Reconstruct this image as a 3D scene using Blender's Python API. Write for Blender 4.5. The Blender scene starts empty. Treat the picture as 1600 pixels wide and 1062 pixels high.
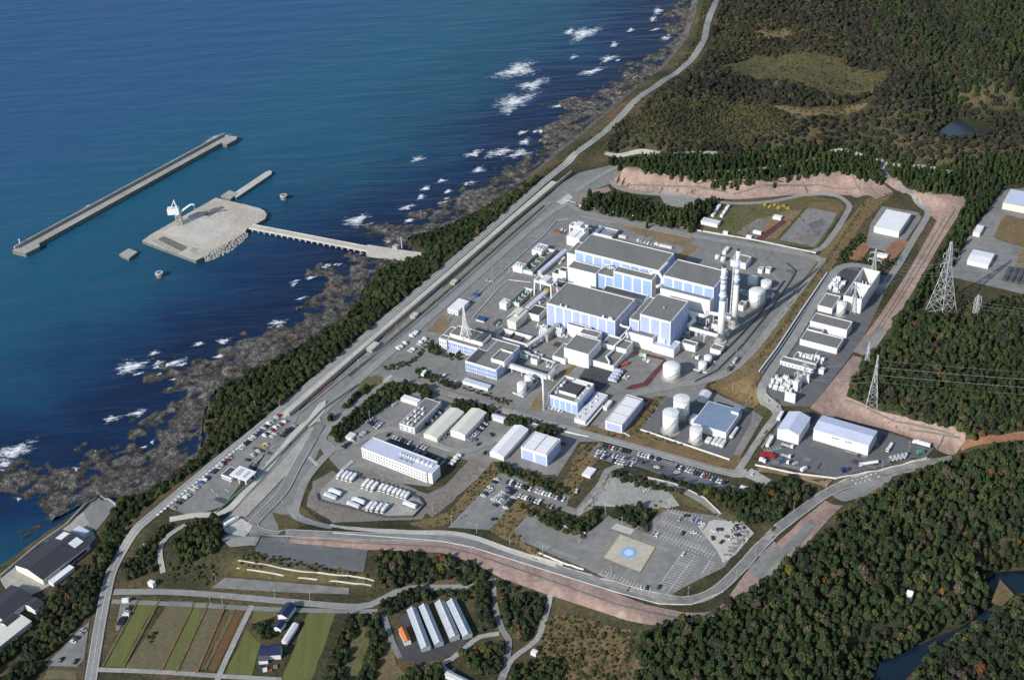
import bpy, bmesh, math, random
import numpy as np
from mathutils import Vector, Matrix
from mathutils.geometry import delaunay_2d_cdt
random.seed(7)
rng = np.random.default_rng(11)
SC = bpy.context.scene
COL = SC.collection

# ------------------------------------------------------------------ camera
CAM_H, FPX, PITCH, ROLL = 700.0, 2187.15, math.radians(33.595), math.radians(2.7966)
_c, _s = math.cos(PITCH), math.sin(PITCH)
FWD = np.array([0, _c, -_s]); _r = np.array([1.0, 0, 0]); _d = np.cross(FWD, _r)
RIGHT = math.cos(ROLL) * _r + math.sin(ROLL) * _d
DOWN = -math.sin(ROLL) * _r + math.cos(ROLL) * _d
cd = bpy.data.cameras.new('camera'); cam = bpy.data.objects.new('camera', cd); COL.objects.link(cam)
cd.sensor_fit = 'HORIZONTAL'; cd.sensor_width = 36.0; cd.lens = 36.0 * FPX / 1600.0
cd.clip_start = 5.0; cd.clip_end = 40000.0
cam.matrix_world = Matrix(((RIGHT[0], -DOWN[0], -FWD[0], 0), (RIGHT[1], -DOWN[1], -FWD[1], 0),
                           (RIGHT[2], -DOWN[2], -FWD[2], CAM_H), (0, 0, 0, 1)))
SC.camera = cam
# ------------------------------------------------------------------ daylight
SUN_EL, SUN_AZ = math.radians(30.5), math.radians(42.5)      # shadows fall towards +x +y
to_sun = Vector((-math.cos(SUN_AZ) * math.cos(SUN_EL), -math.sin(SUN_AZ) * math.cos(SUN_EL), math.sin(SUN_EL)))
sd = bpy.data.lights.new('sun', 'SUN'); sd.energy = 4.35; sd.angle = math.radians(0.55); sd.color = (1.0, 0.95, 0.87)
so = bpy.data.objects.new('sun', sd); COL.objects.link(so); so.location = (-600, 200, 900)
so.rotation_euler = to_sun.to_track_quat('Z', 'Y').to_euler()
wd = bpy.data.worlds.new('World'); SC.world = wd; wd.use_nodes = True
nt = wd.node_tree; nt.nodes.clear()
wo = nt.nodes.new('ShaderNodeOutputWorld'); wb = nt.nodes.new('ShaderNodeBackground'); sk = nt.nodes.new('ShaderNodeTexSky')
sk.sky_type = 'NISHITA'; sk.sun_disc = False; sk.sun_elevation = SUN_EL
sk.sun_rotation = math.atan2(to_sun.x, to_sun.y); sk.altitude = 0; sk.air_density = 1.0; sk.dust_density = 0.6
wb.inputs['Strength'].default_value = 0.14
nt.links.new(sk.outputs[0], wb.inputs[0]); nt.links.new(wb.outputs[0], wo.inputs[0])
SC.view_settings.view_transform = 'Standard'; SC.view_settings.look = 'None'
SC.view_settings.gamma = 1.0; SC.view_settings.exposure = 0.13; SC.view_settings.use_curve_mapping = False
SC.cycles.max_bounces = 4; SC.cycles.diffuse_bounces = 2; SC.cycles.glossy_bounces = 2
SC.cycles.transparent_max_bounces = 8; SC.cycles.use_adaptive_sampling = True; SC.cycles.adaptive_threshold = 0.01
SC.cycles.use_denoising = True; SC.cycles.denoiser = 'OPENIMAGEDENOISE'; SC.cycles.denoising_input_passes = 'RGB_ALBEDO_NORMAL'; SC.cycles.denoising_prefilter = 'ACCURATE'

# ------------------------------------------------------------------ survey helpers
SEA = -11.0
YA = math.radians(-31.3)                      # the plant's building grid
AX = np.array([math.cos(YA), math.sin(YA), 0.0]); BX = np.array([-math.sin(YA), math.cos(YA), 0.0])
def G(px, py, z=0.0):
    """plan position at level z of a point surveyed in the photograph"""
    d = RIGHT * ((px - 800) / FPX) + DOWN * ((py - 531) / FPX) + FWD
    t = (z - CAM_H) / d[2]
    return np.array([d[0] * t, d[1] * t, z])
def proj(p):
    q = np.array(p, float) - [0, 0, CAM_H]
    w = q @ FWD
    return 800 + FPX * (q @ RIGHT) / w, 531 + FPX * (q @ DOWN) / w

# plateaus and control lines of the terrain: (level, closed, points)
PLAT = [
 (0, 1, [(352,832),(300,812),(232,812),(262,790),(470,612),(640,466),(800,330),(872,268),(905,258),(955,256),(975,268),(955,287),(985,300),(1080,310),(1150,313),(1235,308),(1325,312),(1322,340),(1285,395),(1230,470),(1190,530),(1130,590),(1090,600),(1180,640),(1195,650),(1140,745),(1060,722),(1000,700),(905,690),(870,745),(760,725),(700,790),(660,812),(520,815),(455,800),(430,836)]),
 (11, 1, [(1298,412),(1345,340),(1372,300),(1398,300),(1452,335),(1400,430),(1345,535),(1268,635),(1218,634),(1186,596),(1186,584)]),
 (11, 1, [(1216,652),(1262,642),(1372,668),(1462,700),(1448,716),(1306,748),(1182,725)]),
 (24, 1, [(1478,430),(1530,330),(1565,296),(1640,290),(1640,480),(1500,480)]),
 (2, 1, [(770,750),(870,790),(893,803),(950,733),(935,728),(905,760),(770,722),(700,822),(765,828),(800,778)]),
 (5, 1, [(803,826),(826,802),(915,836),(955,812),(1005,822),(1042,796),(1118,808),(1172,830),(1130,888),(1040,935),(985,925),(915,890),(815,845)]),
 (8, 1, [(925,790),(955,745),(990,740),(1045,770),(1020,790),(960,785)]),
 (3, 1, [(352,838),(430,838),(450,830),(700,838),(740,848),(880,888),(960,912),(1040,935),(1100,920),(1160,870),(1180,835),(1200,838),(1130,925),(1080,950),(1000,945),(880,900),(740,862),(690,852),(450,846),(400,852)]),
 (8, 0, [(1205,830),(1280,770),(1330,755),(1490,715)]),
 (-5, 1, [(160,1062),(180,920),(340,925),(560,945),(540,1062)]),
 (1.5, 1, [(398,862),(412,838),(455,846),(575,857),(570,893),(420,876)]), (-5, 0, [(350,905),(450,912),(585,925)]),
 (-12.5, 0, [(-60,912),(0,872),(56,828),(100,800),(146,764)]),
 (-40, 0, [(-300,420),(0,160),(300,0),(600,-120),(900,-200)]), (-40, 0, [(-300,150),(100,-60),(600,-300)]),
 (-8, 1, [(-20,930),(20,880),(110,820),(150,778),(182,792),(140,860),(80,920),(60,960),(0,1040),(-60,1062)]),
 (-4, 1, [(600,1020),(640,930),(730,930),(745,1000),(640,1040)]),
 (-3, 1, [(840,960),(960,985),(980,1010),(960,1062),(820,1062)]),
 (16, 0, [(975,262),(1095,278),(1190,280),(1250,268),(1310,258),(1370,272),(1400,280)]),
 (20, 0, [(1430,298),(1512,310),(1480,400),(1440,470),(1400,520)]),
 (22, 0, [(1340,600),(1420,640),(1530,668)]),
 (28, 1, [(1420,560),(1480,510),(1640,500),(1640,650),(1530,640),(1430,610)]),
 (24, 0, [(1240,880),(1330,810),(1430,770),(1560,720),(1660,700)]),
 (20, 0, [(1010,1000),(1120,985),(1210,920)]),
 (30, 1, [(1180,1000),(1300,900),(1450,820),(1580,800),(1500,880),(1400,930),(1280,1000)]),
 (24, 1, [(1430,1062),(1540,985),(1640,950),(1640,1100),(1440,1100)]),
 (13, 1, [(1336,1100),(1350,1035),(1395,1015),(1440,1005),(1500,980),(1540,952),(1556,960),(1470,1014),(1432,1045),(1398,1100)]),
 (14, 1, [(1538,905),(1560,893),(1640,888),(1640,912),(1570,935)]),
 (40, 1, [(1466,205),(1500,185),(1530,196),(1558,202),(1530,210),(1490,212)]),
 (6, 0, [(905,240),(985,180),(1075,95),(1103,55),(1118,0),(1135,-60)]),
 (26, 0, [(1010,200),(1100,130),(1180,60),(1200,0)]),
 (40, 0, [(1250,190),(1300,110),(1300,20)]), (60, 0, [(1420,150),(1450,60),(1440,-40)]), (75, 0, [(1560,120),(1580,10),(1600,-80)]),
 (-9.3, 0, [(1060,-40),(1062,20),(1040,70),(1000,118),(950,150),(900,190),(870,215),(830,250),(770,300),(715,340),(650,365),(615,400),(565,425),(540,465),(520,500),(450,540),(380,568),(330,595),(300,640),(298,690),(255,740),(190,770),(130,780)]),
 (-10.6, 0, [(1045,-40),(1036,30),(1010,90),(960,120),(915,140),(880,170),(838,212),(800,255),(745,295),(700,330),(640,345),(600,352),(575,395),(500,425),(470,440),(500,470),(450,500),(380,520),(330,548),(285,570),(250,590),(235,640),(195,655),(215,700),(130,712),(60,735),(-10,740)]),
 (-10.3, 0, [(60,800),(20,775),(-30,770)]),
 (-15, 0, [(-40,880),(10,860),(40,830)]), 
 (-17, 0, [(1020,-60),(1000,30),(930,90),(860,110),(790,160),(740,220),(660,300),(590,325),(540,340),(480,390),(400,430),(420,500),(330,520),(250,540),(200,560),(190,600),(150,640),(60,680),(-40,700)]),
 (-28, 0, [(1000,-120),(700,100),(450,300),(300,420),(100,560),(-60,640)]),
]
def _seg_d2(X, Y, a, b):
    ax, ay, bx, by = a[0], a[1], b[0], b[1]
    dx, dy = bx - ax, by - ay; L = dx * dx + dy * dy + 1e-9
    t = np.clip(((X - ax) * dx + (Y - ay) * dy) / L, 0, 1)
    return (X - ax - t * dx) ** 2 + (Y - ay - t * dy) ** 2
def inside(X, Y, poly):
    r = np.zeros(np.shape(X), bool); n = len(poly)
    for i in range(n):
        x1, y1 = poly[i][0], poly[i][1]; x2, y2 = poly[i - 1][0], poly[i - 1][1]
        if y1 == y2: continue
        c = ((y1 > Y) != (y2 > Y)) & (X < (x2 - x1) * (Y - y1) / (y2 - y1) + x1)
        r ^= c
    return r
PW = [(z, cl, [G(x, y, z) for x, y in pts]) for z, cl, pts in PLAT]
def raw_height(X, Y):
    num = np.zeros(X.shape); den = np.zeros(X.shape)
    flat = np.full(X.shape, np.nan)
    for z, cl, pts in PW:
        n = len(pts); d2 = np.full(X.shape, 1e12)
        for i in range(n if cl else n - 1):
            d2 = np.minimum(d2, _seg_d2(X, Y, pts[i], pts[(i + 1) % n]))
        w = 1.0 / (d2 + 0.5) ** 1.4
        if cl:
            ins = inside(X, Y, pts); flat[ins] = z
        num += w * z; den += w
    # far away: sea to the left of the coast line, hills to the right
    c0 = G(1040, 40, SEA); coast = (X - c0[0]) * BX[1] * 1.0 - (Y - c0[1]) * (BX[0] + 0.03)
    w = 1e-7; num += w * np.where(coast > 0, 55.0, -32.0); den += w
    h = num / den
    return np.where(np.isnan(flat), h, flat)
GX0, GX1, GY0, GY1, GS = -1000.0, 1000.0, 560.0, 2400.0, 5.0
gx = np.arange(GX0, GX1 + 1, GS); gy = np.arange(GY0, GY1 + 1, GS)
XX, YY = np.meshgrid(gx, gy)
HG = raw_height(XX, YY)
def hgt(x, y):
    fx = min(max((x - GX0) / GS, 0), len(gx) - 1.001); fy = min(max((y - GY0) / GS, 0), len(gy) - 1.001)
    i, j = int(fx), int(fy); u, v = fx - i, fy - j
    return float((HG[j, i] * (1 - u) + HG[j, i + 1] * u) * (1 - v) + (HG[j + 1, i] * (1 - u) + HG[j + 1, i + 1] * u) * v)
def hgtv(X, Y):
    fx = np.clip((X - GX0) / GS, 0, len(gx) - 1.001); fy = np.clip((Y - GY0) / GS, 0, len(gy) - 1.001)
    i = fx.astype(int); j = fy.astype(int); u = fx - i; v = fy - j
    return (HG[j, i] * (1 - u) + HG[j, i + 1] * u) * (1 - v) + (HG[j + 1, i] * (1 - u) + HG[j + 1, i + 1] * u) * v
def W(px, py, lo=-99.0):
    """point of the terrain surveyed at this place of the photograph"""
    z = 0.0
    for _ in range(14):
        p = G(px, py, z); zn = max(hgt(p[0], p[1]), lo); z = z * 0.4 + zn * 0.6
    p = G(px, py, z); p[2] = max(hgt(p[0], p[1]), lo)
    return p

# ------------------------------------------------------------------ materials
MATS = {}
def node_mat(name):
    m = bpy.data.materials.new(name); m.use_nodes = True; MATS[name] = m
    b = m.node_tree.nodes['Principled BSDF']
    return m, m.node_tree, b
def mat(name, col, rough=0.75, var=0.12, scale=0.15, spec=0.3, metal=0.0, col2=None, detail=4.0, scale2=None, stretch=None):
    """plain surface with irregular tone: two noises mixed over the base colour"""
    m, t, b = node_mat(name)
    b.inputs['Roughness'].default_value = rough; b.inputs['Metallic'].default_value = metal
    b.inputs['Specular IOR Level'].default_value = spec
    geo = t.nodes.new('ShaderNodeNewGeometry'); n1 = t.nodes.new('ShaderNodeTexNoise')
    n1.inputs['Scale'].default_value = scale; n1.inputs['Detail'].default_value = detail; n1.inputs['Roughness'].default_value = 0.65
    src = geo.outputs['Position']
    if stretch:
        mp = t.nodes.new('ShaderNodeMapping'); mp.inputs['Scale'].default_value = stretch; mp.inputs['Rotation'].default_value = (0, 0, -YA)
        t.links.new(src, mp.inputs['Vector']); src = mp.outputs[0]
    t.links.new(src, n1.inputs['Vector'])
    rp = t.nodes.new('ShaderNodeValToRGB'); e = rp.color_ramp.elements
    e[0].position = 0.3; e[1].position = 0.7
    c2 = col2 or [c * (1 + var) for c in col]
    e[0].color = (*[c * (1 - var) for c in col], 1) if not col2 else (*col, 1); e[1].color = (*c2, 1)
    t.links.new(n1.outputs['Fac'], rp.inputs['Fac'])
    n2 = t.nodes.new('ShaderNodeTexNoise'); n2.inputs['Scale'].default_value = scale2 or scale * 7; n2.inputs['Detail'].default_value = 5
    t.links.new(geo.outputs['Position'], n2.inputs['Vector'])
    mr = t.nodes.new('ShaderNodeMapRange'); mr.inputs[1].default_value = 0.3; mr.inputs[2].default_value = 0.7
    mr.inputs[3].default_value = 1 - var; mr.inputs[4].default_value = 1 + var
    t.links.new(n2.outputs['Fac'], mr.inputs[0])
    mx = t.nodes.new('ShaderNodeMix'); mx.data_type = 'RGBA'; mx.blend_type = 'MULTIPLY'; mx.inputs[0].default_value = 1.0
    t.links.new(rp.outputs[0], mx.inputs[6]); t.links.new(mr.outputs[0], mx.inputs[7])
    t.links.new(mx.outputs[2], b.inputs['Base Color'])
    return m
M = MATS
mat('white', (0.69, 0.69, 0.68), 0.55, 0.07, 0.45, stretch=(1, 1, 0.12), scale2=0.9); mat('cream', (0.62, 0.6, 0.53), 0.6, 0.06); mat('offwhite', (0.62, 0.63, 0.64), 0.6, 0.08)
mat('panel_blue', (0.29, 0.41, 0.66), 0.5, 0.09, 0.9, stretch=(1, 1, 0.06)); mat('panel_lilac', (0.36, 0.43, 0.68), 0.5, 0.1, 0.9, stretch=(1, 1, 0.06))
mat('roof_grey', (0.175, 0.177, 0.168), 0.85, 0.1, 0.05, stretch=(1, 0.15, 1)); mat('roof_dark', (0.07, 0.072, 0.075), 0.8, 0.14, 0.08)
mat('roof_blue', (0.19, 0.25, 0.36), 0.5, 0.08, 0.08); mat('roof_pale', (0.5, 0.54, 0.66), 0.45, 0.06, 0.06); mat('roof_white', (0.74, 0.74, 0.75), 0.5, 0.05)
mat('roof_tile', (0.045, 0.045, 0.055), 0.6, 0.15, 0.3); mat('roof_orange', (0.5, 0.16, 0.05), 0.7, 0.1, 0.3); mat('navy', (0.02, 0.026, 0.075), 0.4, 0.15, 0.3)
mat('glass_dark', (0.03, 0.04, 0.06), 0.15, 0.1, spec=0.6); mat('window_blue', (0.10, 0.13, 0.24), 0.2, 0.1, spec=0.6)
mat('concrete', (0.33, 0.32, 0.29), 0.85, 0.14, 0.05); mat('concrete_pale', (0.47, 0.45, 0.40), 0.85, 0.12, 0.06); mat('concrete_dark', (0.15, 0.145, 0.135), 0.9, 0.2, 0.08)
mat('wharf_top', (0.38, 0.345, 0.29), 0.85, 0.16, 0.035, col2=(0.5, 0.45, 0.38))
mat('asphalt', (0.17, 0.17, 0.162), 0.9, 0.15, 0.025, col2=(0.24, 0.235, 0.222)); mat('asphalt_dark', (0.065, 0.066, 0.07), 0.9, 0.15, 0.03)
mat('asphalt_pale', (0.25, 0.248, 0.235), 0.9, 0.12, 0.03); mat('asphalt_blue', (0.125, 0.128, 0.132), 0.9, 0.1, 0.03)
mat('gravel', (0.3, 0.295, 0.27), 0.95, 0.16, 0.05); mat('gravel_brown', (0.17, 0.145, 0.12), 0.95, 0.2, 0.05, col2=(0.21, 0.2, 0.185))
mat('line_white', (0.62, 0.62, 0.6), 0.7, 0.2, 0.4); mat('line_blue', (0.36, 0.46, 0.6), 0.6, 0.15, 0.3)
mat('shotcrete', (0.24, 0.165, 0.14), 0.95, 0.2, 0.05, col2=(0.36, 0.26, 0.22), scale2=0.3, stretch=(1.6, 0.5, 1))
mat('red_floor', (0.12, 0.04, 0.038), 0.9, 0.25, 0.1); mat('earth_red', (0.25, 0.13, 0.078), 0.95, 0.2, 0.06); mat('earth', (0.21, 0.15, 0.09), 0.95, 0.2, 0.06)
mat('grass_dry', (0.205, 0.132, 0.066), 0.95, 0.3, 0.09, col2=(0.11, 0.095, 0.045), scale2=0.5); mat('grass_green', (0.085, 0.092, 0.034), 0.95, 0.24, 0.05, col2=(0.14, 0.118, 0.058))
mat('field_green', (0.1, 0.11, 0.034), 0.95, 0.18, 0.12, col2=(0.135, 0.14, 0.045), stretch=(2.5, 0.15, 1)); mat('field_brown', (0.15, 0.115, 0.075), 0.95, 0.2, 0.07, col2=(0.105, 0.105, 0.05), stretch=(3, 0.3, 1))
mat('field_rust', (0.16, 0.07, 0.035), 0.95, 0.3, 0.2, col2=(0.10, 0.075, 0.03)); mat('scrub', (0.055, 0.062, 0.024), 0.95, 0.25, 0.05, col2=(0.12, 0.09, 0.04))
mat('steel', (0.42, 0.44, 0.46), 0.5, 0.1, 0.3); mat('steel_pale', (0.66, 0.68, 0.7), 0.5, 0.08, 0.3); mat('steel_dark', (0.08, 0.08, 0.085), 0.6, 0.15, 0.3)
mat('pump_green', (0.26, 0.44, 0.37), 0.5, 0.15, 0.3); mat('rust', (0.22, 0.09, 0.05), 0.8, 0.25, 0.3); mat('orange_red', (0.5, 0.09, 0.03), 0.6, 0.15, 0.4)
mat('fence_green', (0.10, 0.27, 0.2), 0.6, 0.12, 0.2); mat('tarp_blue', (0.03, 0.08, 0.22), 0.5, 0.15, 0.3); mat('yellow', (0.4, 0.28, 0.06), 0.6, 0.15, 0.4)
mat('pad_blue', (0.2, 0.4, 0.78), 0.6, 0.08, 0.3); mat('pad_cream', (0.45, 0.41, 0.33), 0.85, 0.12, 0.05); mat('stack_blue', (0.46, 0.59, 0.77), 0.5, 0.06, 0.3)
mat('greenhouse', (0.34, 0.38, 0.42), 0.3, 0.14, 0.25, spec=0.6); mat('bark', (0.06, 0.045, 0.032), 0.9, 0.2, 0.5); mat('rubber', (0.02, 0.02, 0.02), 0.8, 0.1)
mat('pond_water', (0.008, 0.018, 0.03), 0.12, 0.1, 0.02, spec=0.5); mat('pond_pale', (0.028, 0.042, 0.048), 0.15, 0.1, 0.02, spec=0.5)
for nm, c in dict(white=(0.72, 0.72, 0.71), silver=(0.38, 0.39, 0.4), black=(0.018, 0.018, 0.02), grey=(0.12, 0.125, 0.13), navy=(0.02, 0.035, 0.12), red=(0.32, 0.02, 0.025),
                  blue=(0.04, 0.12, 0.38), green=(0.05, 0.3, 0.1), yellow=(0.55, 0.38, 0.03)).items():
    mat('car_' + nm, c, 0.35, 0.04, 0.3, spec=0.5)

# ------------------------------------------------------------------ object helpers
def tag(o, label=None, cat=None, group=None, kind=None):
    if label: o['label'] = label
    if cat: o['category'] = cat
    if group: o['group'] = group
    if kind: o['kind'] = kind
    return o
def empty(name, loc, rz=0.0):
    o = bpy.data.objects.new(name, None); COL.objects.link(o); o.location = [float(v) for v in loc]; o.rotation_euler = (0, 0, rz)
    o.empty_display_size = 1.0
    return o
def link(name, me, parent=None, loc=None, rz=0.0):
    o = bpy.data.objects.new(name, me); COL.objects.link(o)
    if parent: o.parent = parent
    if loc is not None: o.location = [float(v) for v in loc]
    if rz: o.rotation_euler = (0, 0, rz)
    return o
class MB:
    """collects boxes, tubes and polygons into one mesh"""
    def __init__(s): s.v = []; s.f = []; s.m = []
    def poly(s, pts, mi=0):
        n = len(s.v); s.v += [tuple(float(c) for c in p) for p in pts]; s.f.append(tuple(range(n, n + len(pts)))); s.m.append(mi)
    def hexa(s, b, t, mi=0):
        n = len(s.v); k = len(b); s.v += [tuple(map(float, p)) for p in b] + [tuple(map(float, p)) for p in t]
        s.f.append(tuple(range(n + k - 1, n - 1, -1))); s.f.append(tuple(range(n + k, n + 2 * k)))
        for i in range(k): j = (i + 1) % k; s.f.append((n + i, n + j, n + k + j, n + k + i))
        s.m += [mi] * (k + 2)
    def box(s, x0, x1, y0, y1, z0, z1, mi=0):
        s.hexa([(x0, y0, z0), (x1, y0, z0), (x1, y1, z0), (x0, y1, z0)], [(x0, y0, z1), (x1, y0, z1), (x1, y1, z1), (x0, y1, z1)], mi)
    def bar(s, a, b, t, mi=0, t2=None):
        a = Vector([float(c) for c in a]); b = Vector([float(c) for c in b]); d = (b - a)
        if d.length < 1e-6: return
        d.normalize(); u = d.cross(Vector((0, 0, 1)) if abs(d.z) < 0.95 else Vector((1, 0, 0))).normalized(); w = d.cross(u)
        t2 = t if t2 is None else t2
        q = [u * t / 2 + w * t / 2, -u * t / 2 + w * t / 2, -u * t / 2 - w * t / 2, u * t / 2 - w * t / 2]
        s.hexa([a + k for k in q][::-1], [b + k * (t2 / t) for k in q][::-1], mi)
    def cyl(s, c, r0, r1, z0, z1, n=20, mi=0, cap=True):
        b = [(c[0] + r0 * math.cos(2 * math.pi * i / n), c[1] + r0 * math.sin(2 * math.pi * i / n), z0) for i in range(n)]
        t = [(c[0] + r1 * math.cos(2 * math.pi * i / n), c[1] + r1 * math.sin(2 * math.pi * i / n), z1) for i in range(n)]
        if cap: s.hexa(b, t, mi)
        else:
            k = len(s.v); s.v += b + t
            for i in range(n): j = (i + 1) % n; s.f.append((k + i, k + j, k + n + j, k + n + i)); s.m.append(mi)
    def tube(s, pts, r, n=8, mi=0):
        P = [Vector([float(c) for c in p]) for p in pts]; rings = []
        for i, p in enumerate(P):
            d = (P[min(i + 1, len(P) - 1)] - P[max(i - 1, 0)]).normalized()
            u = d.cross(Vector((0, 0, 1)) if abs(d.z) < 0.95 else Vector((1, 0, 0))).normalized(); w = d.cross(u)
            rings.append(len(s.v)); s.v += [tuple(p + (u * math.cos(2 * math.pi * k / n) + w * math.sin(2 * math.pi * k / n)) * r) for k in range(n)]
        for a, b in zip(rings, rings[1:]):
            for k in range(n): j = (k + 1) % n; s.f.append((a + k, a + j, b + j, b + k)); s.m.append(mi)
        s.f.append(tuple(rings[0] + k for k in range(n))[::-1]); s.f.append(tuple(rings[-1] + k for k in range(n))); s.m += [mi, mi]
    def dome(s, c, r, z0, hh, n=20, k=4, mi=0):
        rows = []
        for a in range(k):
            t = a / k * math.pi / 2; rows.append([(c[0] + r * math.cos(t) * math.cos(2 * math.pi * i / n), c[1] + r * math.cos(t) * math.sin(2 * math.pi * i / n), z0 + hh * math.sin(t)) for i in range(n)])
        base = len(s.v)
        for rw in rows: s.v += rw
        s.v.append((c[0], c[1], z0 + hh)); top = len(s.v) - 1
        for a in range(k - 1):
            for i in range(n): j = (i + 1) % n; s.f.append((base + a * n + i, base + a * n + j, base + (a + 1) * n + j, base + (a + 1) * n + i)); s.m.append(mi)
        for i in range(n): s.f.append((base + (k - 1) * n + i, base + (k - 1) * n + (i + 1) % n, top)); s.m.append(mi)
    def mesh(s, name, mats):
        me = bpy.data.meshes.new(name); me.from_pydata(s.v, [], s.f)
        for m_ in (mats if isinstance(mats, (list, tuple)) else [mats]): me.materials.append(M[m_] if isinstance(m_, str) else m_)
        if any(s.m): me.polygons.foreach_set('material_index', s.m)
        me.update(); return me
    def build(s, name, mats, parent=None, loc=None, rz=0.0): return link(name, s.mesh(name, mats), parent, loc, rz)
def smooth(o):
    o.data.polygons.foreach_set('use_smooth', [True] * len(o.data.polygons)); return o

def densify(pts, step, closed=True):
    out = []
    n = len(pts)
    for i in range(n if closed else n - 1):
        a, b = np.array(pts[i][:2], float), np.array(pts[(i + 1) % n][:2], float); k = max(1, int(np.linalg.norm(b - a) / step))
        out += [a + (b - a) * j / k for j in range(k)]
    if not closed: out.append(np.array(pts[-1][:2], float))
    return out
def crom(pts, step=6.0):
    """smooth line through the points (Catmull-Rom), resampled"""
    P = [np.array(p[:2], float) for p in pts]
    if len(P) < 3: return densify(P, step, False)
    P = [2 * P[0] - P[1]] + P + [2 * P[-1] - P[-2]]; out = []
    for i in range(1, len(P) - 2):
        p0, p1, p2, p3 = P[i - 1:i + 3]; k = max(2, int(np.linalg.norm(p2 - p1) / step))
        for j in range(k):
            t = j / k; out.append(0.5 * (2 * p1 + (p2 - p0) * t + (2 * p0 - 5 * p1 + 4 * p2 - p3) * t * t + (3 * p1 - p0 - 3 * p2 + p3) * t ** 3))
    out.append(P[-2]); return out
def px_poly(pts, lo=-99.0): return [W(x, y, lo)[:2] for x, y in pts]
def sheet_mesh(name, poly, dz, m, step=8.0, zfun=None, jag=0.0):
    """sheet of the given outline laid over the terrain"""
    b = densify(poly, step)
    if jag: b = [p + rng.normal(0, jag, 2) for p in b]
    x0, y0 = np.min(b, axis=0); x1, y1 = np.max(b, axis=0)
    X, Y = np.meshgrid(np.arange(x0 + step / 2, x1, step), np.arange(y0 + step / 2, y1, step)); X, Y = X.ravel(), Y.ravel()
    if len(X):
        k = inside(X, Y, b); X, Y = X[k], Y[k]
    vs = [Vector((float(p[0]), float(p[1]))) for p in b] + [Vector((float(x), float(y))) for x, y in zip(X, Y)]
    n = len(b); r = delaunay_2d_cdt(vs, [], [list(range(n))], 1, 1e-4)
    zf = zfun or hgt
    me = bpy.data.meshes.new(name); me.from_pydata([(v.x, v.y, zf(v.x, v.y) + dz) for v in r[0]], [], [tuple(f) for f in r[2]])
    me.update()
    if len(me.polygons) and me.polygons[0].normal.z < 0: me.flip_normals()
    me.materials.append(M[m]); return me
LAY = [0]
def sheet(name, pts, m, dz=0.1, step=8.0, kind='structure', parent=None, world=False, jag=0.0, lo=-99.0):
    LAY[0] += 1
    o = link(name, sheet_mesh(name, pts if world else px_poly(pts, lo), dz + 0.0009 * (LAY[0] % 57), m, step, jag=jag), parent)
    if kind and not parent: o['kind'] = kind
    return o
def ribbon_mesh(name, line, w, dz, m, flat=False, mesh_b=None, n=3):
    L = [np.array(p[:2], float) for p in line]; v = []; f = []
    for i, p in enumerate(L):
        d = L[min(i + 1, len(L) - 1)] - L[max(i - 1, 0)]; d = d / (np.linalg.norm(d) + 1e-9); nn = np.array([-d[1], d[0]])
        zc = hgt(*p)
        for k in range(n):
            q = p + nn * w * (k / (n - 1) - 0.5); z = max(hgt(*q), zc - 1.5) if not flat else zc
            v.append((q[0], q[1], z + dz))
    for i in range(len(L) - 1):
        for k in range(n - 1): a = i * n + k; f.append((a + 1, a, a + n, a + n + 1))
    me = bpy.data.meshes.new(name); me.from_pydata(v, [], f); me.materials.append(M[m]); me.update(); return me
NOTREE = []
def road(name, pts, w, m='asphalt', dz=0.22, curve=True, kind='structure', step=6.0, parent=None):
    P_ = [W(x, y) for x, y in pts]; L = crom(P_, step) if curve else densify(P_, step, False)
    NOTREE.append((np.array([p[:2] for p in L]), w / 2 + 0.8))
    LAY[0] += 1
    o = link(name, ribbon_mesh(name, L, w, dz + 0.2 + 0.0009 * (LAY[0] % 57), m), parent)
    if kind and not parent: o['kind'] = kind
    return o
def wall_run(name, pts, w, h, m, curve=False, dz=-0.3, world=False, step=6.0, parent=None):
    """wall or kerb of rectangular section along a line, following the ground"""
    P_ = pts if world else [W(x, y) for x, y in pts]; L = crom(P_, step) if curve else densify(P_, step, False)
    v = []; f = []
    for i, p in enumerate(L):
        d = L[min(i + 1, len(L) - 1)] - L[max(i - 1, 0)]; d = d / (np.linalg.norm(d) + 1e-9); nn = np.array([-d[1], d[0]]) * w / 2
        z = hgt(*p)
        v += [(p[0] + nn[0], p[1] + nn[1], z + dz), (p[0] - nn[0], p[1] - nn[1], z + dz), (p[0] - nn[0], p[1] - nn[1], z + h), (p[0] + nn[0], p[1] + nn[1], z + h)]
    for i in range(len(L) - 1):
        a = 4 * i; b = a + 4
        for k in range(4): j = (k + 1) % 4; f.append((a + j, a + k, b + k, b + j))
    e = 4 * (len(L) - 1); f += [(0, 1, 2, 3), (e + 3, e + 2, e + 1, e)]
    me = bpy.data.meshes.new(name); me.from_pydata(v, [], f); me.materials.append(M[m]); me.update()
    return link(name, me, parent)
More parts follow.
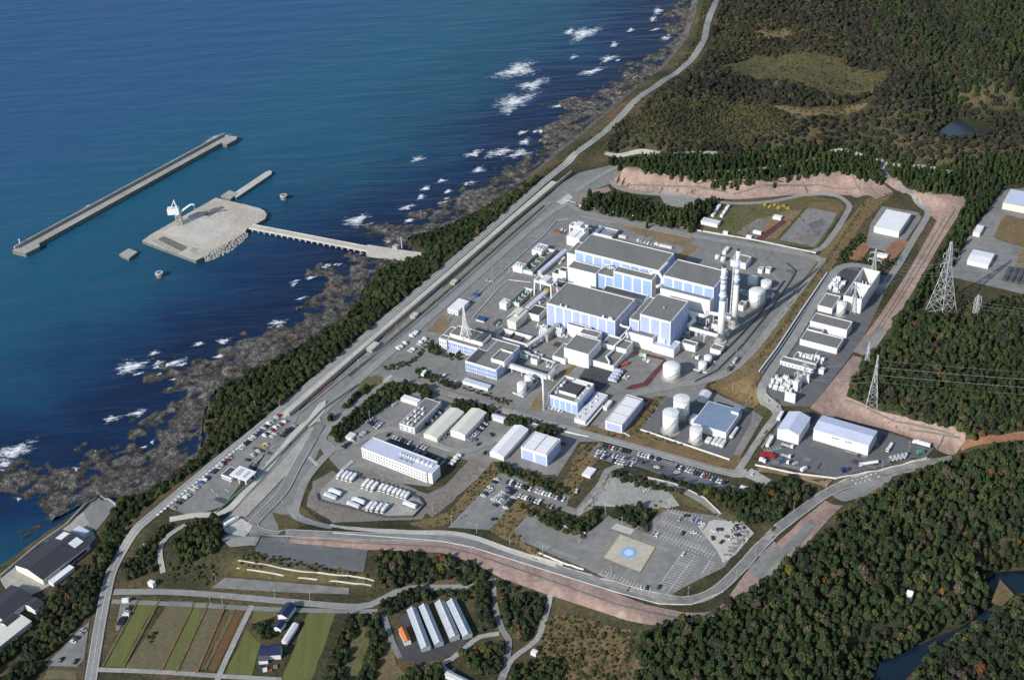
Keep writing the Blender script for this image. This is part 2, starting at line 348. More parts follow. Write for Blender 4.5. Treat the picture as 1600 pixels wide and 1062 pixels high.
# ------------------------------------------------------------------ terrain
def _hash(i, j, s):
    n = (i * 374761393 + j * 668265263 + s * 974711) & 0x7fffffff
    n = ((n ^ (n >> 13)) * 1274126177) & 0x7fffffff
    return ((n ^ (n >> 16)) & 0xffff) / 65535.0
def vnoise(X, Y, sc, seed=0):
    x = X / sc; y = Y / sc; i = np.floor(x).astype(np.int64); j = np.floor(y).astype(np.int64); u = x - i; v = y - j
    u = u * u * (3 - 2 * u); v = v * v * (3 - 2 * v)
    return (_hash(i, j, seed) * (1 - u) + _hash(i + 1, j, seed) * u) * (1 - v) + (_hash(i, j + 1, seed) * (1 - u) + _hash(i + 1, j + 1, seed) * u) * v
def fbm(X, Y, sc, octs=4, seed=0):
    r = 0; a = 0.5
    for k in range(octs): r = r + a * vnoise(X, Y, sc / 2 ** k, seed + k * 17); a *= 0.5
    return r
def roughen(X, Y, Hh):
    dm = np.full(X.shape, 1e12)
    for z, cl, pts in PW:
        if cl:
            n = len(pts)
            for i in range(n): dm = np.minimum(dm, _seg_d2(X, Y, pts[i], pts[(i + 1) % n]))
            dm[inside(X, Y, pts)] = 0
    k = np.clip((np.sqrt(dm) - 25) / 90, 0, 1) * np.clip((Hh + 4) / 10, 0, 1)
    return Hh + k * (fbm(X, Y, 170, 4, 5) - 0.47) * 34
HG = roughen(XX, YY, HG)
ox = np.concatenate([[-14000, -8000, -5000, -3200, -2200, -1600, -1250, -1080], gx[::1], [1080, 1250, 1600, 2200, 3200, 5000, 8000, 14000]])
oy = np.concatenate([[-4000, -2000, -800, -200, 150, 380, 480], gy, [2480, 2650, 2900, 3400, 4200, 5500, 8000, 12000, 20000]])
TX, TY = np.meshgrid(ox, oy); TZ = raw_height(TX, TY); TZ[7:7 + len(gy), 8:8 + len(gx)] = HG
def grid_mesh(name, X, Y, Z, keep=None):
    ny, nx = X.shape; idx = np.arange(ny * nx).reshape(ny, nx)
    q = np.stack([idx[:-1, :-1], idx[:-1, 1:], idx[1:, 1:], idx[1:, :-1]], -1).reshape(-1, 4)
    if keep is not None: q = q[keep.reshape(-1)]
    used = np.unique(q); mp = np.full(ny * nx, -1); mp[used] = np.arange(len(used)); q = mp[q]
    co = np.stack([X.ravel(), Y.ravel(), Z.ravel()], -1)[used]
    me = bpy.data.meshes.new(name); me.vertices.add(len(co)); me.vertices.foreach_set('co', co.ravel())
    me.loops.add(q.size); me.loops.foreach_set('vertex_index', q.ravel().astype(np.int32))
    me.polygons.add(len(q)); me.polygons.foreach_set('loop_start', np.arange(0, q.size, 4, dtype=np.int32))
    me.polygons.foreach_set('loop_total', np.full(len(q), 4, np.int32)); me.update(calc_edges=True); me.validate()
    me.polygons.foreach_set('use_smooth', [True] * len(me.polygons))
    return me, used
def ramp(t, pos_cols):
    r = t.nodes.new('ShaderNodeValToRGB'); e = r.color_ramp.elements
    while len(e) < len(pos_cols): e.new(0.5)
    for k, (p, c) in enumerate(pos_cols): e[k].position = p; e[k].color = (*c, 1)
    return r
def noise(t, vec, sc, det=4, rough=0.6, dist=0.0):
    n = t.nodes.new('ShaderNodeTexNoise'); n.inputs['Scale'].default_value = sc; n.inputs['Detail'].default_value = det
    n.inputs['Roughness'].default_value = rough; n.inputs['Distortion'].default_value = dist
    t.links.new(vec, n.inputs['Vector']); return n
def mixc(t, a, b, fac, mode='MIX'):
    m_ = t.nodes.new('ShaderNodeMix'); m_.data_type = 'RGBA'; m_.blend_type = mode
    for s_, i in ((a, 6), (b, 7), (fac, 0)):
        if isinstance(s_, (int, float)): m_.inputs[i].default_value = s_
        elif isinstance(s_, tuple): m_.inputs[i].default_value = (*s_, 1)
        else: t.links.new(s_, m_.inputs[i])
    return m_.outputs[2]
# ground: scrub, dry grass and bare soil
m, t, b = node_mat('ground'); g_ = t.nodes.new('ShaderNodeNewGeometry').outputs['Position']
r1 = ramp(t, [(0.3, (0.036, 0.04, 0.022)), (0.48, (0.062, 0.06, 0.034)), (0.62, (0.115, 0.088, 0.052)), (0.75, (0.075, 0.074, 0.036))])
t.links.new(noise(t, g_, 0.018, 6).outputs['Fac'], r1.inputs[0])
r2 = ramp(t, [(0.3, (0.55, 0.55, 0.55)), (0.7, (1.35, 1.35, 1.35))]); t.links.new(noise(t, g_, 0.35, 5).outputs['Fac'], r2.inputs[0])
t.links.new(mixc(t, r1.outputs[0], r2.outputs[0], 1.0, 'MULTIPLY'), b.inputs['Base Color']); b.inputs['Roughness'].default_value = 0.95; b.inputs['Specular IOR Level'].default_value = 0.1
me, _ = grid_mesh('ground', TX, TY, TZ); me.materials.append(m); tag(link('ground', me), kind='structure')

# ------------------------------------------------------------------ sea
SHORE = [G(x, y, SEA) for x, y in [p for zz, cl, p in PLAT if zz == -10.6][0]]
sx = np.concatenate([[-20000, -12000, -7000, -4500, -3000, -2200, -1700, -1350], np.arange(-1150, 560, 12.0)])
sy = np.concatenate([[-4000, -1500, -300, 200, 480], np.arange(600, 2400, 12.0), [2500, 2700, 3100, 4000, 6000, 10000, 18000, 30000]])
SXg, SYg = np.meshgrid(sx, sy)
d2 = np.full(SXg.shape, 1e12)
for a, b_ in zip(SHORE, SHORE[1:]): d2 = np.minimum(d2, _seg_d2(SXg, SYg, a, b_))
me, used = grid_mesh('sea', SXg, SYg, np.full(SXg.shape, SEA))
at = me.attributes.new('shore', 'FLOAT', 'POINT'); at.data.foreach_set('value', np.sqrt(d2).ravel()[used].astype(np.float32))
m, t, b = node_mat('sea_water'); g_ = t.nodes.new('ShaderNodeNewGeometry').outputs['Position']
an = t.nodes.new('ShaderNodeAttribute'); an.attribute_name = 'shore'
nz = noise(t, g_, 0.012, 5, 0.6, 0.4)
ma = t.nodes.new('ShaderNodeMath'); ma.operation = 'MULTIPLY_ADD'; t.links.new(nz.outputs['Fac'], ma.inputs[0]); ma.inputs[1].default_value = -150.0; t.links.new(an.outputs['Fac'], ma.inputs[2])
mr = t.nodes.new('ShaderNodeMapRange'); mr.inputs[1].default_value = -70; mr.inputs[2].default_value = 420; t.links.new(ma.outputs[0], mr.inputs[0])
dep = ramp(t, [(0.0, (0.005, 0.016, 0.05)), (0.12, (0.006, 0.028, 0.08)), (0.28, (0.009, 0.064, 0.118)), (0.55, (0.012, 0.083, 0.142)), (0.8, (0.014, 0.081, 0.158)), (1.0, (0.016, 0.077, 0.178))])
t.links.new(mr.outputs[0], dep.inputs[0])
def wavemap(rot, scl):
    mp = t.nodes.new('ShaderNodeMapping'); mp.inputs['Rotation'].default_value = (0, 0, rot); mp.inputs['Scale'].default_value = scl
    t.links.new(g_, mp.inputs['Vector']); return mp.outputs[0]
w1 = noise(t, wavemap(-0.22, (0.010, 0.045, 1)), 1.0, 3, 0.5, 0.5); w2 = noise(t, wavemap(-0.1, (0.05, 0.17, 1)), 1.0, 4, 0.6, 0.3); w3 = noise(t, wavemap(-0.35, (0.25, 0.6, 1)), 1.0, 3, 0.6)
def madd(a, k, c):
    q = t.nodes.new('ShaderNodeMath'); q.operation = 'MULTIPLY_ADD'; t.links.new(a, q.inputs[0]); q.inputs[1].default_value = k
    if isinstance(c, float): q.inputs[2].default_value = c
    else: t.links.new(c, q.inputs[2])
    return q.outputs[0]
hs = madd(w1.outputs['Fac'], 10.0, madd(w2.outputs['Fac'], 2.0, madd(w3.outputs['Fac'], 0.06, 0.0)))
bp = t.nodes.new('ShaderNodeBump'); bp.inputs['Strength'].default_value = 0.34; bp.inputs['Distance'].default_value = 1.0; t.links.new(hs, bp.inputs['Height'])
t.links.new(bp.outputs[0], b.inputs['Normal']); t.links.new(dep.outputs[0], b.inputs['Base Color'])
b.inputs['Roughness'].default_value = 0.4; b.inputs['IOR'].default_value = 1.33; b.inputs['Specular IOR Level'].default_value = 0.36
me.materials.append(m); tag(link('sea', me), kind='structure')

# ------------------------------------------------------------------ rocky shore
SH_OUT = [(1010,-30),(985,50),(925,95),(870,130),(815,180),(760,235),(690,300),(620,325),(560,345),(540,385),(440,425),(400,470),(395,500),(300,530),(200,545),(170,600),(160,660),(60,690),(-30,695)]
SH_IN = [(-30,880),(70,820),(150,775),(205,780),(262,748),(315,715),(318,650),(335,612),(405,575),(462,545),(545,490),(562,465),(580,428),(640,400),(640,370),(695,355),(765,320),(850,268),(905,225),(985,165),(1050,115),(1085,60),(1092,0),(1100,-40)]
SH_OUT[-1] = (-60, 690)
poly = [G(x, y, SEA)[:2] for x, y in SH_OUT] + [G(-80, 900, SEA)[:2]] + [G(x, y, -9)[:2] for x, y in SH_IN]
pa = np.array(poly); xs = np.arange(pa[:, 0].min(), pa[:, 0].max(), 1.8); ys = np.arange(pa[:, 1].min(), pa[:, 1].max(), 1.8)
RX, RY = np.meshgrid(xs, ys); ins = inside(RX, RY, poly)
base = hgtv(RX, RY)
HG = np.where(inside(XX, YY, poly) & (HG < -6.5), HG - 4.0, HG)
for _o in bpy.data.objects:
    if _o.name == 'ground':
        _z = np.empty(len(_o.data.vertices) * 3); _o.data.vertices.foreach_get('co', _z); _z = _z.reshape(-1, 3)
        _k = inside(_z[:, 0], _z[:, 1], poly) & (_z[:, 2] < -6.5); _z[_k, 2] -= 4.0; _o.data.vertices.foreach_set('co', _z.ravel())
rg = np.abs(fbm(RX, RY, 34, 4, 3) - 0.47) * 2; rf = fbm(RX, RY, 9, 3, 9) - 0.44
cr = RX * math.cos(0.9) + RY * math.sin(0.9); led = np.abs(fbm(cr * 0.35, (RY * math.cos(0.9) - RX * math.sin(0.9)) * 1.6, 12, 3, 21) - 0.44)
LINE = [(1060,-40),(1048,0),(1040,20),(1030,45),(1045,60),(1020,85),(1000,100),(975,95),(960,112),(985,120),(930,145),(900,150),(870,150),(855,165),(880,172),(840,195),(838,210),(822,212),(832,230),(800,250),(775,262),(770,280),(740,290),(725,300),(700,310),(690,318),(675,322),(640,335),(655,345),(610,350),(580,355),(575,370),(610,378),(600,400),(565,405),(540,400),(530,412),(510,415),(480,430),(440,437),(455,445),(490,440),(500,455),(480,468),(455,476),(500,485),(475,495),(455,505),(430,510),(400,520),(380,522),(355,540),(330,552),(340,560),(300,565),(290,575),(255,568),(262,582),(240,585),(225,590),(268,598),(240,612),(270,618),(255,632),(235,640),(210,645),(195,655),(230,665),(205,672),(240,690),(228,702),(180,700),(150,705),(118,705),(130,722),(150,738),(105,733),(80,728),(55,722),(30,725),(0,740),(-40,744),(-40,770),(0,772),(40,785),(60,795),(70,805),(55,835),(30,860),(0,885),(-40,905)]
LW = [G(x_, y_, SEA)[:2] for x_, y_ in LINE]; lp = LW + [G(x_, y_, -9)[:2] for x_, y_ in SH_IN[1:]]
sd = np.full(RX.shape, 1e12)
for a_, b_ in zip(LW, LW[1:]): sd = np.minimum(sd, _seg_d2(RX, RY, a_, b_))
sd = np.sqrt(sd) * np.where(inside(RX, RY, lp), 1, -1)
sn = sd + (fbm(RX, RY, 22, 3, 61) - 0.44) * 38
slope_in = np.clip((base + 8.2) / 2.5, 0, 1)
det = (rf * 3.0 + led * 4.2 + (0.4 - rg) * 1.8 + (fbm(RX, RY, 5, 2, 33) - 0.37) * 3.2 - 1.15)
RZ = SEA + np.clip(sn * 0.14, -3.2, 1.5) + det * np.clip(1.15 - 0.8 * slope_in, 0.2, 1.15) + slope_in * 2.0
RZ = np.where(slope_in > 0.3, np.maximum(RZ, base), RZ)
kp = ins[:-1, :-1] & ins[1:, 1:] & ins[:-1, 1:] & ins[1:, :-1]
kp &= (RZ[:-1, :-1] > SEA - 1.2) | (RZ[1:, 1:] > SEA - 1.2)
me, used = grid_mesh('rocky_shore', RX, RY, RZ, kp); me.polygons.foreach_set('use_smooth', [False] * len(me.polygons))
m, t, b = node_mat('shore_rock'); gn = t.nodes.new('ShaderNodeNewGeometry'); g_ = gn.outputs['Position']
r1 = ramp(t, [(0.3, (0.025, 0.024, 0.024)), (0.43, (0.07, 0.066, 0.06)), (0.53, (0.13, 0.124, 0.113)), (0.62, (0.26, 0.25, 0.23)), (0.72, (0.1, 0.095, 0.085))])
t.links.new(noise(t, g_, 0.16, 9, 0.8, 1.2).outputs['Fac'], r1.inputs[0])
r2 = ramp(t, [(0.54, (1, 1, 1.03)), (0.66, (1.1, 0.93, 0.84)), (0.74, (0.95, 0.98, 0.9))]); t.links.new(noise(t, g_, 0.022, 4).outputs['Fac'], r2.inputs[0])
r4 = ramp(t, [(0.36, (0.35, 0.35, 0.36)), (0.5, (1.0, 1.0, 1.0)), (0.62, (2.0, 1.95, 1.85))]); t.links.new(noise(t, g_, 0.55, 5, 0.75, 0.8).outputs['Fac'], r4.inputs[0])
cc = mixc(t, mixc(t, r1.outputs[0], r4.outputs[0], 1.0, 'MULTIPLY'), r2.outputs[0], 1.0, 'MULTIPLY')
sp = t.nodes.new('ShaderNodeSeparateXYZ'); t.links.new(g_, sp.inputs[0])
wet = t.nodes.new('ShaderNodeMapRange'); wet.inputs[1].default_value = SEA + 0.1; wet.inputs[2].default_value = SEA + 1.5; wet.inputs[3].default_value = 0.8; wet.inputs[4].default_value = 0.0
t.links.new(sp.outputs['Z'], wet.inputs[0])
cc = mixc(t, cc, (0.022, 0.022, 0.02), wet.outputs[0])
t.links.new(cc, b.inputs['Base Color']); b.inputs['Roughness'].default_value = 0.85; b.inputs['Specular IOR Level'].default_value = 0.25
bp = t.nodes.new('ShaderNodeBump'); bp.inputs['Strength'].default_value = 1.0; bp.inputs['Distance'].default_value = 2.6
t.links.new(noise(t, g_, 0.45, 7, 0.8).outputs['Fac'], bp.inputs['Height']); t.links.new(bp.outputs[0], b.inputs['Normal'])
me.materials.append(m); tag(link('rocky_shore', me), 'dark rugged rock platform with tide pools between sea and coastal wood', None, kind='structure')

# ------------------------------------------------------------------ breaking surf
FOAM = [(912,53,22,9),(890,50,9,5),(808,110,30,11),(832,133,24,7),(803,160,30,12),(795,172,14,6),(768,240,11,5),(782,238,22,6),(812,240,16,6),(740,241,13,5),(653,249,10,4),(557,345,19,8),(690,283,8,3),(665,295,8,4),(658,308,6,4),
 (635,325,12,4),(950,92,14,5),(925,112,20,4),(1028,18,8,6),(1020,30,6,4),(240,552,9,4),(203,574,24,10),(262,570,26,5),(174,655,13,5),(215,646,14,5),(20,706,30,13),(8,725,16,9),(350,533,14,4),(432,505,14,5),(720,320,9,4),(747,266,10,5),(896,90,6,3),
 (960,70,7,4),(985,48,6,3),(700,300,7,3),(820,222,10,5),(640,345,10,3),(575,352,9,3),(310,538,10,3),(118,30+705,10,4),(340,215,18,3),(205,290,14,2),(140,322,12,2),(1040,60,8,4),(875,165,12,3),(845,205,8,4)]
for (x_, y_) in LINE[3:-4]:
    for _ in range(2):
        if random.random() < 0.2: FOAM.append((x_ - random.uniform(-6, 12), y_ - random.uniform(-2, 6), random.uniform(4, 11), random.uniform(1.2, 3.2)))
fv = []; ff = []; fa = []
for (cx, cy, rx, ry) in FOAM:
    n0 = len(fv); K, R_ = 20, 6; seed = random.random() * 10
    ctr = G(cx, cy, SEA)
    fv.append((ctr[0], ctr[1], SEA + 0.35)); fa.append(1.0)
    for k in range(1, R_ + 1):
        for a in range(K):
            th = 2 * math.pi * a / K; q = 1.35 * k / R_ * (1 + 0.22 * math.sin(3 * th + seed) + 0.15 * math.sin(5 * th + 2 * seed))
            p = G(cx + rx * q * math.cos(th), cy + ry * q * math.sin(th) - 0.25 * rx * q * math.cos(th), SEA); fv.append((p[0], p[1], SEA + 0.35)); fa.append(1 - k / R_)
    for a in range(K): ff.append((n0, n0 + 1 + a, n0 + 1 + (a + 1) % K))
    for k in range(R_ - 1):
        for a in range(K):
            i0 = n0 + 1 + k * K; ff.append((i0 + a, i0 + K + a, i0 + K + (a + 1) % K, i0 + (a + 1) % K))
me = bpy.data.meshes.new('foam'); me.from_pydata(fv, [], ff); me.update()
at = me.attributes.new('edge', 'FLOAT', 'POINT'); at.data.foreach_set('value', fa)
m, t, b = node_mat('surf_foam'); g_ = t.nodes.new('ShaderNodeNewGeometry').outputs['Position']
an = t.nodes.new('ShaderNodeAttribute'); an.attribute_name = 'edge'
mp = t.nodes.new('ShaderNodeMapping'); mp.inputs['Rotation'].default_value = (0, 0, -0.5); mp.inputs['Scale'].default_value = (0.14, 0.36, 1); t.links.new(g_, mp.inputs['Vector'])
nf = noise(t, mp.outputs[0], 1.0, 6, 0.7, 0.8)
sm = t.nodes.new('ShaderNodeMath'); sm.operation = 'MULTIPLY_ADD'; t.links.new(an.outputs['Fac'], sm.inputs[0]); sm.inputs[1].default_value = 0.34; t.links.new(nf.outputs['Fac'], sm.inputs[2])
al = t.nodes.new('ShaderNodeMapRange'); al.inputs[1].default_value = 0.6; al.inputs[2].default_value = 0.84; t.links.new(sm.outputs[0], al.inputs[0])
t.links.new(al.outputs[0], b.inputs['Alpha']); b.inputs['Base Color'].default_value = (0.8, 0.83, 0.86, 1); b.inputs['Roughness'].default_value = 0.8
me.materials.append(m); tag(link('foam', me), 'white surf breaking on the rocks along the shore', kind='stuff')

# ------------------------------------------------------------------ yards, roads, slopes (sheets a little above each other)
sheet('plant_yard', [(430,834),(352,828),(352,812),(440,668),(456,652),(560,561),(640,492),(720,423),(800,353),(866,298),(872,290),(905,270),(955,258),(975,268),(955,287),(920,300),(900,322),(1100,362),(1285,400),(1262,428),(1225,482),(1150,572),(1110,594),(1100,606),(1175,640),(1192,652),(1140,742),(1060,722),(1000,700),(945,690),(905,690),(870,745),(760,725),(700,712),(672,760),(540,745),(500,700),(455,800)], 'asphalt', 0.10, 10)
sheet('plant_yard.001', [(1303,418),(1340,415),(1345,425),(1395,432),(1345,535),(1268,635),(1218,634),(1190,600),(1190,586)], 'asphalt_blue', 0.10)
sheet('depot_yard', [(1218,655),(1262,645),(1372,670),(1460,700),(1446,714),(1304,745),(1184,723)], 'asphalt_blue', 0.10)
sheet('shed_yard', [(1360,350),(1378,322),(1435,332),(1440,340),(1400,398),(1352,385)], 'asphalt', 0.10)
sheet('east_yard', [(1482,432),(1512,372),(1565,297),(1640,290),(1640,470),(1560,450)], 'asphalt', 0.10)
# sprayed concrete embankments
EMB = [
 [(956,285),(962,271),(985,267),(1090,283),(1190,284),(1250,274),(1310,266),(1345,278),(1375,283),(1395,300),(1370,312),(1330,306),(1280,302),(1230,306),(1150,313),(1080,308),(985,298),(966,294)],
 [(1380,284),(1400,277),(1430,298),(1505,307),(1510,318),(1470,380),(1430,450),(1392,512),(1355,556),(1332,550),(1377,490),(1422,420),(1464,345),(1442,325),(1415,302)],
 [(1333,556),(1352,560),(1322,620),(1365,640),(1430,658),(1510,670),(1508,688),(1490,712),(1468,706),(1455,695),(1380,670),(1285,648),(1266,638)],
 [(455,834),(500,837),(600,844),(650,846),(700,846),(740,856),(880,901),(960,926),(1010,945),(1070,957),(1110,955),(1150,932),(1185,915),(1150,950),(1090,977),(1030,977),(960,963),(880,937),(790,907),(740,880),(690,864),(600,860),(452,848)],
 [(1165,895),(1190,870),(1212,850),(1237,828),(1252,812),(1290,782),(1318,790),(1268,842),(1228,892),(1190,915),(1150,935),(1140,930)],
 [(905,310),(920,300),(950,292),(955,298),(912,322),(902,322)],
]
for e in EMB: sheet('embankment', e, 'shotcrete', 0.6, 2.6)
# drains and joints on the embankments
for a in ([(966,292),(1080,300),(1150,304),(1230,297),(1280,290),(1345,292)],[(1090,284),(1082,307)],[(1040,276),(1030,303)],[(1250,275),(1262,302)],[(1330,272),(1345,300)],[(1476,340),(1400,470),(1350,545)],[(1492,328),(1440,415),(1376,515)],[(740,866),(880,915),(960,944),(1060,966)],[(452,842),(600,851),(690,855),(740,866)],[(1420,672),(1500,685)],[(1475,680),(1462,705)],[(1320,625),(1400,660),(1490,680)]):
    road('drain_channel', a, 1.0, 'concrete_dark', 0.75, curve=False)
# grass and earth
for nm, mt, pts in [
 ('grass_slope','grass_dry',[(1264,426),(1302,364),(1345,320),(1372,302),(1392,296),(1396,303),(1352,345),(1303,416),(1188,590),(1180,600),(1190,625),(1172,640),(1108,604),(1125,592),(1165,550),(1217,490)]),
 ('grass_slope','grass_green',[(1225,480),(1262,428),(1285,400),(1300,385),(1300,412),(1250,480),(1215,520),(1200,515)]),
 ('grass_field','grass_green',[(1112,332),(1180,317),(1270,306),(1316,314),(1320,326),(1276,388),(1180,378),(1098,360)]),
 ('bare_earth','earth',[(1180,345),(1230,330),(1255,328),(1215,372),(1182,374),(1160,356)]),
 ('stained_ground','gravel_brown',[(1150,365),(1185,340),(1200,350),(1180,374)]),
 ('stained_ground','scrub',[(1256,326),(1264,324),(1220,374),(1212,374)]),
 ('bare_earth','grass_dry',[(1258,318),(1305,316),(1318,324),(1312,332),(1268,326)]),
 ('bare_earth','earth',[(958,348),(1000,354),(1086,374),(1070,386),(1010,372)]),
 ('bare_earth','earth',[(1056,402),(1078,381),(1092,384),(1068,408)]),
 ('bare_earth','earth',[(666,518),(690,492),(708,498),(692,523)]),
 ('bare_earth','earth',[(826,640),(845,610),(852,632),(838,642)]),
 ('bare_earth','grass_dry',[(872,582),(905,566),(890,584),(882,588)]),
 ('grass_verge','grass_dry',[(980,660),(1022,620),(1040,618),(1003,668),(1170,712),(1150,738),(1030,706),(905,676),(900,668)]),
 ('grass_verge','grass_dry',[(700,800),(770,722),(790,730),(775,748),(765,760),(700,822),(660,826),(640,818)]),
 ('grass_verge','grass_dry',[(876,765),(905,695),(935,690),(950,698),(905,760),(893,782)]),
 ('grass_verge','grass_dry',[(765,828),(805,778),(830,785),(915,832),(912,838),(826,803),(803,828),(815,846),(850,865),(842,872),(780,838)]),
 ('grass_verge','earth_red',[(918,785),(948,735),(962,738),(936,782)]),
 ('grass_verge','grass_green',[(985,752),(1060,770),(1110,790),(1165,812),(1165,828),(1118,806),(1045,770)]),
 ('grass_verge','grass_dry',[(1010,832),(1030,792),(1048,788),(1040,800),(1022,828)]),
 ('gravel_lot','gravel_brown',[(478,790),(490,752),(520,735),(545,745),(600,775),(672,790),(660,812),(520,816)]),
 ('gravel_lot','gravel_brown',[(545,735),(560,730),(668,772),(700,755),(735,715),(768,725),(700,790),(675,808),(655,795),(540,748)]),
 ('grass_island','grass_green',[(560,605),(572,590),(590,585),(602,592),(598,602),(580,615),(545,640),(535,650)]),
 ('grass_verge','scrub',[(455,805),(480,735),(490,738),(470,790),(500,815),(440,835),(425,800)]),
 ('bare_earth','earth_red',[(640,590),(720,615),(800,640),(830,652),(822,658),(760,645),(700,620),(640,600)]),
 ('bare_earth','earth',[(1190,725),(1300,750),(1290,760),(1180,735)]),
 ('bare_earth','earth_red',[(1376,400),(1400,373),(1422,378),(1398,405),(1376,408)]),
 ('bare_earth','earth_red',[(1330,392),(1350,378),(1358,388),(1345,408),(1326,405)]),
 ('grass_field','grass_dry',[(1552,372),(1570,336),(1640,350),(1640,400)]),
 ('grass_field','earth',[(1585,420),(1596,386),(1640,395),(1640,425)]),
 ('dirt_track','earth_red',[(1505,690),(1600,674),(1640,670),(1640,686),(1560,692),(1500,704)]),
 ('grass_field','grass_dry',[(845,960),(900,962),(985,985),(985,1010),(960,1062),(850,1062),(835,1010)]),
 ('grass_field','grass_dry',[(590,975),(610,985),(620,1040),(640,1062),(590,1062),(580,1000)]),
 ('grass_field','scrub',[(1130,105),(1180,88),(1290,85),(1388,112),(1376,142),(1280,148),(1170,122)]),
 ('grass_field','grass_dry',[(1180,50),(1225,46),(1240,56),(1200,62)]),
 ('grass_field','grass_dry',[(1200,165),(1260,170),(1350,160),(1345,172),(1250,185)]),
]: sheet(nm, pts, mt, 0.3 if 'slope' in nm or 'verge' in nm else 0.17, 3.5 if 'slope' in nm or 'verge' in nm else 6, jag=3.0 if pts[0][1] < 200 else 0.5)
# paved and gravelled lots
for nm, mt, pts in [
 ('staff_car_park','asphalt',[(700,824),(785,736),(795,734),(890,775),(886,790),(900,795),(950,735),(962,738),(925,795),(905,806),(815,772),(780,812),(765,828)]),
 ('gravel_lot','gravel',[(925,790),(952,748),(985,740),(1045,768),(1062,790),(1020,795)]),
 ('car_park','asphalt',[(918,712),(935,692),(1075,728),(1170,765),(1155,772),(1040,745)]),
 ('heliport_apron','asphalt',[(803,828),(826,803),(916,834),(950,806),(1006,822),(1042,795),(1118,806),(1172,830),(1132,886),(1042,932),(985,922),(915,888),(815,846)]),
 ('gravel_lot','concrete_pale',[(1090,822),(1115,812),(1160,815),(1178,833),(1150,866),(1130,880),(1120,860)]),
 ('lorry_park','gravel',[(496,772),(530,737),(655,780),(662,790),(645,806),(600,806),(500,782)]),
 ('lower_lot','asphalt_blue',[(398,860),(412,836),(448,836),(455,848),(575,858),(568,894),(420,876)]),
 ('forecourt','asphalt',[(262,792),(330,735),(430,655),(470,640),(462,660),(420,700),(350,790),(300,808)]),
 ('gravel_lot','asphalt_pale',[(345,842),(380,812),(412,832),(400,852),(360,855)]),
 ('grey_pavement','asphalt',[(1335,548),(1372,510),(1386,520),(1358,556)]),
 ('grey_pavement','asphalt',[(1168,890),(1190,868),(1222,884),(1205,908),(1190,906)]),
 ('grey_pavement','asphalt',[(1185,868),(1210,846),(1235,860),(1218,880)]),
 ('grey_pavement','asphalt',[(1222,858),(1265,812),(1275,820),(1240,866)]),
 ('grey_pavement','asphalt_pale',[(1300,775),(1345,757),(1395,745),(1370,772),(1320,785)]),
 ('quay_yard','asphalt',[(130,800),(155,777),(182,790),(150,830),(140,825)]),
 ('quay_yard','concrete',[(0,905),(100,822),(130,800),(150,840),(95,905),(60,925),(20,940)]),
 ('nursery_yard','asphalt_dark',[(624,965),(640,955),(640,1000),(700,1005),(745,1000),(735,1015),(660,1035),(620,1030)]),
 ('lot','asphalt',[(70,1040),(95,1015),(140,970),(132,1030),(120,1042)]),
 ('lot','asphalt',[(180,985),(190,935),(207,932),(195,965),(186,985)]),
 ('north_lot','asphalt_pale',[(1030,305),(1035,296),(1100,308),(1080,326),(1040,322)]),
 ('storage_pad','asphalt',[(1262,325),(1308,333),(1300,350),(1272,386),(1218,375)]),
 ('oil_tank_yard','asphalt_blue',[(1003,670),(1042,620),(1110,632),(1175,645),(1172,660),(1140,718)]),
 ('stain','asphalt_blue',[(1262,350),(1285,342),(1290,352),(1268,360)]),('stain','asphalt_blue',[(1275,362),(1284,358),(1282,368),(1270,370)]),('stain','gravel_brown',[(1240,372),(1270,365),(1275,378),(1262,384)]),('stain','asphalt_blue',[(1258,362),(1266,358),(1264,366)]),
 ('red_paved_strip','red_floor',[(1180,374),(1190,377),(1230,347),(1222,344)]),
 ('red_paved_strip','red_floor',[(977,608),(985,602),(1005,598),(1038,562),(1044,564),(1012,603),(985,609)]),
 ('red_paved_strip','red_floor',[(985,560),(994,549),(1040,560),(1036,563),(998,554)]),
 ('switchyard_pavement','asphalt_dark',[(1300,452),(1318,420),(1345,425),(1322,460)]),
 ('dark_pavement','asphalt_dark',[(905,590),(918,570),(960,580),(950,600),(935,612)]),
 ('pavement','asphalt_dark',[(606,690),(617,680),(703,722),(690,742)]),  # cast shade of the long office put into a darker sheet
]: sheet(nm, pts, mt, 0.85 if nm == 'grey_pavement' else 0.38, 4)
# roads
road('coast_road', [(140,1075),(152,1000),(165,930),(178,885),(205,838),(250,795),(330,728),(400,672),(480,605),(560,536),(640,467),(720,398),(800,328),(870,268),(925,222),(1000,152),(1060,112),(1085,88),(1100,62),(1106,35),(1120,2),(1135,-40)], 8.5, 'asphalt_pale', 0.30)
road('seawall_apron', [(440,652),(560,549),(640,480),(720,411),(800,341),(866,284)], 6.5, 'concrete_pale', 0.28)
road('site_road', [(480,665),(540,612),(600,560),(660,507),(740,437),(820,366),(880,322),(912,332),(1000,352),(1090,370),(1190,387),(1270,402),(1284,412),(1262,440),(1215,500),(1165,560),(1120,590),(1060,602),(1000,615),(975,630),(940,670)], 7.5, 'asphalt_pale', 0.30)
road('site_road', [(600,590),(650,600),(720,622),(800,645),(880,668),(960,690),(1040,712),(1110,732),(1150,742),(1200,755)], 8, 'asphalt_pale', 0.34)
road('site_road', [(1152,740),(1185,690),(1215,645),(1190,618),(1200,590),(1240,530),(1280,465),(1305,425),(1330,415),(1365,420)], 8, 'asphalt_pale', 0.6)
road('loop_road', [(955,282),(965,294),(1000,302),(1080,308),(1140,318),(1200,316),(1260,305),(1305,306),(1326,320),(1322,335),(1300,370),(1280,390),(1250,392),(1190,378)], 6, 'asphalt_pale', 0.30)
road('loop_road', [(900,300),(930,280),(965,262),(985,262)], 7, 'asphalt_pale', 0.32)
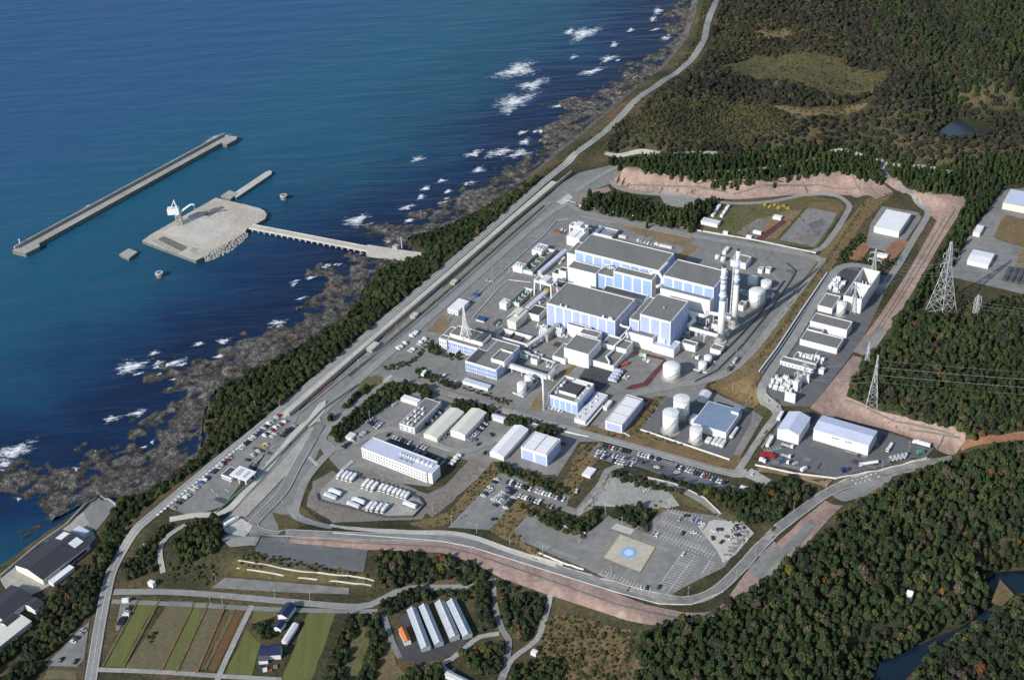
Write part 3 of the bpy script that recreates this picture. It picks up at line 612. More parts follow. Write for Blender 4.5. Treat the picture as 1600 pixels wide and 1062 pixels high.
road('forest_road', [(985,262),(1080,268),(1180,266),(1250,256),(1310,236),(1350,245),(1390,258),(1440,262),(1490,272)], 5, 'concrete', 0.5)
road('forest_road', [(945,240),(1000,238),(1060,241),(1120,240)], 5, 'concrete', 0.5)
road('ramp_road', [(1375,250),(1385,275),(1415,300),(1442,325),(1450,335),(1430,370),(1400,420),(1370,460)], 6.5, 'asphalt_pale', 0.40)
road('ring_road', [(500,664),(482,696),(462,730),(440,770),(400,812),(395,822),(410,832),(450,833),(560,838),(690,842),(740,850),(800,868),(880,893),(960,917),(1030,935),(1080,938),(1120,922),(1160,885),(1190,852),(1230,815),(1290,772),(1340,752),(1420,733),(1490,718)], 9, 'asphalt', 0.42)
road('access_road', [(265,812),(300,806),(350,800),(382,770),(420,728),(470,668),(500,655)], 6, 'concrete_pale', 0.30)
road('access_road', [(460,800),(475,755),(500,722),(520,700),(505,690),(512,672),(560,630),(610,595)], 6.5, 'asphalt_pale', 0.34)
road('access_road', [(455,790),(462,806),(490,818),(520,824)], 7, 'asphalt_pale', 0.36)
road('yard_road', [(505,708),(560,690),(600,672),(640,675),(700,702),(730,705),(770,690),(830,668)], 6.5, 'asphalt_pale', 0.30)
road('lot_road', [(905,800),(930,775),(950,735),(975,728)], 6, 'asphalt_pale', 0.3)
road('lot_road', [(1012,752),(1050,760),(1100,785),(1125,805)], 5.5, 'asphalt_pale', 0.34)
road('parapet_road', [(515,822),(560,827),(640,832),(700,833),(740,840),(800,862),(878,886)], 5.0, 'concrete_pale', 0.55)
road('village_road', [(178,925),(260,925),(340,930),(450,940),(560,948),(600,935),(640,920),(740,918)], 6, 'asphalt_pale', 0.32)
road('village_road', [(175,940),(300,945),(420,952),(590,955)], 4.5, 'asphalt', 0.30)
road('farm_track', [(394,946),(370,995),(343,1054),(338,1070)], 4, 'gravel', 0.3)
road('farm_track', [(150,1046),(250,1050),(340,1056),(440,1062)], 4, 'gravel', 0.3)
road('farm_track', [(600,960),(612,1000),(625,1028)], 4, 'asphalt', 0.3)
road('lane', [(770,905),(773,945),(785,985),(795,1000),(790,1040),(780,1070)], 4.5, 'asphalt', 0.34)
road('lane', [(780,990),(750,995),(730,1010),(705,1030),(690,1040),(720,1062)], 4, 'concrete', 0.34)
road('lane', [(860,930),(850,970),(838,1000),(800,1030),(785,1062)], 4, 'gravel', 0.34)
road('lane', [(255,895),(250,860),(262,838),(290,820)], 4, 'concrete', 0.34)
def edge_lines(pts, w, dz, offs=(-1, 1)):
    L = crom([W(x_, y_) for x_, y_ in pts], 6.0)
    for s_ in offs:
        O = []
        for i, p_ in enumerate(L):
            d = L[min(i + 1, len(L) - 1)] - L[max(i - 1, 0)]; d = d / (np.linalg.norm(d) + 1e-9); O.append(p_ + np.array([-d[1], d[0]]) * s_ * (w / 2 - 0.7))
        o = link('road_edge_line', ribbon_mesh('road_edge_line', O, 0.32, dz, 'line_white')); o['kind'] = 'structure'
edge_lines([(140,1075),(152,1000),(165,930),(178,885),(205,838),(250,795),(330,728),(400,672),(480,605),(560,536),(640,467),(720,398),(800,328),(870,268),(925,222)], 8.5, 0.66, (-1, 0, 1))
edge_lines([(482,696),(462,730),(440,770),(400,812),(395,822),(410,832),(450,833),(560,838),(690,842),(740,850),(800,868),(880,893),(960,917),(1030,935),(1080,938),(1120,922),(1160,885),(1190,852),(1230,815),(1290,772),(1340,752),(1420,733),(1490,718)], 9, 0.78, (-1, 1))
edge_lines([(720,622),(800,645),(880,668),(960,690),(1040,712),(1110,732),(1150,742)], 8, 0.68, (-1, 0))
# concrete ramps beside the gate road
sheet('concrete_ramp', [(382,840),(352,832),(345,815),(372,806),(395,822)], 'concrete_pale', 0.8)
sheet('concrete_ramp', [(476,662),(498,632),(510,625),(508,642),(492,662),(482,668)], 'concrete_pale', 0.86)
sheet('concrete_ramp', [(360,806),(440,722),(476,680),(485,668),(492,668),(450,740),(385,808)], 'concrete', 0.72)
sheet('concrete_apron', [(1448,728),(1490,714),(1492,720),(1452,735)], 'concrete_pale', 0.6)
sheet('concrete_apron', [(870,316),(888,303),(896,309),(880,322)], 'concrete_pale', 0.5)
# ponds
for nm, mt, z, pts in [('pond','pond_pale',40.4,[(1466,205),(1500,185),(1512,196),(1532,199),(1560,203),(1530,207),(1505,212),(1485,214)]),
 ('pond','pond_water',14.4,[(1336,1100),(1350,1035),(1395,1015),(1440,1005),(1500,980),(1540,952),(1556,960),(1470,1014),(1432,1045),(1398,1100)]),
 ('pond','pond_water',14.4,[(1536,908),(1560,893),(1660,886),(1660,905),(1570,935),(1556,930)])]:
    pw = [G(x, y, z)[:2] for x, y in pts]
    o = link(nm, sheet_mesh(nm, pw, z, mt, 20, zfun=lambda x, y: 0.0)); o['kind'] = 'structure'
sheet('pond_dam', [(1548,945),(1562,908),(1584,932),(1566,950)], 'grass_dry', 2.2)
# fields by the village
for mt, pts in [('field_green',[(162,1041),(219,936),(247,936),(190,1042)]),('field_brown',[(195,1044),(265,938),(303,940),(251,1048)]),('field_green',[(252,1048),(306,940),(325,941),(275,1049)]),
 ('field_brown',[(277,1050),(327,941),(352,943),(306,1052)]),('field_rust',[(308,1045),(350,962),(356,964),(316,1046)]),('field_rust',[(324,1046),(374,944),(386,945),(336,1050)]),('grass_green',[(318,1046),(357,964),(360,944),(373,944),(322,1046)]),('field_green',[(352,1053),(386,983),(395,994),(409,1004),(393,1056)]),('field_green',[(393,973),(400,945),(437,947),(432,959)]),
 ('field_green',[(440,1062),(485,952),(526,954),(488,1062)]),('grass_green',[(100,1000),(140,960),(128,985),(112,1005)]),('field_brown',[(66,1062),(75,1045),(120,1048),(118,1062)]),('grass_green',[(535,1062),(555,985),(575,975),(578,1010),(560,1062)])]:
    sheet('field', pts, mt, 0.2, 8, jag=0.4)
for pts in ([(217,937),(160,1042)],[(250,937),(192,1044)],[(304,941),(252,1048)],[(326,942),(276,1050)],[(353,944),(307,1052)],[(435,960),(395,974)]): road('field_bank', pts, 1.6, 'grass_dry', 0.5, curve=False)
# planted terraces
for pts in ([(370,888),(450,902),(580,915)],[(372,876),(450,890),(585,908)]): road('terrace_kerb', pts, 0.9, 'concrete_pale', 0.4, curve=False)
sheet('terrace_bank', [(362,878),(400,866),(585,905),(585,918),(360,900)], 'scrub', 0.2)
sheet('terrace_lot', [(330,918),(352,902),(470,912),(545,918),(545,928),(440,925)], 'asphalt', 0.22)
# ------------------------------------------------------------------ building kit
_PANELS = {}
def panel_mesh(w, h, t, m, nm='wall_panel'):
    k = (round(w, 2), round(h, 2), round(t, 2), m, nm)
    if k not in _PANELS:
        q = MB(); q.box(-w / 2, w / 2, -t / 2, t / 2, 0, h); _PANELS[k] = q.mesh(nm, m)
    return _PANELS[k]
def footprint(FL, FR, BR, zr, ang=YA):
    a = np.array([math.cos(ang), math.sin(ang), 0]); b = np.array([-math.sin(ang), math.cos(ang), 0])
    p0, p1, p2 = G(*FL, zr), G(*FR, zr), G(*BR, zr)
    w = float((p1 - p0) @ a); d = float((p2 - p1) @ b)
    return p1 - a * w / 2 + b * d / 2, abs(w), abs(d)
def building(name, label, FL, FR, BR, h, zb=0.0, wall='white', roof='roof_grey', rim=0.9, front=0, side=0, panel='panel_blue', pz=(1.0, 1.6), cat='building',
             gable=None, ang=YA, wins=None, swins=None, doors=None, group=None, pad=0.82, wm='window_blue'):
    """box building surveyed by three roof corners; wall, roof, parapet and every panel, window and door are its parts"""
    c, w, d = footprint(FL, FR, BR, zb + h, ang)
    r = empty(name, (c[0], c[1], zb), ang); tag(r, label, cat, group); x, y = w / 2, d / 2
    NOTREE.append((np.array([c[:2]]), max(w, d) / 2 + 2.5) if max(w, d) < 25 else (np.array([c[:2] + (np.array([math.cos(ang), math.sin(ang)]) if w > d else np.array([-math.sin(ang), math.cos(ang)])) * k_ * (max(w, d) - min(w, d)) / 2 for k_ in np.linspace(-1, 1, 6)]), min(w, d) / 2 + 3))
    q = MB()
    if gable is None:
        q.box(-x, x, -y, y, -1.0, h - rim); q.build('wall', wall, r)
        q = MB(); q.box(-x + 0.6, x - 0.6, -y + 0.6, y - 0.6, h - rim + 0.01, h - rim + 0.35); q.build('roof', roof, r)
        q = MB(); k = 0.55
        q.box(-x - 0.06, x + 0.06, -y - 0.06, -y + k, h - rim, h); q.box(-x - 0.06, x + 0.06, y - k, y + 0.06, h - rim, h)
        q.box(-x - 0.06, -x + k, -y + k, y - k, h - rim, h); q.box(x - k, x + 0.06, -y + k, y - k, h - rim, h); tag(q.build('parapet', wall, r), kind='stuff') if False else q.build('parapet', wall, r)
    else:                                   # ridge along the longer side ('y') or along x
        rise, along = gable
        if along == 'y':
            prof = [(-x, -1.0), (x, -1.0), (x, h), (0, h + rise), (-x, h)]
            q.hexa([(a_, -y, z) for a_, z in prof], [(a_, y, z) for a_, z in prof]); q.build('wall', wall, r)
            for s in (-1, 1):
                q = MB(); o_ = 0.35; q.hexa([(s * (x + o_), -y - o_, h - o_ * rise / x), (s * 0.0, -y - o_, h + rise), (s * 0.0, y + o_, h + rise), (s * (x + o_), y + o_, h - o_ * rise / x)],
                       [(s * (x + o_), -y - o_, h - o_ * rise / x + 0.25), (0.0, -y - o_, h + rise + 0.25), (0.0, y + o_, h + rise + 0.25), (s * (x + o_), y + o_, h - o_ * rise / x + 0.25)]); q.build('roof_slope', roof, r)
        else:
            prof = [(-y, -1.0), (y, -1.0), (y, h), (0, h + rise), (-y, h)]
            q.hexa([(-x, b_, z) for b_, z in prof], [(x, b_, z) for b_, z in prof]); q.build('wall', wall, r)
            for s in (-1, 1):
                q = MB(); o_ = 0.35; q.hexa([(-x - o_, s * (y + o_), h - o_ * rise / y), (x + o_, s * (y + o_), h - o_ * rise / y), (x + o_, 0, h + rise), (-x - o_, 0, h + rise)],
                       [(-x - o_, s * (y + o_), h - o_ * rise / y + 0.25), (x + o_, s * (y + o_), h - o_ * rise / y + 0.25), (x + o_, 0, h + rise + 0.25), (-x - o_, 0, h + rise + 0.25)]); q.build('roof_slope', roof, r)
    z0, z1 = pz[0], h - pz[1]
    if front:
        pm = panel_mesh(w / front * pad, z1 - z0, 0.3, panel)
        for i in range(front): link('wall_panel', pm, r, (-x + w / front * (i + 0.5), -y, z0))
    if side:
        pm = panel_mesh(d / side * pad, z1 - z0, 0.3, panel)
        for i in range(side): link('wall_panel', pm, r, (x, -y + d / side * (i + 0.5), z0), math.pi / 2)
    if wins:                                # (rows, columns, width share, height, first sill)
        nr, nc, ws, wh, zs = wins; fl = (h - zs - 0.6) / nr; pm = panel_mesh(w / nc * ws, wh, 0.44 if front else 0.16, wm, 'window')
        for i in range(nr):
            for j in range(nc): link('window', pm, r, (-x + w / nc * (j + 0.5), -y, zs + fl * i))
    if swins:
        nr, nc, ws, wh, zs = swins; fl = (h - zs - 0.6) / nr; pm = panel_mesh(d / nc * ws, wh, 0.16, wm, 'window')
        for i in range(nr):
            for j in range(nc): link('window', pm, r, (x, -y + d / nc * (j + 0.5), zs + fl * i), math.pi / 2)
    if doors:
        for (fx, dw, dh) in doors: link('door', panel_mesh(dw, dh, 0.22, 'offwhite', 'door'), r, (-x + w * fx, -y, 0.05))
    return r, w, d
def roof_box(parent, x0, x1, y0, y1, z0, z1, m='white', name='roof_unit'):
    q = MB(); q.box(x0, x1, y0, y1, z0, z1); return q.build(name, m, parent)
def tank(label, top_px, r_px, h, zb=0.0, dome=0.0, pad=1.25, name='storage_tank', band=None, roofm='white', group=None):
    """vertical tank surveyed by the centre of its roof rim"""
    p = G(*top_px, zb + h); dist = np.linalg.norm(p - [0, 0, CAM_H]); r = r_px * dist / FPX
    o = empty(name, (p[0], p[1], zb)); tag(o, label, 'tank', group)
    q = MB(); q.cyl((0, 0), r, r, -0.5, h, 28); smooth_side(q.build('shell', 'white', o))
    q = MB()
    if dome: q.dome((0, 0), r * 1.01, h, dome, 28)
    else: q.cyl((0, 0), r * 1.02, r * 0.1, h, h + 0.5 + r * 0.05, 28)
    q.build('roof', roofm, o)
    q = MB(); n = 28
    q.cyl((0, 0), r + 0.25, r + 0.25, h - 0.5, h - 0.1, n); q.build('rim', 'offwhite', o)
    if pad: q = MB(); q.cyl((0, 0), r * pad, r * pad, -0.5, 0.6, 28); q.build('foundation', 'concrete', o)
    q = MB()
    for k in range(12):
        a0 = 3.6 + k * 0.16; a1 = a0 + 0.16
        q.bar(((r + 0.35) * math.cos(a0), (r + 0.35) * math.sin(a0), 0.5 + (h - 0.7) * k / 12), ((r + 0.35) * math.cos(a1), (r + 0.35) * math.sin(a1), 0.5 + (h - 0.7) * (k + 1) / 12), 0.4)
    q.build('stair', 'steel', o)
    return o, r
def smooth_side(o):
    for p in o.data.polygons:
        if abs(p.normal.z) < 0.5: p.use_smooth = True
    return o
def pipe_run(name, label, pts, r, m='white', cat='pipe', legs=True, group=None):
    o = empty(name, (pts[0][0], pts[0][1], 0)); tag(o, label, cat, group); o0 = np.array([pts[0][0], pts[0][1], 0])
    q = MB(); q.tube([np.array(p) - o0 for p in pts], r, 10); smooth_side(q.build('duct', m, o))
    if legs:
        for p, p2 in zip(pts, pts[1:]):
            mid = (np.array(p) + np.array(p2)) / 2 - o0
            if mid[2] > 2 + r:
                q = MB(); q.box(mid[0] - 0.3, mid[0] + 0.3, mid[1] - 0.3, mid[1] + 0.3, -0.3, mid[2] - r * 0.7); q.build('support', 'steel_pale', o)
    return o
def local(root):
    m_ = Matrix.Rotation(-root.rotation_euler.z, 3, 'Z'); l = Vector(root.location)
    return lambda p: m_ @ (Vector([float(v) for v in p]) - l)

# ------------------------------------------------------------------ turbine and reactor halls
tb2, w, d = building('turbine_hall', 'largest white turbine hall with pale blue panels and grey roof, farthest back', (899,390), (1029,422.5), (1052.5,395.5), 26, front=9, side=3, pz=(1, 2.2))
tb1, w, d = building('turbine_hall', 'front white turbine hall with eight lilac panels below the plain grey roof', (854.5,472.5), (961,501.5), (992.5,467.5), 24, front=8, side=4, panel='panel_lilac', pz=(1, 1.6))
for fx in (-0.3, -0.22, 0.32, 0.41, 0.44):
    roof_box(tb1, w * fx - 0.7, w * fx + 0.7, -d / 2 + 0.9, -d / 2 + 2.2, 23.5, 25.6, name='roof_vent')
rb2, w, d = building('reactor_hall', 'tall square reactor hall with five blue front panels just left of the stacks', (1036.5,430), (1115.5,449.5), (1137,423.5), 36.6, front=5, side=4, pz=(2, 2.2))
rb1, w, d = building('reactor_hall', 'tall front reactor hall with three lilac panels and shaded blue side', (999.5,491), (1048,503), (1075.5,470.5), 31, front=3, side=5, panel='panel_lilac', pz=(1, 2.0))
roof_box(rb1, -0.5, 0.5, -1, 0, 30.4, 32.4, 'steel', 'roof_vent')
building('hall_wing', 'narrow lower wing on the left flank of the front reactor hall', (983.5,497.5), (998.5,501.3), (1028,466.5), 24.5, front=1, panel='panel_lilac')
building('hall_annex', 'white low annex in front of the front reactor hall', (977,517), (1020,528.5), (1026,522), 14, roof='roof_grey')
an, w, d = building('hall_annex', 'white annex with pale roof at the right foot of the front reactor hall', (1020,537), (1053,546.5), (1064,534), 8.5, roof='roof_pale')
roof_box(an, -w / 2 + 2, -w / 2 + 9, -1, 1.5, 7.9, 11.5, 'white', 'air_unit'); roof_box(an, 2, 4, -2, 0, 7.9, 9.4, 'white', 'air_unit')
building('hall_annex', 'grey roofed annex stepping down in front of the back reactor hall', (1030,452), (1109.5,469.5), (1114,464), 26)
building('hall_annex', 'small annex with blue lower wall beside the rear reactor hall annex', (1076,476), (1104,484), (1110,472), 16, front=3, pz=(1, 6))
building('hall_annex', 'blue panelled hall with grey roof between the two halls of the back unit', (959,422.5), (1018.5,438), (1024.5,429.5), 29, front=4, pz=(1, 2))
building('hall_annex', 'white windowless annex before the left end of the back turbine hall', (887,417), (931,428), (941,417.5), 20, front=0)
building('hall_annex', 'two panel blue annex set behind the white windowless annex', (934,426.5), (958,433), (967,422), 19, front=2)
building('hall_annex', 'small white block at the left end of the back turbine hall', (886,394.5), (899,398), (915,380), 17)
building('low_annex', 'low dark roofed block between front turbine hall and the back unit', (942,452), (1006,469.5), (1013,461.5), 12, roof='roof_dark')
building('low_annex', 'narrow white annex along the foot of the front turbine hall', (886.5,505.5), (921,515), (924,511.5), 13, roof='roof_dark')
building('low_annex', 'small flat annex with white front left of the front turbine hall', (823,488), (842,493), (853,480), 7, roof='roof_dark')
building('low_annex', 'small white block left of the windowless annex', (873,421.5), (884,424.5), (889,419), 13, roof='roof_dark')
building('low_annex', 'tiny grey roofed block beside the blue conveyor gallery', (863,426), (873,428.5), (879,421), 7, roof='roof_dark')
# service block in front
building('service_block', 'big plain white service block with grey roof before the front turbine hall', (881,543), (919.5,553.5), (940,532), 15.5)
building('service_block', 'low white wing at the left end of the big plain service block', (863,555.5), (883,561), (901,541), 6)
sb, w, d = building('service_block', 'low white wing with kinked white duct on its grey roof', (920.5,561), (959,571.5), (977,551), 6.5)
building('service_block', 'grey roofed block behind the wing with the kinked duct', (941,535.5), (978.5,546), (989.5,534), 10)
building('service_block', 'small grey roofed block behind the big plain service block', (905,520), (933.5,527), (941,519), 13)
building('service_block', 'tiny white box against the big plain service block', (908.5,561), (917.5,563.5), (919.5,561), 6)
building('pump_house', 'small white pump house right of the front reactor hall annex', (1064.5,535), (1086.5,540.5), (1090,534.5), 7)
building('pump_house', 'small white pump house at the foot of the left stack', (1110,543), (1126,548), (1131,540), 5)
building('pump_house', 'small white block between the right stack and the big round tank', (1153.5,475.5), (1161.5,478), (1166,471), 6)
building('pump_house', 'white block with grey roof standing behind the two stacks', (1141,406.5), (1165.5,411.5), (1174.5,401), 7, doors=[(0.8, 3, 4)])
building('pump_house', 'cube shaped white kiosk left of its twin near the white tanks', (1184.5,419), (1191,421), (1194,417.5), 5)
building('pump_house', 'cube shaped white kiosk right of its twin near the white tanks', (1196.5,419), (1203,421), (1206,417.5), 5)
building('pump_house', 'white block between the two stacks at ground level', (1112,505), (1121,507.5), (1127,501), 7)
# pale blue waste treatment building and its neighbours
hb, w, d = building('treatment_building', 'blue panelled treatment building with roof well full of pipes', (857.5,614), (902,629), (927.5,599), 12.5, front=5, side=4, rim=2.4, pz=(0.8, 3.0), roof='roof_grey')
roof_box(hb, -w * 0.28, w * 0.3, -d * 0.22, d * 0.26, 10.2, 13.0, 'roof_dark', 'penthouse')
q = MB(); q.box(-w * 0.29, w * 0.31, -d * 0.235, -d * 0.22, 10.2, 13.2); q.build('penthouse_face', 'white', hb)
for k in range(3):
    q = MB(); q.tube([(-w * 0.2, d * 0.34 + k * 1.3, 11.6), (w * 0.34, d * 0.34 + k * 1.3, 11.6)], 0.4, 8); q.build('roof_pipe', 'steel_pale', hb)
for k in range(6): roof_box(hb, w * 0.36, w * 0.36 + 2.4, -d * 0.4 + k * d * 0.13, -d * 0.4 + k * d * 0.13 + 1.8, 10.2, 12.2, 'offwhite' if k % 2 else 'steel', 'air_unit')
for k in range(4): roof_box(hb, -w * 0.42, -w * 0.42 + 2.6, -d * 0.3 + k * d * 0.17, -d * 0.3 + k * d * 0.17 + 2.2, 10.2, 12.4, 'steel' if k % 2 else 'white', 'air_unit')
la, w, d = building('low_plant_room', 'long low pale plant room right of the treatment building', (899.5,650), (914.5,658), (949.5,616.5), 4.5, roof='offwhite', rim=0.5)
for k in range(7): roof_box(la, -w * 0.3 + (k % 2) * w * 0.25, -w * 0.3 + (k % 2) * w * 0.25 + 1.6, -d * 0.45 + (k * 0.13) * d, -d * 0.45 + (k * 0.13) * d + 1.6, 4.2, 5.4, 'steel' if k < 4 else 'white', 'air_unit')
building('low_plant_room', 'small white box beside the long low plant room', (943,634), (948,636.5), (957,626), 3.5, roof='roof_white', rim=0.3)
o = empty('cooler_rack', G(930, 651, 0), YA); tag(o, 'row of small dark cooling units beside the long low plant room', 'cooling units')
um = panel_mesh(1.6, 1.8, 2.2, 'steel_dark', 'cooling_unit'); um2 = panel_mesh(1.6, 0.2, 2.2, 'white', 'unit_cover')
for k in range(12):
    y_ = -15 + k * 2.6; u_ = link('cooling_unit', um, o, (0, y_, 0.1)); link('unit_cover', um2, u_, (0, 0, 1.85))
b3, w, d = building('battery_building', 'white and blue building with three pale roof bays beside the access road', (946,656), (971.8,664), (1001.9,622.2), 9, front=1, side=5, roof='roof_dark', panel='panel_lilac', rim=0.8)
for k in range(3): roof_box(b3, -w * 0.44, w * 0.44, -d * 0.46 + k * d * 0.31, -d * 0.46 + k * d * 0.31 + d * 0.285, 8.4, 8.9, 'roof_white', 'roof_bay')
b4, w, d = building('battery_building', 'white and blue building with four pale roof bays beside the long tent hall', (814,697.5), (854.5,710.5), (876.5,686), 11.6, front=2, side=4, roof='roof_dark', panel='panel_lilac', rim=0.8, pz=(0.5, 2.6))
for k in range(2):
    for j in range(2): roof_box(b4, -w * 0.45 + j * w * 0.46, -w * 0.45 + j * w * 0.46 + w * 0.43, -d * 0.45 + k * d * 0.46, -d * 0.45 + k * d * 0.46 + d * 0.43, 11.0, 11.5, 'roof_white', 'roof_bay')
# administration
ad, w, d = building('office_block', 'white office block with lilac window bands right of the forecourt', (726.7,563.6), (775.3,577.7), (792.2,534.2), 10.9, front=3, side=4, panel='panel_lilac', pz=(0.8, 1.6), wins=(2, 14, 0.45, 1.5, 2.2), pad=0.9)
roof_box(ad, -w * 0.5 + 0.7, -w * 0.5 + 9, -d * 0.5 + 0.7, d * 0.0, 10.2, 10.6, 'roof_dark', 'lower_roof')
aw, w, d = building('office_block', 'long white office wing with lilac windows under the lattice mast', (688.2,525.8), (760.6,548.4), (775.3,529.2), 10.5, front=8, panel='panel_lilac', pz=(0.8, 1.6), wins=(2, 24, 0.45, 1.5, 2.2), pad=0.9)
q = MB(); q.box(-w / 2 + 12, -w / 2 + 21, -d / 2 - 7, -d / 2 + 0.02, 3.4, 3.8); q.build('entrance_canopy', 'roof_pale', aw)
for k in (12.4, 20.2): q = MB(); q.box(-w / 2 + k, -w / 2 + k + 0.4, -d / 2 - 6.8, -d / 2 - 6.4, -0.5, 3.4); q.build('canopy_post', 'white', aw)
building('office_block', 'projecting white corner block at the left end of the office wing', (684.9,528.6), (697.5,531.5), (703,525), 11, wins=(2, 3, 0.5, 1.4, 2.2))
ph, w, d = building('roof_penthouse', 'white penthouse on the office wing carrying the lattice mast', (704,519.5), (753.8,535.4), (765,521.8), 4.2, zb=9.6)
roof_box(ph, w * 0.28, w * 0.46, -d * 0.4, -d * 0.05, 3.6, 5.2, 'steel_dark', 'cooling_unit'); roof_box(ph, w * 0.28, w * 0.46, d * 0.05, d * 0.4, 3.6, 5.2, 'steel_dark', 'cooling_unit')
building('roof_penthouse', 'white penthouse with open well on the right office block', (769.6,556.8), (787.7,565.3), (798.4,549), 4.6, zb=9.6, rim=2.0)
building('bike_shed', 'low white shed with grey roof in front of the right office block', (722.8,594.6), (762,607), (766,601), 3, roof='roof_pale', rim=0.3)
building('small_hall', 'small white building with pale roof between seawall road and lattice mast', (699,481.7), (715.6,486.2), (730,469.3), 5, roof='roof_white', rim=0.4, wins=(1, 4, 0.4, 1.5, 1.4))
bg, w, d = building('beige_hall', 'windowless beige hall with raised roof strip left of the front turbine hall', (788,498.9), (806,503.4), (824.7,484.2), 9, wall='cream', roof='cream', rim=0.4, doors=[(0.5, 4, 3.5)])
roof_box(bg, -2.5, 2.5, -d * 0.1, d * 0.48, 8.9, 10.2, 'cream', 'roof_ridge')
for lab, FL, FR, BR, h in [('white screen house left of the beige hall pits', (780,472.3), (790.8,475), (797,468), 7), ('white screen house beside the upper pump pit', (801,414.8), (815.7,418.6), (821,412), 6.5),
    ('white concrete valve house behind the upper pump pit', (831,389.5), (846,393.5), (856,383), 6)]:
    o, w, d = building('screen_house', lab, FL, FR, BR, h, doors=[(0.3, 2.5, 3), (0.7, 2, 2.2)], roof='offwhite', rim=0.7)
    for k in range(3): roof_box(o, -w * 0.3 + k * w * 0.28, -w * 0.3 + k * w * 0.28 + 1.3, -d * 0.2, d * 0.2, h - 0.6, h + 0.9 + 0.5 * (k == 1), 'offwhite', 'roof_vent')
# walled pump pits
def pit(label, FL, FR, BR, h, n, m='pump_green', zt=0.0):
    c, w, d = footprint(FL, FR, BR, h); r = empty('pump_pit', (c[0], c[1], 0), YA); tag(r, label, 'pump pit'); x, y, k = w / 2, d / 2, 0.8
    for nm, a in (('pit_wall', (-x, x, -y, -y + k)), ('pit_wall', (-x, x, y - k, y)), ('pit_wall', (-x, -x + k, -y + k, y - k)), ('pit_wall', (x - k, x, -y + k, y - k))):
        q = MB(); q.box(a[0], a[1], a[2], a[3], -0.5, h); q.build(nm, 'offwhite' if a[3] < 0 or a[2] > 0 else 'concrete', r)
    q = MB(); q.box(-x + k, x - k, -y + k, y - k, 0.3, 0.7); q.build('pit_floor', 'concrete_dark', r)
    for i in range(n):
        yy = -y + k + (d - 2 * k) * (i + 0.5) / n
        q = MB(); q.cyl((-x * 0.25, yy), 1.1, 1.1, 0.7, 3.0, 10); q.cyl((-x * 0.25, yy), 0.7, 0.5, 3.0, 4.2, 10); q.build('pump', m, r)
        q = MB(); q.tube([(-x * 0.25, yy, 1.8), (x * 0.45, yy, 1.8)], 0.6, 8); q.build('pump_pipe', m, r)
    return r, w, d
pit('upper walled pit with green pumps left of the blue conveyor gallery', (812,420), (832,425), (866,390), 4, 5)
pit('lower walled pit with green pumps right of the white screen house', (797,470), (811,474), (834,452), 4, 4)
pt, w, d = pit('walled pit with dark fans behind the office wing', (774,524), (822,537), (833,525), 5, 6, 'steel_dark')
ik, w, d = pit('open screen pit with dark bars behind the back turbine hall', (925,362), (956,370), (965,359), 5, 1, 'steel')
for k in range(6): q = MB(); q.bar((-w * 0.1 + k * w * 0.09, -d * 0.4, 3.9), (-w * 0.1 + k * w * 0.09, d * 0.4, 3.9), 0.9); q.build('grating_beam', 'steel', ik)
q = MB(); q.tube([(-w * 0.42, -d * 0.3, 3.6), (-w * 0.25, d * 0.35, 3.6)], 2.6, 12); smooth_side(q.build('drum', 'roof_blue', ik))
wh, w, d = building('white_store', 'white ribbed store behind the small gantry at the back turbine hall', (886,368), (905,373.5), (917,360), 10, roof='roof_white', rim=0.3)
q = MB(); q.box(-1.2, 1.2, -d / 2, d / 2, 9.9, 10.8); q.build('roof_ridge', 'white', wh)
# conveyor / pipe galleries
def gallery(label, a, b, w, z0, z1, m='roof_blue', name='pipe_gallery', legs=3, wall='steel'):
    """covered gallery between two points at a given level"""
    pa, pb = G(*a, z1), G(*b, z1); L = np.linalg.norm(pb - pa); ang = math.atan2(pb[1] - pa[1], pb[0] - pa[0]); c = (pa + pb) / 2
    r = empty(name, (c[0], c[1], 0), ang); tag(r, label, 'gallery')
    q = MB(); q.box(-L / 2, L / 2, -w / 2, w / 2, z0, z1); q.build('body', wall, r)
    q = MB(); q.hexa([(-L / 2, -w / 2 - 0.2, z1), (L / 2, -w / 2 - 0.2, z1), (L / 2, w / 2 + 0.2, z1), (-L / 2, w / 2 + 0.2, z1)], [(-L / 2, -w / 4, z1 + 0.7), (L / 2, -w / 4, z1 + 0.7), (L / 2, w / 4, z1 + 0.7), (-L / 2, w / 4, z1 + 0.7)]); q.build('roof', m, r)
    if z0 > 1:
        for k in range(legs):
            xx = -L / 2 + L * (k + 0.5) / legs; q = MB(); q.box(xx - 0.3, xx + 0.3, -w / 2 + 0.2, w / 2 - 0.2, -0.5, z0); q.build('leg', 'steel_pale', r)
    return r, L
gallery('blue grey roofed gallery running up beside the upper pump pit', (843,425), (884,390), 4.5, 0, 4, 'roof_pale')
gallery('blue grey roofed gallery running up beside the lower pump pit', (824,480), (853,455), 4.5, 0, 4, 'roof_pale')
br, L = gallery('white footbridge corridor between office block and treatment building', (793,567), (855,586.5), 3.5, 4.5, 8, 'steel', 'footbridge', 4, 'white')
for k in range(7): link('window', panel_mesh(1.0, 0.7, 0.14, 'glass_dark', 'window'), br, (-L * 0.42 + k * L * 0.13, -1.75, 6.2))
gallery('short white corridor joining the footbridge to the treatment building', (857,587), (866,577), 3.5, 4.5, 8, 'steel', 'footbridge', 1, 'white')
gallery('white pipe rack from the front turbine hall towards the office block', (822,540), (872,506), 3.0, 6, 7.2, 'steel_pale', 'pipe_rack', 5, 'steel_pale')
gallery('thin grey pipe rack bordering the dark service yard', (822,551), (868,566), 1.6, 3.5, 4.2, 'steel', 'pipe_rack', 5)
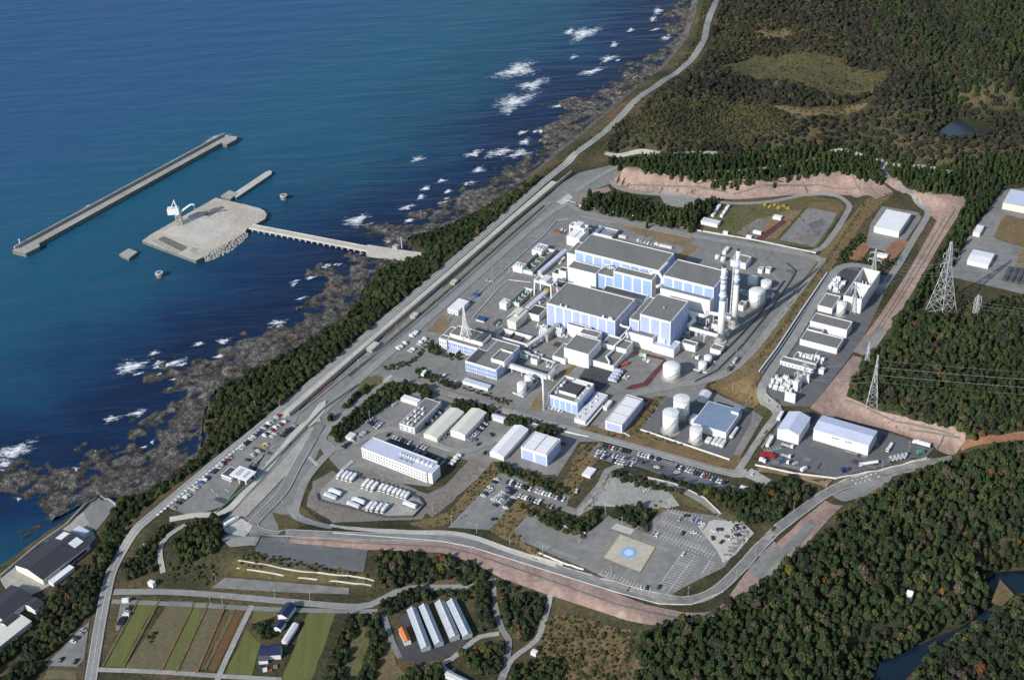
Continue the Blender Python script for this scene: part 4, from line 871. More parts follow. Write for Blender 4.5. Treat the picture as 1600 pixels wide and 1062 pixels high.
# gantry cranes
def gantry(label, a, b, depth, zt, leg=1.1, name='gantry_crane'):
    pa, pb = G(*a, zt), G(*b, zt); L = np.linalg.norm(pb - pa); ang = math.atan2(pb[1] - pa[1], pb[0] - pa[0]); c = (pa + pb) / 2
    r = empty(name, (c[0], c[1], 0), ang); tag(r, label, 'crane')
    for sy_ in (-1, 1):
        q = MB(); q.box(-L / 2, L / 2, sy_ * depth / 2 - 0.8, sy_ * depth / 2 + 0.8, zt - 2, zt); q.build('girder', 'white', r)
        for sx_ in (-1, 1):
            q = MB(); q.bar((sx_ * L / 2 * 0.94, sy_ * depth / 2, zt - 2), (sx_ * L / 2, sy_ * depth / 2 * 1.15, -0.3), leg); q.build('leg', 'white', r)
    for sx_ in (-1, 1): q = MB(); q.box(sx_ * L / 2 - 0.7, sx_ * L / 2 + 0.7, -depth / 2 + 0.8, depth / 2 - 0.8, zt - 1.8, zt - 0.2); q.build('cross_beam', 'white', r)
    q = MB(); q.box(-3, 4, -depth / 2 - 0.4, depth / 2 + 0.4, zt + 0.02, zt + 2.2); q.build('trolley', 'offwhite', r)
    return r
gantry('white gantry crane straddling the gallery left of the front turbine hall', (839,433), (866,441), 10, 17)
gantry('white gantry crane behind the back turbine hall at its left end', (893,349), (916,355), 8, 14)
# pipes and ducts
def PZ(x, y, z): return G(x, y, z)
pipe_run('exhaust_duct', 'thick white duct bending from the front reactor hall to the left stack', [PZ(1078,492,12), PZ(1083,494,12), PZ(1085,500,12), PZ(1076,508,12), PZ(1079,513,11), PZ(1122,525,11)], 1.9)
pipe_run('exhaust_duct', 'white duct from the back reactor hall to the right stack', [PZ(1075,488,14), PZ(1100,494,14), PZ(1108,489,14), PZ(1122,491,14), PZ(1142,498,13)], 1.9)
pipe_run('exhaust_duct', 'white duct looping over the roofs between the back turbine and reactor halls', [PZ(1016,428,31), PZ(1022,425,33), PZ(1030,427,33), PZ(1035,436,30), PZ(1034,444,27), PZ(1026,448,27)], 1.5, legs=False)
pipe_run('exhaust_duct', 'white duct running along the right wall of the front turbine hall', [PZ(993,475,18), PZ(969,502,18), PZ(969,507,17), PZ(974,510,16), PZ(984,512,16)], 1.0, legs=False)
pipe_run('roof_duct', 'kinked white duct on the low grey roof of the service wing', [PZ(979,524,12), PZ(960,540,11), PZ(959,546,8), PZ(947,557,8), PZ(952,565,8), PZ(951.5,569,7.4)], 0.9, legs=False)
pipe_run('roof_duct', 'small white duct arch over the windowless annex roof', [PZ(941,420,21), PZ(941,413,23), PZ(953,414,23), PZ(953,420,21)], 0.7, legs=False)
pipe_run('roof_duct', 'white duct across the upper roofs beside the front reactor hall', [PZ(952,523,14), PZ(968,528,14), PZ(984,512,16)], 0.7, legs=False)
pipe_run('roof_duct', 'white duct climbing to the right corner of the back turbine hall roof', [PZ(1029,424,27), PZ(1043,411,27)], 1.1, legs=False)
# transformers before the front turbine hall
def transformer(label, px, zb=0.0, s=1.0, ang=YA, m='offwhite'):
    p = G(*px, zb); r = empty('transformer', p, ang); tag(r, label, 'transformer')
    q = MB(); q.box(-3 * s, 3 * s, -2 * s, 2 * s, 0.0, 4 * s); q.build('core_tank', m, r)
    for k in range(4): q = MB(); q.box(-2.8 * s + k * 1.5 * s, -1.7 * s + k * 1.5 * s, -3.4 * s, -2.05 * s, 0.4 * s, 3.4 * s); q.build('radiator', 'steel_pale', r)
    for k in range(3): q = MB(); q.cyl((-1.8 * s + k * 1.8 * s, 0.6 * s), 0.35 * s, 0.2 * s, 4 * s, 6.4 * s, 8); q.build('bushing', 'steel_pale', r)
    q = MB(); q.tube([(-2.6 * s, -0.9 * s, 4.9 * s), (2.6 * s, -0.9 * s, 4.9 * s)], 0.6 * s, 8); q.build('conservator', m, r)
transformer('white transformer left of the grey fire wall by the front turbine hall', (851,521), s=1.3); transformer('white transformer right of the grey fire wall by the front turbine hall', (874,522), s=1.4)
building('fire_wall', 'grey fire wall standing between two white transformers', (852,521), (856,523), (872,505), 8, cat='wall', wall='concrete', roof='concrete', rim=0.3)
building('small_hut', 'small white hut right of the footbridge in the office block shade', (829,559), (839,562), (843,557), 6); building('small_hut', 'small grey hut in the shade between footbridge and pipe rack', (812,551), (824,555), (828,550), 5, wall='offwhite')
# ------------------------------------------------------------------ stacks
def stack(label, base, h, r0, r1, bands, lattice=False):
    p = G(*base, 0); r = empty('exhaust_stack', p); tag(r, label, 'chimney')
    R = lambda z: r0 + (r1 - r0) * min(1, z / (h * 0.9))
    for z0, z1, m_ in bands:
        q = MB(); q.cyl((0, 0), R(z0), R(z1), z0, z1, 28); smooth_side(q.build('shaft_band', m_, r))
    for z in (h * 0.63, h * 0.87):
        q = MB(); q.cyl((0, 0), R(z) + 0.9, R(z) + 0.9, z, z + 0.6, 20); q.build('platform', 'white', r)
    q = MB(); q.cyl((0, 0), R(h) * 0.85, R(h) * 0.8, h, h + 1.6, 20); q.build('cap', 'steel_dark', r)
    q = MB(); q.cyl((0, 0), R(0) + 2.2, R(0) + 2.0, -0.5, 1.4, 20); q.build('plinth', 'concrete_pale', r)
    if lattice:
        for sy_ in (-1, 1): q = MB(); q.bar((-r0 - 1.6, sy_ * 1.3, 0), (-r1 - 1.3, sy_ * 0.9, h * 0.93), 0.3); q.build('frame_leg', 'steel_pale', r)
        for k in range(14):
            z = h * 0.93 * k / 14; f = 1 - k / 14 * 0.55; e = (r0 + 2.2) * (1 - z / h / 0.93) + (r1 + 0.9) * z / h / 0.93
            q = MB()
            e = r0 + (r1 - r0) * min(1, z / (h * 0.9)); zz_ = h * 0.93 / 14
            for sy_ in (-1, 1): q.bar((-e - 1.5, sy_ * 1.2, z), (-e + 0.3, sy_ * 1.2, z), 0.28)
            q.bar((-e - 1.5, -1.2, z), (-e - 1.5, 1.2, z), 0.28); q.bar((-e - 1.5, -1.2, z), (-e - 1.45, 1.15, z + zz_), 0.2)
            q.build('frame_brace', 'steel_pale', r)
    else:
        q = MB(); q.box(r0 + 0.1, r0 + 0.7, -0.4, 0.4, 0, h * 0.6); q.build('ladder', 'steel', r)
    return r
H1 = 77
stack('left white stack with two pale blue bands, plain shaft', (1125.8,533.5), H1, 3.6, 2.25, [(0,43.8,'white'),(43.8,53.6,'stack_blue'),(53.6,60.5,'white'),(60.5,64.5,'stack_blue'),(64.5,77,'white')])
stack('right white stack with two blue bands and steel climbing frame', (1147,509.5), 79, 3.1, 1.95, [(0,44.7,'white'),(44.7,55,'stack_blue'),(55,61,'white'),(61,67.7,'stack_blue'),(67.7,79,'white')], True)
p = G(849.8, 640, 0); r = empty('vent_pipe', p); tag(r, 'thin white vent chimney at the left corner of the treatment building', 'chimney')
q = MB(); q.cyl((0, 0), 0.85, 0.75, 0, 36, 14); smooth_side(q.build('shaft', 'white', r)); q = MB(); q.cyl((0, 0), 1.7, 1.7, -0.3, 0.8, 14); q.build('plinth', 'concrete', r)
# ------------------------------------------------------------------ tanks
tank('white tank in shade behind the big round tank, left of its twin', (1176.3,434), 7.6, 7); tank('white tank behind the big round tank, right of its twin', (1197.5,439.7), 8, 7.5)
tank('big round white tank between the stacks and the perimeter pipe rack', (1183.4,455), 12.7, 13, dome=2.2)
tank('big domed white tank beside the red paved corner', (1049.5,571.5), 13.6, 11.5, dome=2.6); tank('small white tank at the back of the walled pair', (1106.5,556.5), 6, 6.5, dome=0.9); tank('small white tank at the front of the walled pair', (1098,566.5), 6.5, 7, dome=0.9)
tank('tall white oil tank at the back of the oil tank yard', (1065,622), 12.5, 19); tank('tall white oil tank at the left front of the oil tank yard', (1048,643.5), 12.4, 19); tank('smaller white oil tank before the blue roofed hall', (1087.6,669.5), 9.7, 13)
tank('white tank beside the footbridge, back one of the pair', (826,587.5), 6.6, 10, dome=0.8); tank('white tank beside the footbridge, front one of the pair', (815,599), 7.4, 10.5, dome=0.8)
tank('white tank before the tall open switchgear enclosure', (1315.5,473), 7, 13, zb=11); tank('tiny white tank left of the kiosks by the stacks', (1121,399), 3.6, 4); tank('tiny white tank beside the white container by the stacks', (1130,402), 3.8, 4.5)
building('container', 'long white container behind the two tiny tanks by the stacks', (1129,392), (1134,393.5), (1142.5,386.5), 3.6, roof='roof_white', rim=0.2)
# ------------------------------------------------------------------ oil yard hall
ob, w, d = building('oil_yard_hall', 'white hall with wide blue grey flat roof in the oil tank yard', (1082.5,658.8), (1134.5,675.7), (1158,640.5), 7.5, roof='roof_blue', rim=0.35, doors=[(0.55, 1.5, 1.5), (0.65, 1.5, 1.5), (0.75, 1.8, 1.6)])
roof_box(ob, w * 0.28, w * 0.5, d * 0.28, d * 0.5, 7.2, 10, 'roof_blue', 'roof_house'); q = MB(); q.box(w * 0.28, w * 0.5, d * 0.275, d * 0.28, 7.2, 9.9); q.build('roof_house_face', 'white', ob)
building('oil_yard_shed', 'white box annexed to the left end of the blue roofed hall', (1077,654), (1086,657), (1091,648), 5, roof='roof_white', rim=0.2)
building('oil_yard_shed', 'pale gabled shed behind the blue roofed hall', (1091,618), (1104,624), (1112,614), 4.5, wall='offwhite', roof='offwhite', gable=(2.0, 'y'))
for k in range(4):
    p = G(1110 + k * 6.5 - 3 * (k == 0), 690 + k * 2, 0); r = empty('filter_vessel', p, YA); tag(r, ['grey skid unit', 'white drum vessel', 'white drum vessel', 'white drum vessel'][k] + [' left of the three drum vessels', ' first of three from the left before the blue roofed hall', ' second of three from the left before the blue roofed hall', ' third of three from the left before the blue roofed hall'][k], 'vessel')
    q = MB(); q.tube([(0, -4, 2), (0, 4, 2)], 1.7, 12) if k else q.box(-2, 2, -3, 3, 0, 3); smooth_side(q.build('drum', 'white' if k else 'offwhite', r)); q = MB(); q.box(-1.6, 1.6, -3.4, -2.6, -0.3, 0.9); q.build('saddle', 'concrete', r)
p = G(1146, 680, 0); r = empty('filter_vessel', p, YA); tag(r, 'long white vessel with piping at the right wall of the blue roofed hall', 'vessel')
q = MB(); q.tube([(0, -6, 2.2), (0, 8, 2.2)], 1.5, 12); smooth_side(q.build('drum', 'white', r)); q = MB(); q.box(-1.4, 1.4, -4, -3, -0.3, 1.2); q.build('saddle', 'concrete', r)
# ------------------------------------------------------------------ upper yard to the right
building('switch_house', 'white hall with grey roof at the back of the double switch house', (1266,501), (1323.5,515.5), (1333,502.5), 9, zb=11)
building('switch_house', 'low white hall with grey roof at the front of the double switch house', (1249,531), (1308,544.5), (1320.5,529), 6, zb=11, doors=[(0.1, 1.2, 2.2), (0.2, 1.2, 2.2)])
building('switch_house', 'narrow link block between the two halls of the double switch house', (1260.5,513.5), (1284,519.5), (1288,514), 6.6, zb=11)
building('switch_house', 'long low white control block behind the transformer yard', (1218.2,564), (1271,576.8), (1276.5,569.5), 4.4, zb=11, wins=(1, 9, 0.4, 1.2, 1.4))
building('switch_house', 'walled equipment bay behind the long low control block', (1238,560), (1275,568), (1283,558), 3, zb=11, roof='concrete_dark', rim=1.6)
building('switch_house', 'flat roofed white block left of the tall open enclosure', (1277.5,477), (1300.5,482), (1317.5,463.5), 6, zb=11)
building('shed', 'large white shed with flat roof in the upper back yard', (1366.8,352.9), (1404.8,362.5), (1423.5,334.5), 6.5, zb=11, roof='roof_white', rim=0.3)
# open topped switchgear enclosure
c, w, d = footprint((1318,461.5), (1346.5,468), (1375,424), 26); r = empty('switchgear_enclosure', (c[0], c[1], 11), YA); tag(r, 'tall open topped white switchgear enclosure with dark interior', 'enclosure')
x, y, k = w / 2, d / 2, 0.7
for a in ((-x, x, -y, -y + k), (-x, x, y - k, y), (-x, -x + k, -y + k, y - k), (x - k, x, -y + k, y - k), (-x + k, x - k, -0.4, 0.4)):
    q = MB(); q.box(a[0], a[1], a[2], a[3], -0.5, 15 - (0.4 if a[3] == 0.4 else 0)); q.build('enclosure_wall', 'white', r)
q = MB(); q.box(-x + k, x - k, -y + k, y - k, 0.2, 0.5); q.build('floor_slab', 'asphalt_dark', r)
for j in (-1, 1):
    for i in range(3): q = MB(); q.cyl((-x * 0.4 + i * x * 0.4, j * y * 0.5), 1.0, 0.6, 0.5, 9, 10); q.build('bushing', 'steel_pale', r)
# equipment of the transformer yard
for i, (px, py, s) in enumerate([(1218,598,0.9), (1228,594,0.9), (1236,600,0.8), (1212,607,0.7), (1222,609,0.8), (1230,606,0.8), (1262,560,0.8), (1277,561,0.8)]):
    transformer(['white transformer in the yard, upper left', 'white transformer in the yard, upper middle', 'white transformer in the yard beside the screen walls', 'white switch unit at the far left of the transformer yard', 'white switch unit in the lower left of the transformer yard', 'white transformer in the yard, lower middle', 'white equipment in the bay behind the long low block, left', 'white equipment in the bay behind the long low block, right'][i], (px, py), 11, s, m='white')
for i, (FL, FR, BR) in enumerate([((1226,613), (1243,616.5), (1244,615)), ((1240,596), (1247,598), (1254,586)), ((1254,583), (1265,585.5), (1266,584))]):
    building('screen_wall', ['white screen wall at the front of the transformer yard', 'white screen wall in the middle of the transformer yard', 'white screen wall next to the long low control block'][i], FL, FR, BR, 9, zb=11, cat='wall', roof='white', rim=0.2)
for i, (px, py) in enumerate([(1302,447), (1309,438), (1306,455)]): transformer(['white switchgear left of the open enclosure, front', 'white switchgear left of the open enclosure, back', 'white switchgear left of the open enclosure, nearest'][i], (px, py), 11, 0.8, m='white')
# depot
wa, w, d = building('warehouse', 'white gabled warehouse at the left end of the depot yard', (1214.5,671), (1248.5,680), (1268.5,653), 9.5, zb=11, roof='roof_pale', gable=(3.0, 'y'))
wb_, w, d = building('warehouse', 'long white warehouse with pale blue roof and four shutters', (1271.25,670.6), (1357.5,695.6), (1371.9,673.75), 10.5, zb=11, roof='roof_pale', gable=(1.6, 'x'), ang=YA - 0.015)
for fx, dw, dh in ((0.14, 5, 5.2), (0.4, 5, 5.2), (0.66, 5, 5.2), (0.87, 8, 4.2)): link('shutter', panel_mesh(dw, dh, 0.2, 'offwhite', 'shutter'), wb_, (-w / 2 + w * fx, -d / 2, 0.05))
for fx in (0.36, 0.4, 0.44, 0.6, 0.64, 0.68): link('window', panel_mesh(1.4, 0.9, 0.16, 'glass_dark', 'window'), wb_, (-w / 2 + w * fx, -d / 2, 7.4))
# far right compound
building('compound_hall', 'cream hall with pale roof at the right edge, upper compound', (1567.3,316.4), (1618,327), (1630,305), 7, zb=24, wall='cream', roof='roof_pale', rim=0.3)
tn, w, d = building('compound_tent', 'white ribbed tent hall in the right hand compound', (1512,406), (1544.4,414), (1553.7,397), 4.5, zb=24, roof='roof_white', gable=(0.8, 'x'))
gt, w, d = building('compound_gatehouse', 'white gatehouse with flat roof at the right hand compound entrance', (1521,361.5), (1531,365), (1537,353), 4, zb=24, roof='roof_white', rim=0.3)
gallery('long white entrance canopy reaching out from the compound gatehouse', (1523,353), (1552,359), 3.0, 4.6, 5.2, 'roof_white', 'entrance_canopy', 2, 'white')
for k in range(4): building('dark_greenhouse', 'dark netted tunnel, ' + ['first', 'second', 'third', 'fourth'][k] + ' of the row at the right edge', (1566 + k * 9.5, 436 + k * 1.6), (1572.5 + k * 9.5, 438 + k * 1.6), (1586 + k * 9.5, 419 + k * 1.6), 2.2, zb=24, wall='steel_dark', roof='steel_dark', gable=(0.9, 'y'), cat='greenhouse', group='dark netted tunnels')
# north yard
building('site_cabin', 'long grey white cabin beside the inner pine wood', (1095,344.5), (1121,351), (1126,345), 4, roof='offwhite', rim=0.2)
for lab, FL, FR, BR in [('white container beside the red paved strip, nearest', (1177,360), (1189,363.5), (1191,361.5)), ('white container left of the red paved strip, small', (1166,368), (1174,370), (1176,368)), ('white container at the upper end of the red paved strip', (1208,337.5), (1220,341), (1222,337)), ('tiny white cabin among the dry grass left of the containers', (1130,361), (1137,363), (1138,361.5)), ('white hut beside the red soil in the upper yard', (1370,398), (1386,401), (1388,397))]:
    building('container', lab, FL, FR, BR, 3, zb=11 if 'upper yard' in lab else 0, roof='roof_white', rim=0.2)
for k in range(6): building('cabin', 'small pale cabin in the lane by the inner pine wood, ' + ['first', 'second', 'third', 'fourth', 'fifth', 'sixth'][k] + ' from the near end', (1111 + (k % 3) * 4 + (k > 2) * 14, 335 - (k % 3) * 6 + (k > 2) * 1), (1115 + (k % 3) * 4 + (k > 2) * 14, 336 - (k % 3) * 6 + (k > 2) * 1), (1119 + (k % 3) * 4 + (k > 2) * 14, 331.5 - (k % 3) * 6 + (k > 2) * 1), 2.6, roof='roof_white', rim=0.15, group='cabins in the lane')
for k in range(6):
    p = W(1196 + k * 7, 321 + (k % 2) * 3 + k * 0.6); r = empty('yellow_machine', p, random.random()); tag(r, 'yellow machine in the dry field behind the containers, ' + ['first', 'second', 'third', 'fourth', 'fifth', 'sixth'][k] + ' from the left', 'machine', 'yellow machines')
    q = MB(); q.box(-2.2, 2.2, -1.1, 1.1, 0.3, 1.6); q.build('chassis', 'yellow', r); q = MB(); q.box(-0.6, 1.2, -0.9, 0.9, 1.6, 2.9); q.build('cab', 'yellow', r)
# ------------------------------------------------------------------ offices and stores to the south-west
of, w, d = building('site_office', 'long three storey white office with blue grey roof beside the lorry park', (560.5,702), (666,738), (684.5,721), 10.5, roof='roof_pale', rim=0.7, wins=(3, 24, 0.42, 1.0, 1.6), ang=YA - 0.05, wm='glass_dark')
for k in range(8): roof_box(of, w * 0.0 + k * 2.6, w * 0.0 + k * 2.6 + 1.2, d * 0.05, d * 0.05 + 1.6, 9.8, 11.4, 'white', 'air_unit')
for k in range(4): roof_box(of, w * 0.26 + k * 4.2, w * 0.26 + k * 4.2 + 2.8, 0, 2.4, 9.8, 11.6, 'white', 'air_unit')
for k in range(3): roof_box(of, w * 0.04 + k * 5, w * 0.04 + k * 5 + 3, -d * 0.3, -d * 0.3 + 2, 9.8, 10.9, 'concrete', 'air_unit')
building('stair_tower', 'white stair tower on the right end of the long office', (668.5,737.5), (675,740), (687,727), 10.5, roof='roof_pale', rim=0.4)
gb, w, d = building('workshop', 'grey roofed two storey workshop with rooftop coolers', (622.9,661.8), (647.7,668.5), (690,628.7), 7, roof='roof_grey', rim=0.5, swins=(2, 12, 0.5, 1.0, 1.6), wall='offwhite', wins=(2, 3, 0.4, 1.0, 1.6))
for k in range(14): roof_box(gb, -w * 0.35 + (k % 3) * w * 0.25, -w * 0.35 + (k % 3) * w * 0.25 + 1.9, -d * 0.46 + (k // 3) * 5.5, -d * 0.46 + (k // 3) * 5.5 + 2.6, 6.5, 7.9 + (k % 2) * 0.5, 'offwhite' if k % 2 else 'steel', 'air_unit')
building('workshop', 'small white store behind the workshop car park', (626,621.4), (651.8,629.7), (657,623.5), 3.4, roof='roof_white', rim=0.25)
building('store_hall', 'beige gabled store hall right of the workshop', (662,677.3), (683,684.8), (724.3,643.5), 4.6, wall='cream', roof='cream', gable=(1.6, 'y'), ang=YA - 0.02)
building('store_hall', 'pale gabled store hall beside the beige one', (704.6,671), (726.4,679.5), (761.6,645), 6.0, roof='cream', gable=(1.8, 'y'))
building('store_hall', 'small white store with domed roof at the end of the store halls', (766.8,651.4), (786.4,656.8), (791.6,651.4), 3.2, roof='roof_pale', gable=(0.9, 'x'))
building('tent_hall', 'long white tent hall left of the four bay building', (765.5,706), (787,713.5), (826,671), 4.2, roof='roof_white', gable=(2.2, 'y'))
building('guard_hut', 'small white hut with ribbed roof on the slope above the staff car park', (910.4,738.6), (922,744.5), (930.6,731.4), 3, zb=1.0, roof='roof_white', rim=0.2)
building('guard_hut', 'white hut at the right end of the roadside car park', (1154,763), (1165,766), (1168,760), 3.4, zb=3, roof='roof_white', rim=0.2)
building('guard_hut', 'cream cabin beside the hedge left of the long office', (540,681), (549,685), (556,677), 3, wall='cream', roof='cream', rim=0.2)
for i, (FL, FR, BR) in enumerate([((571,543), (581,547), (594,535.5)), ((641,492), (648,495), (655,489)), ((703,440), (710,442.5), (716,437))]):
    building('monitor_hut', ['larger grey hut beside the seawall', 'small grey hut on the seawall verge, middle one', 'small grey hut on the seawall verge, upper one'][i], FL, FR, BR, 3, wall='concrete', roof='concrete_pale', rim=0.3)
# gate
c, w, d = footprint((357.9,741.4), (384.6,751.2), (402,737), 6.5); r = empty('gate_canopy', (c[0], c[1], 0), YA); tag(r, 'white gate canopy with two grey skylights on posts', 'canopy')
q = MB(); q.box(-w / 2, w / 2, -d / 2, d / 2, 5.9, 6.5); q.build('roof', 'roof_white', r)
q = MB(); q.box(-w * 0.3, -w * 0.06, -d * 0.32, d * 0.34, 6.5, 6.62); q.build('skylight', 'steel', r); q = MB(); q.box(w * 0.14, w * 0.3, -d * 0.3, d * 0.32, 6.5, 6.62); q.build('skylight', 'steel', r)
for px_ in (-w * 0.38, 0, w * 0.4):
    for py_ in (-d * 0.4, d * 0.4): q = MB(); q.box(px_ - 0.4, px_ + 0.4, py_ - 0.4, py_ + 0.4, -0.3, 5.9); q.build('post', 'white', r)
building('gatehouse', 'low gatehouse with dark flat roof beside the gate canopy', (345,741), (361,746.5), (376,734), 4.4, roof='roof_dark', rim=0.3, wins=(1, 6, 0.7, 1.4, 1.2))
# ------------------------------------------------------------------ village and quay
def bldg_g(name, label, FL, FR, BR, h, zb, ang, roof='roof_tile', rise=2.0, along='y', wall='offwhite', cat='house'):
    return building(name, label, FL, FR, BR, h, zb=zb, roof=roof, wall=wall, gable=(rise, along), ang=ang, cat=cat)
an0 = math.atan2(*(G(139.5,849,-2) - G(66.7,905,-2))[[1, 0]]) - math.pi / 2
fh, w, d = bldg_g('fish_hall', 'big dark roofed hall on the quay at the left edge', (21,884), (66.7,905), (139.5,849), 6, -8, an0, rise=3.2, wall='cream', cat='building')
for j in (-1, 1):
    sl = 3.2 / (w / 2); xx = j * w * 0.24
    q = MB(); q.hexa([(xx - 3.5, d * 0.28, 6 + 3.2 - abs(xx - 3.5) * sl + 0.3), (xx + 3.5, d * 0.28, 6 + 3.2 - abs(xx + 3.5) * sl + 0.3), (xx + 3.5, d * 0.47, 6 + 3.2 - abs(xx + 3.5) * sl + 0.3), (xx - 3.5, d * 0.47, 6 + 3.2 - abs(xx - 3.5) * sl + 0.3)],
                     [(xx - 3.5, d * 0.28, 6 + 3.2 - abs(xx - 3.5) * sl + 0.5), (xx + 3.5, d * 0.28, 6 + 3.2 - abs(xx + 3.5) * sl + 0.5), (xx + 3.5, d * 0.47, 6 + 3.2 - abs(xx + 3.5) * sl + 0.5), (xx - 3.5, d * 0.47, 6 + 3.2 - abs(xx - 3.5) * sl + 0.5)]); q.build('roof_light', 'steel_pale', fh)
for k in range(9): link('window', panel_mesh(3.0, 2.4, 0.16, 'glass_dark', 'window'), fh, (w / 2, -d * 0.1 + k * d * 0.06, 1.0), math.pi / 2)
building('quay_annex', 'white annex with tanks along the side of the dark roofed quay hall', (75,907), (83,911), (113,884), 3.5, zb=-8, ang=an0, roof='roof_white', rim=0.5)
building('quay_shed', 'grey flat shed behind the dark roofed quay hall', (112,829), (130,836), (140,829), 4, zb=-8, ang=an0, roof='roof_pale', rim=0.2)
bldg_g('fish_hall', 'second dark roofed hall cut by the left edge', (-30,950), (5,968), (38,925), 5, -8, an0, rise=2.5, wall='cream', cat='building')
bldg_g('house', 'small dark tiled house between the quay halls and the wood', (38,945), (54,952), (66,940), 4.5, -7, an0, rise=1.6)
bldg_g('long_shed', 'long cream roofed shed at the lower left edge', (-40,1006), (-12,1018), (48,970), 3.5, -7, an0, roof='cream', rise=1.0, wall='cream', cat='shed')
bldg_g('house', 'grey tiled house above the long cream shed', (0,972), (14,980), (30,963), 4, -7, an0, rise=1.5)
building('hut', 'small white hut beside the village road below the wood', (230,909), (238,912), (241,907), 3.2, zb=-4, roof='roof_white', rim=0.2); building('hut', 'small white hut beside the car row above the first field', (190,936), (200,937), (202,933), 3.2, zb=-5, ang=0.0, roof='roof_white', rim=0.2)
FA = 0.18
bldg_g('farmhouse', 'navy roofed barn at the top of the farm beside the field', (432,962), (448,964), (457,944), 4.5, -5, -0.42, roof='navy', rise=1.8)
bldg_g('farmhouse', 'smaller navy roofed shed below the first barn', (427,980), (438,982), (443,970), 3.6, -5, -0.42, roof='navy', rise=1.2)
bldg_g('farmhouse', 'navy tiled farmhouse at the lower end of the farm', (406,1022), (438,1022), (441,1007), 4.5, -5, 0.02, roof='navy', rise=2.0, along='x')
bldg_g('farmhouse', 'grey tiled side house left of the navy farmhouse', (404,1030), (418,1031), (421,1020), 3.4, -5, 0.02, roof='roof_dark', rise=1.2, along='x')
bldg_g('farm_shed', 'long pale roofed farm shed right of the trees', (440,1001), (448,1003), (458,973), 3, -5, -0.36, roof='offwhite', rise=0.8, cat='shed')
bldg_g('farmhouse', 'orange roofed house beside the greenhouses', (631,1001), (642,1000), (636,979), 3.8, -4, 0.34, roof='roof_orange', rise=1.6, wall='white')
for k, (FL, FR, BR) in enumerate([((658,1012), (673,1010), (650,949)), ((679,1006), (693,1003), (668,944)), ((703,997), (718,993), (694,938)), ((724,995), (738,990), (712,936))]):
    pb = G(*BR, -1); pf = G(*FR, -1); ga = math.atan2(pb[1] - pf[1], pb[0] - pf[0]) - math.pi / 2
    g, w, d = building('greenhouse', ['leftmost', 'second from the left', 'third from the left', 'rightmost'][k] + ' of the four long glass greenhouses', FL, FR, BR, 3.2, zb=-4, ang=ga, wall='greenhouse', roof='greenhouse', gable=(1.8, 'y'), cat='greenhouse')
    q = MB(); q.box(-0.25, 0.25, -d / 2 - 0.3, d / 2 + 0.3, 5.2, 5.6); q.build('ridge', 'white', g)
    gm = MB(); gm.bar((w / 2 + 0.35, 0, 3.3), (0, 0, 5.3), 0.22); gm = gm.mesh('glazing_bar', 'white'); gm2 = MB(); gm2.bar((-w / 2 - 0.35, 0, 3.3), (0, 0, 5.3), 0.22); gm2 = gm2.mesh('glazing_bar', 'white')
    for i in range(16): link('glazing_bar', gm, g, (0, -d / 2 + d * (i + 0.5) / 16, 0.05)); link('glazing_bar', gm2, g, (0, -d / 2 + d * (i + 0.5) / 16, 0.05))
bldg_g('farm_shed', 'grey ribbed shed at the bottom edge beside the lane', (698,1050), (726,1068), (732,1062), 3.4, -3, -0.62, roof='steel', rise=0.8, along='x', cat='shed')
building('hut', 'white cube hut beside the lane left of the dry field', (828,1019), (837,1021), (839,1015), 3, zb=-3, roof='roof_white', rim=0.2)
building('hut', 'small white shrine hut in the lower right wood', (1417,927), (1425,929), (1427,923), 5, zb=30, roof='roof_white', gable=(1.2, 'x'))
building('hut', 'tiny white house roof in the far meadow, left one', (1291,148), (1297,150), (1299,146.5), 4, zb=38, roof='roof_white', gable=(1.0, 'x')); building('hut', 'tiny dark house in the far meadow, right one', (1360,150), (1370,151.5), (1371,148), 4, zb=42, roof='navy', gable=(1.2, 'x'))
# ------------------------------------------------------------------ harbour
ZQ = SEA + 3.6
def slab(name, label, pts, z0, z1, top='wharf_top', side='concrete_dark', cat='quay', lip=None):
    pw = [G(x_, y_, z1) for x_, y_ in pts]; c = np.mean(pw, axis=0); r = empty(name, (c[0], c[1], SEA)); tag(r, label, cat)
    L = [(p[0] - c[0], p[1] - c[1]) for p in pw]
    area = sum(L[i][0] * L[(i + 1) % len(L)][1] - L[(i + 1) % len(L)][0] * L[i][1] for i in range(len(L)))
    if area < 0: L = L[::-1]
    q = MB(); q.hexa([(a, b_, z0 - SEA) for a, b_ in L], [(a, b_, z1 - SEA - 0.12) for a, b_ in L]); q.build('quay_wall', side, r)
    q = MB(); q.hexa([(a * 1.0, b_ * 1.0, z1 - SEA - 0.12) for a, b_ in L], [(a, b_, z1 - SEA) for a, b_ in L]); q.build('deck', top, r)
    return r, L
arc = [G(415,332,ZQ)]
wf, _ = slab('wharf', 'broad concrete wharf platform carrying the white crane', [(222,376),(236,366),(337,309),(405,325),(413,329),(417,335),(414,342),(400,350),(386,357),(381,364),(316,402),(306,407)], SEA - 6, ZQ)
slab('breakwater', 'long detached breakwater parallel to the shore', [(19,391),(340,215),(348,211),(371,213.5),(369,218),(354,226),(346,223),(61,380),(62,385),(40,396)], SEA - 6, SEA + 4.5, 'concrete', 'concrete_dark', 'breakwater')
pa, pb = G(23,388.8,SEA+4.5), G(352,210.5,SEA+4.5); L_ = np.linalg.norm(pb - pa); r = empty('breakwater_parapet', ((pa + pb) / 2), math.atan2(pb[1]-pa[1], pb[0]-pa[0])); tag(r, 'dark lined parapet wall along the seaward edge of the breakwater', 'wall')
nseg = 12
for i in range(nseg): q = MB(); q.box(-L_ / 2 + i * L_ / nseg + 0.1, -L_ / 2 + (i + 1) * L_ / nseg - 0.1, -0.9, 0.9, 0, 2.8); q.build('parapet_block', 'concrete', r)
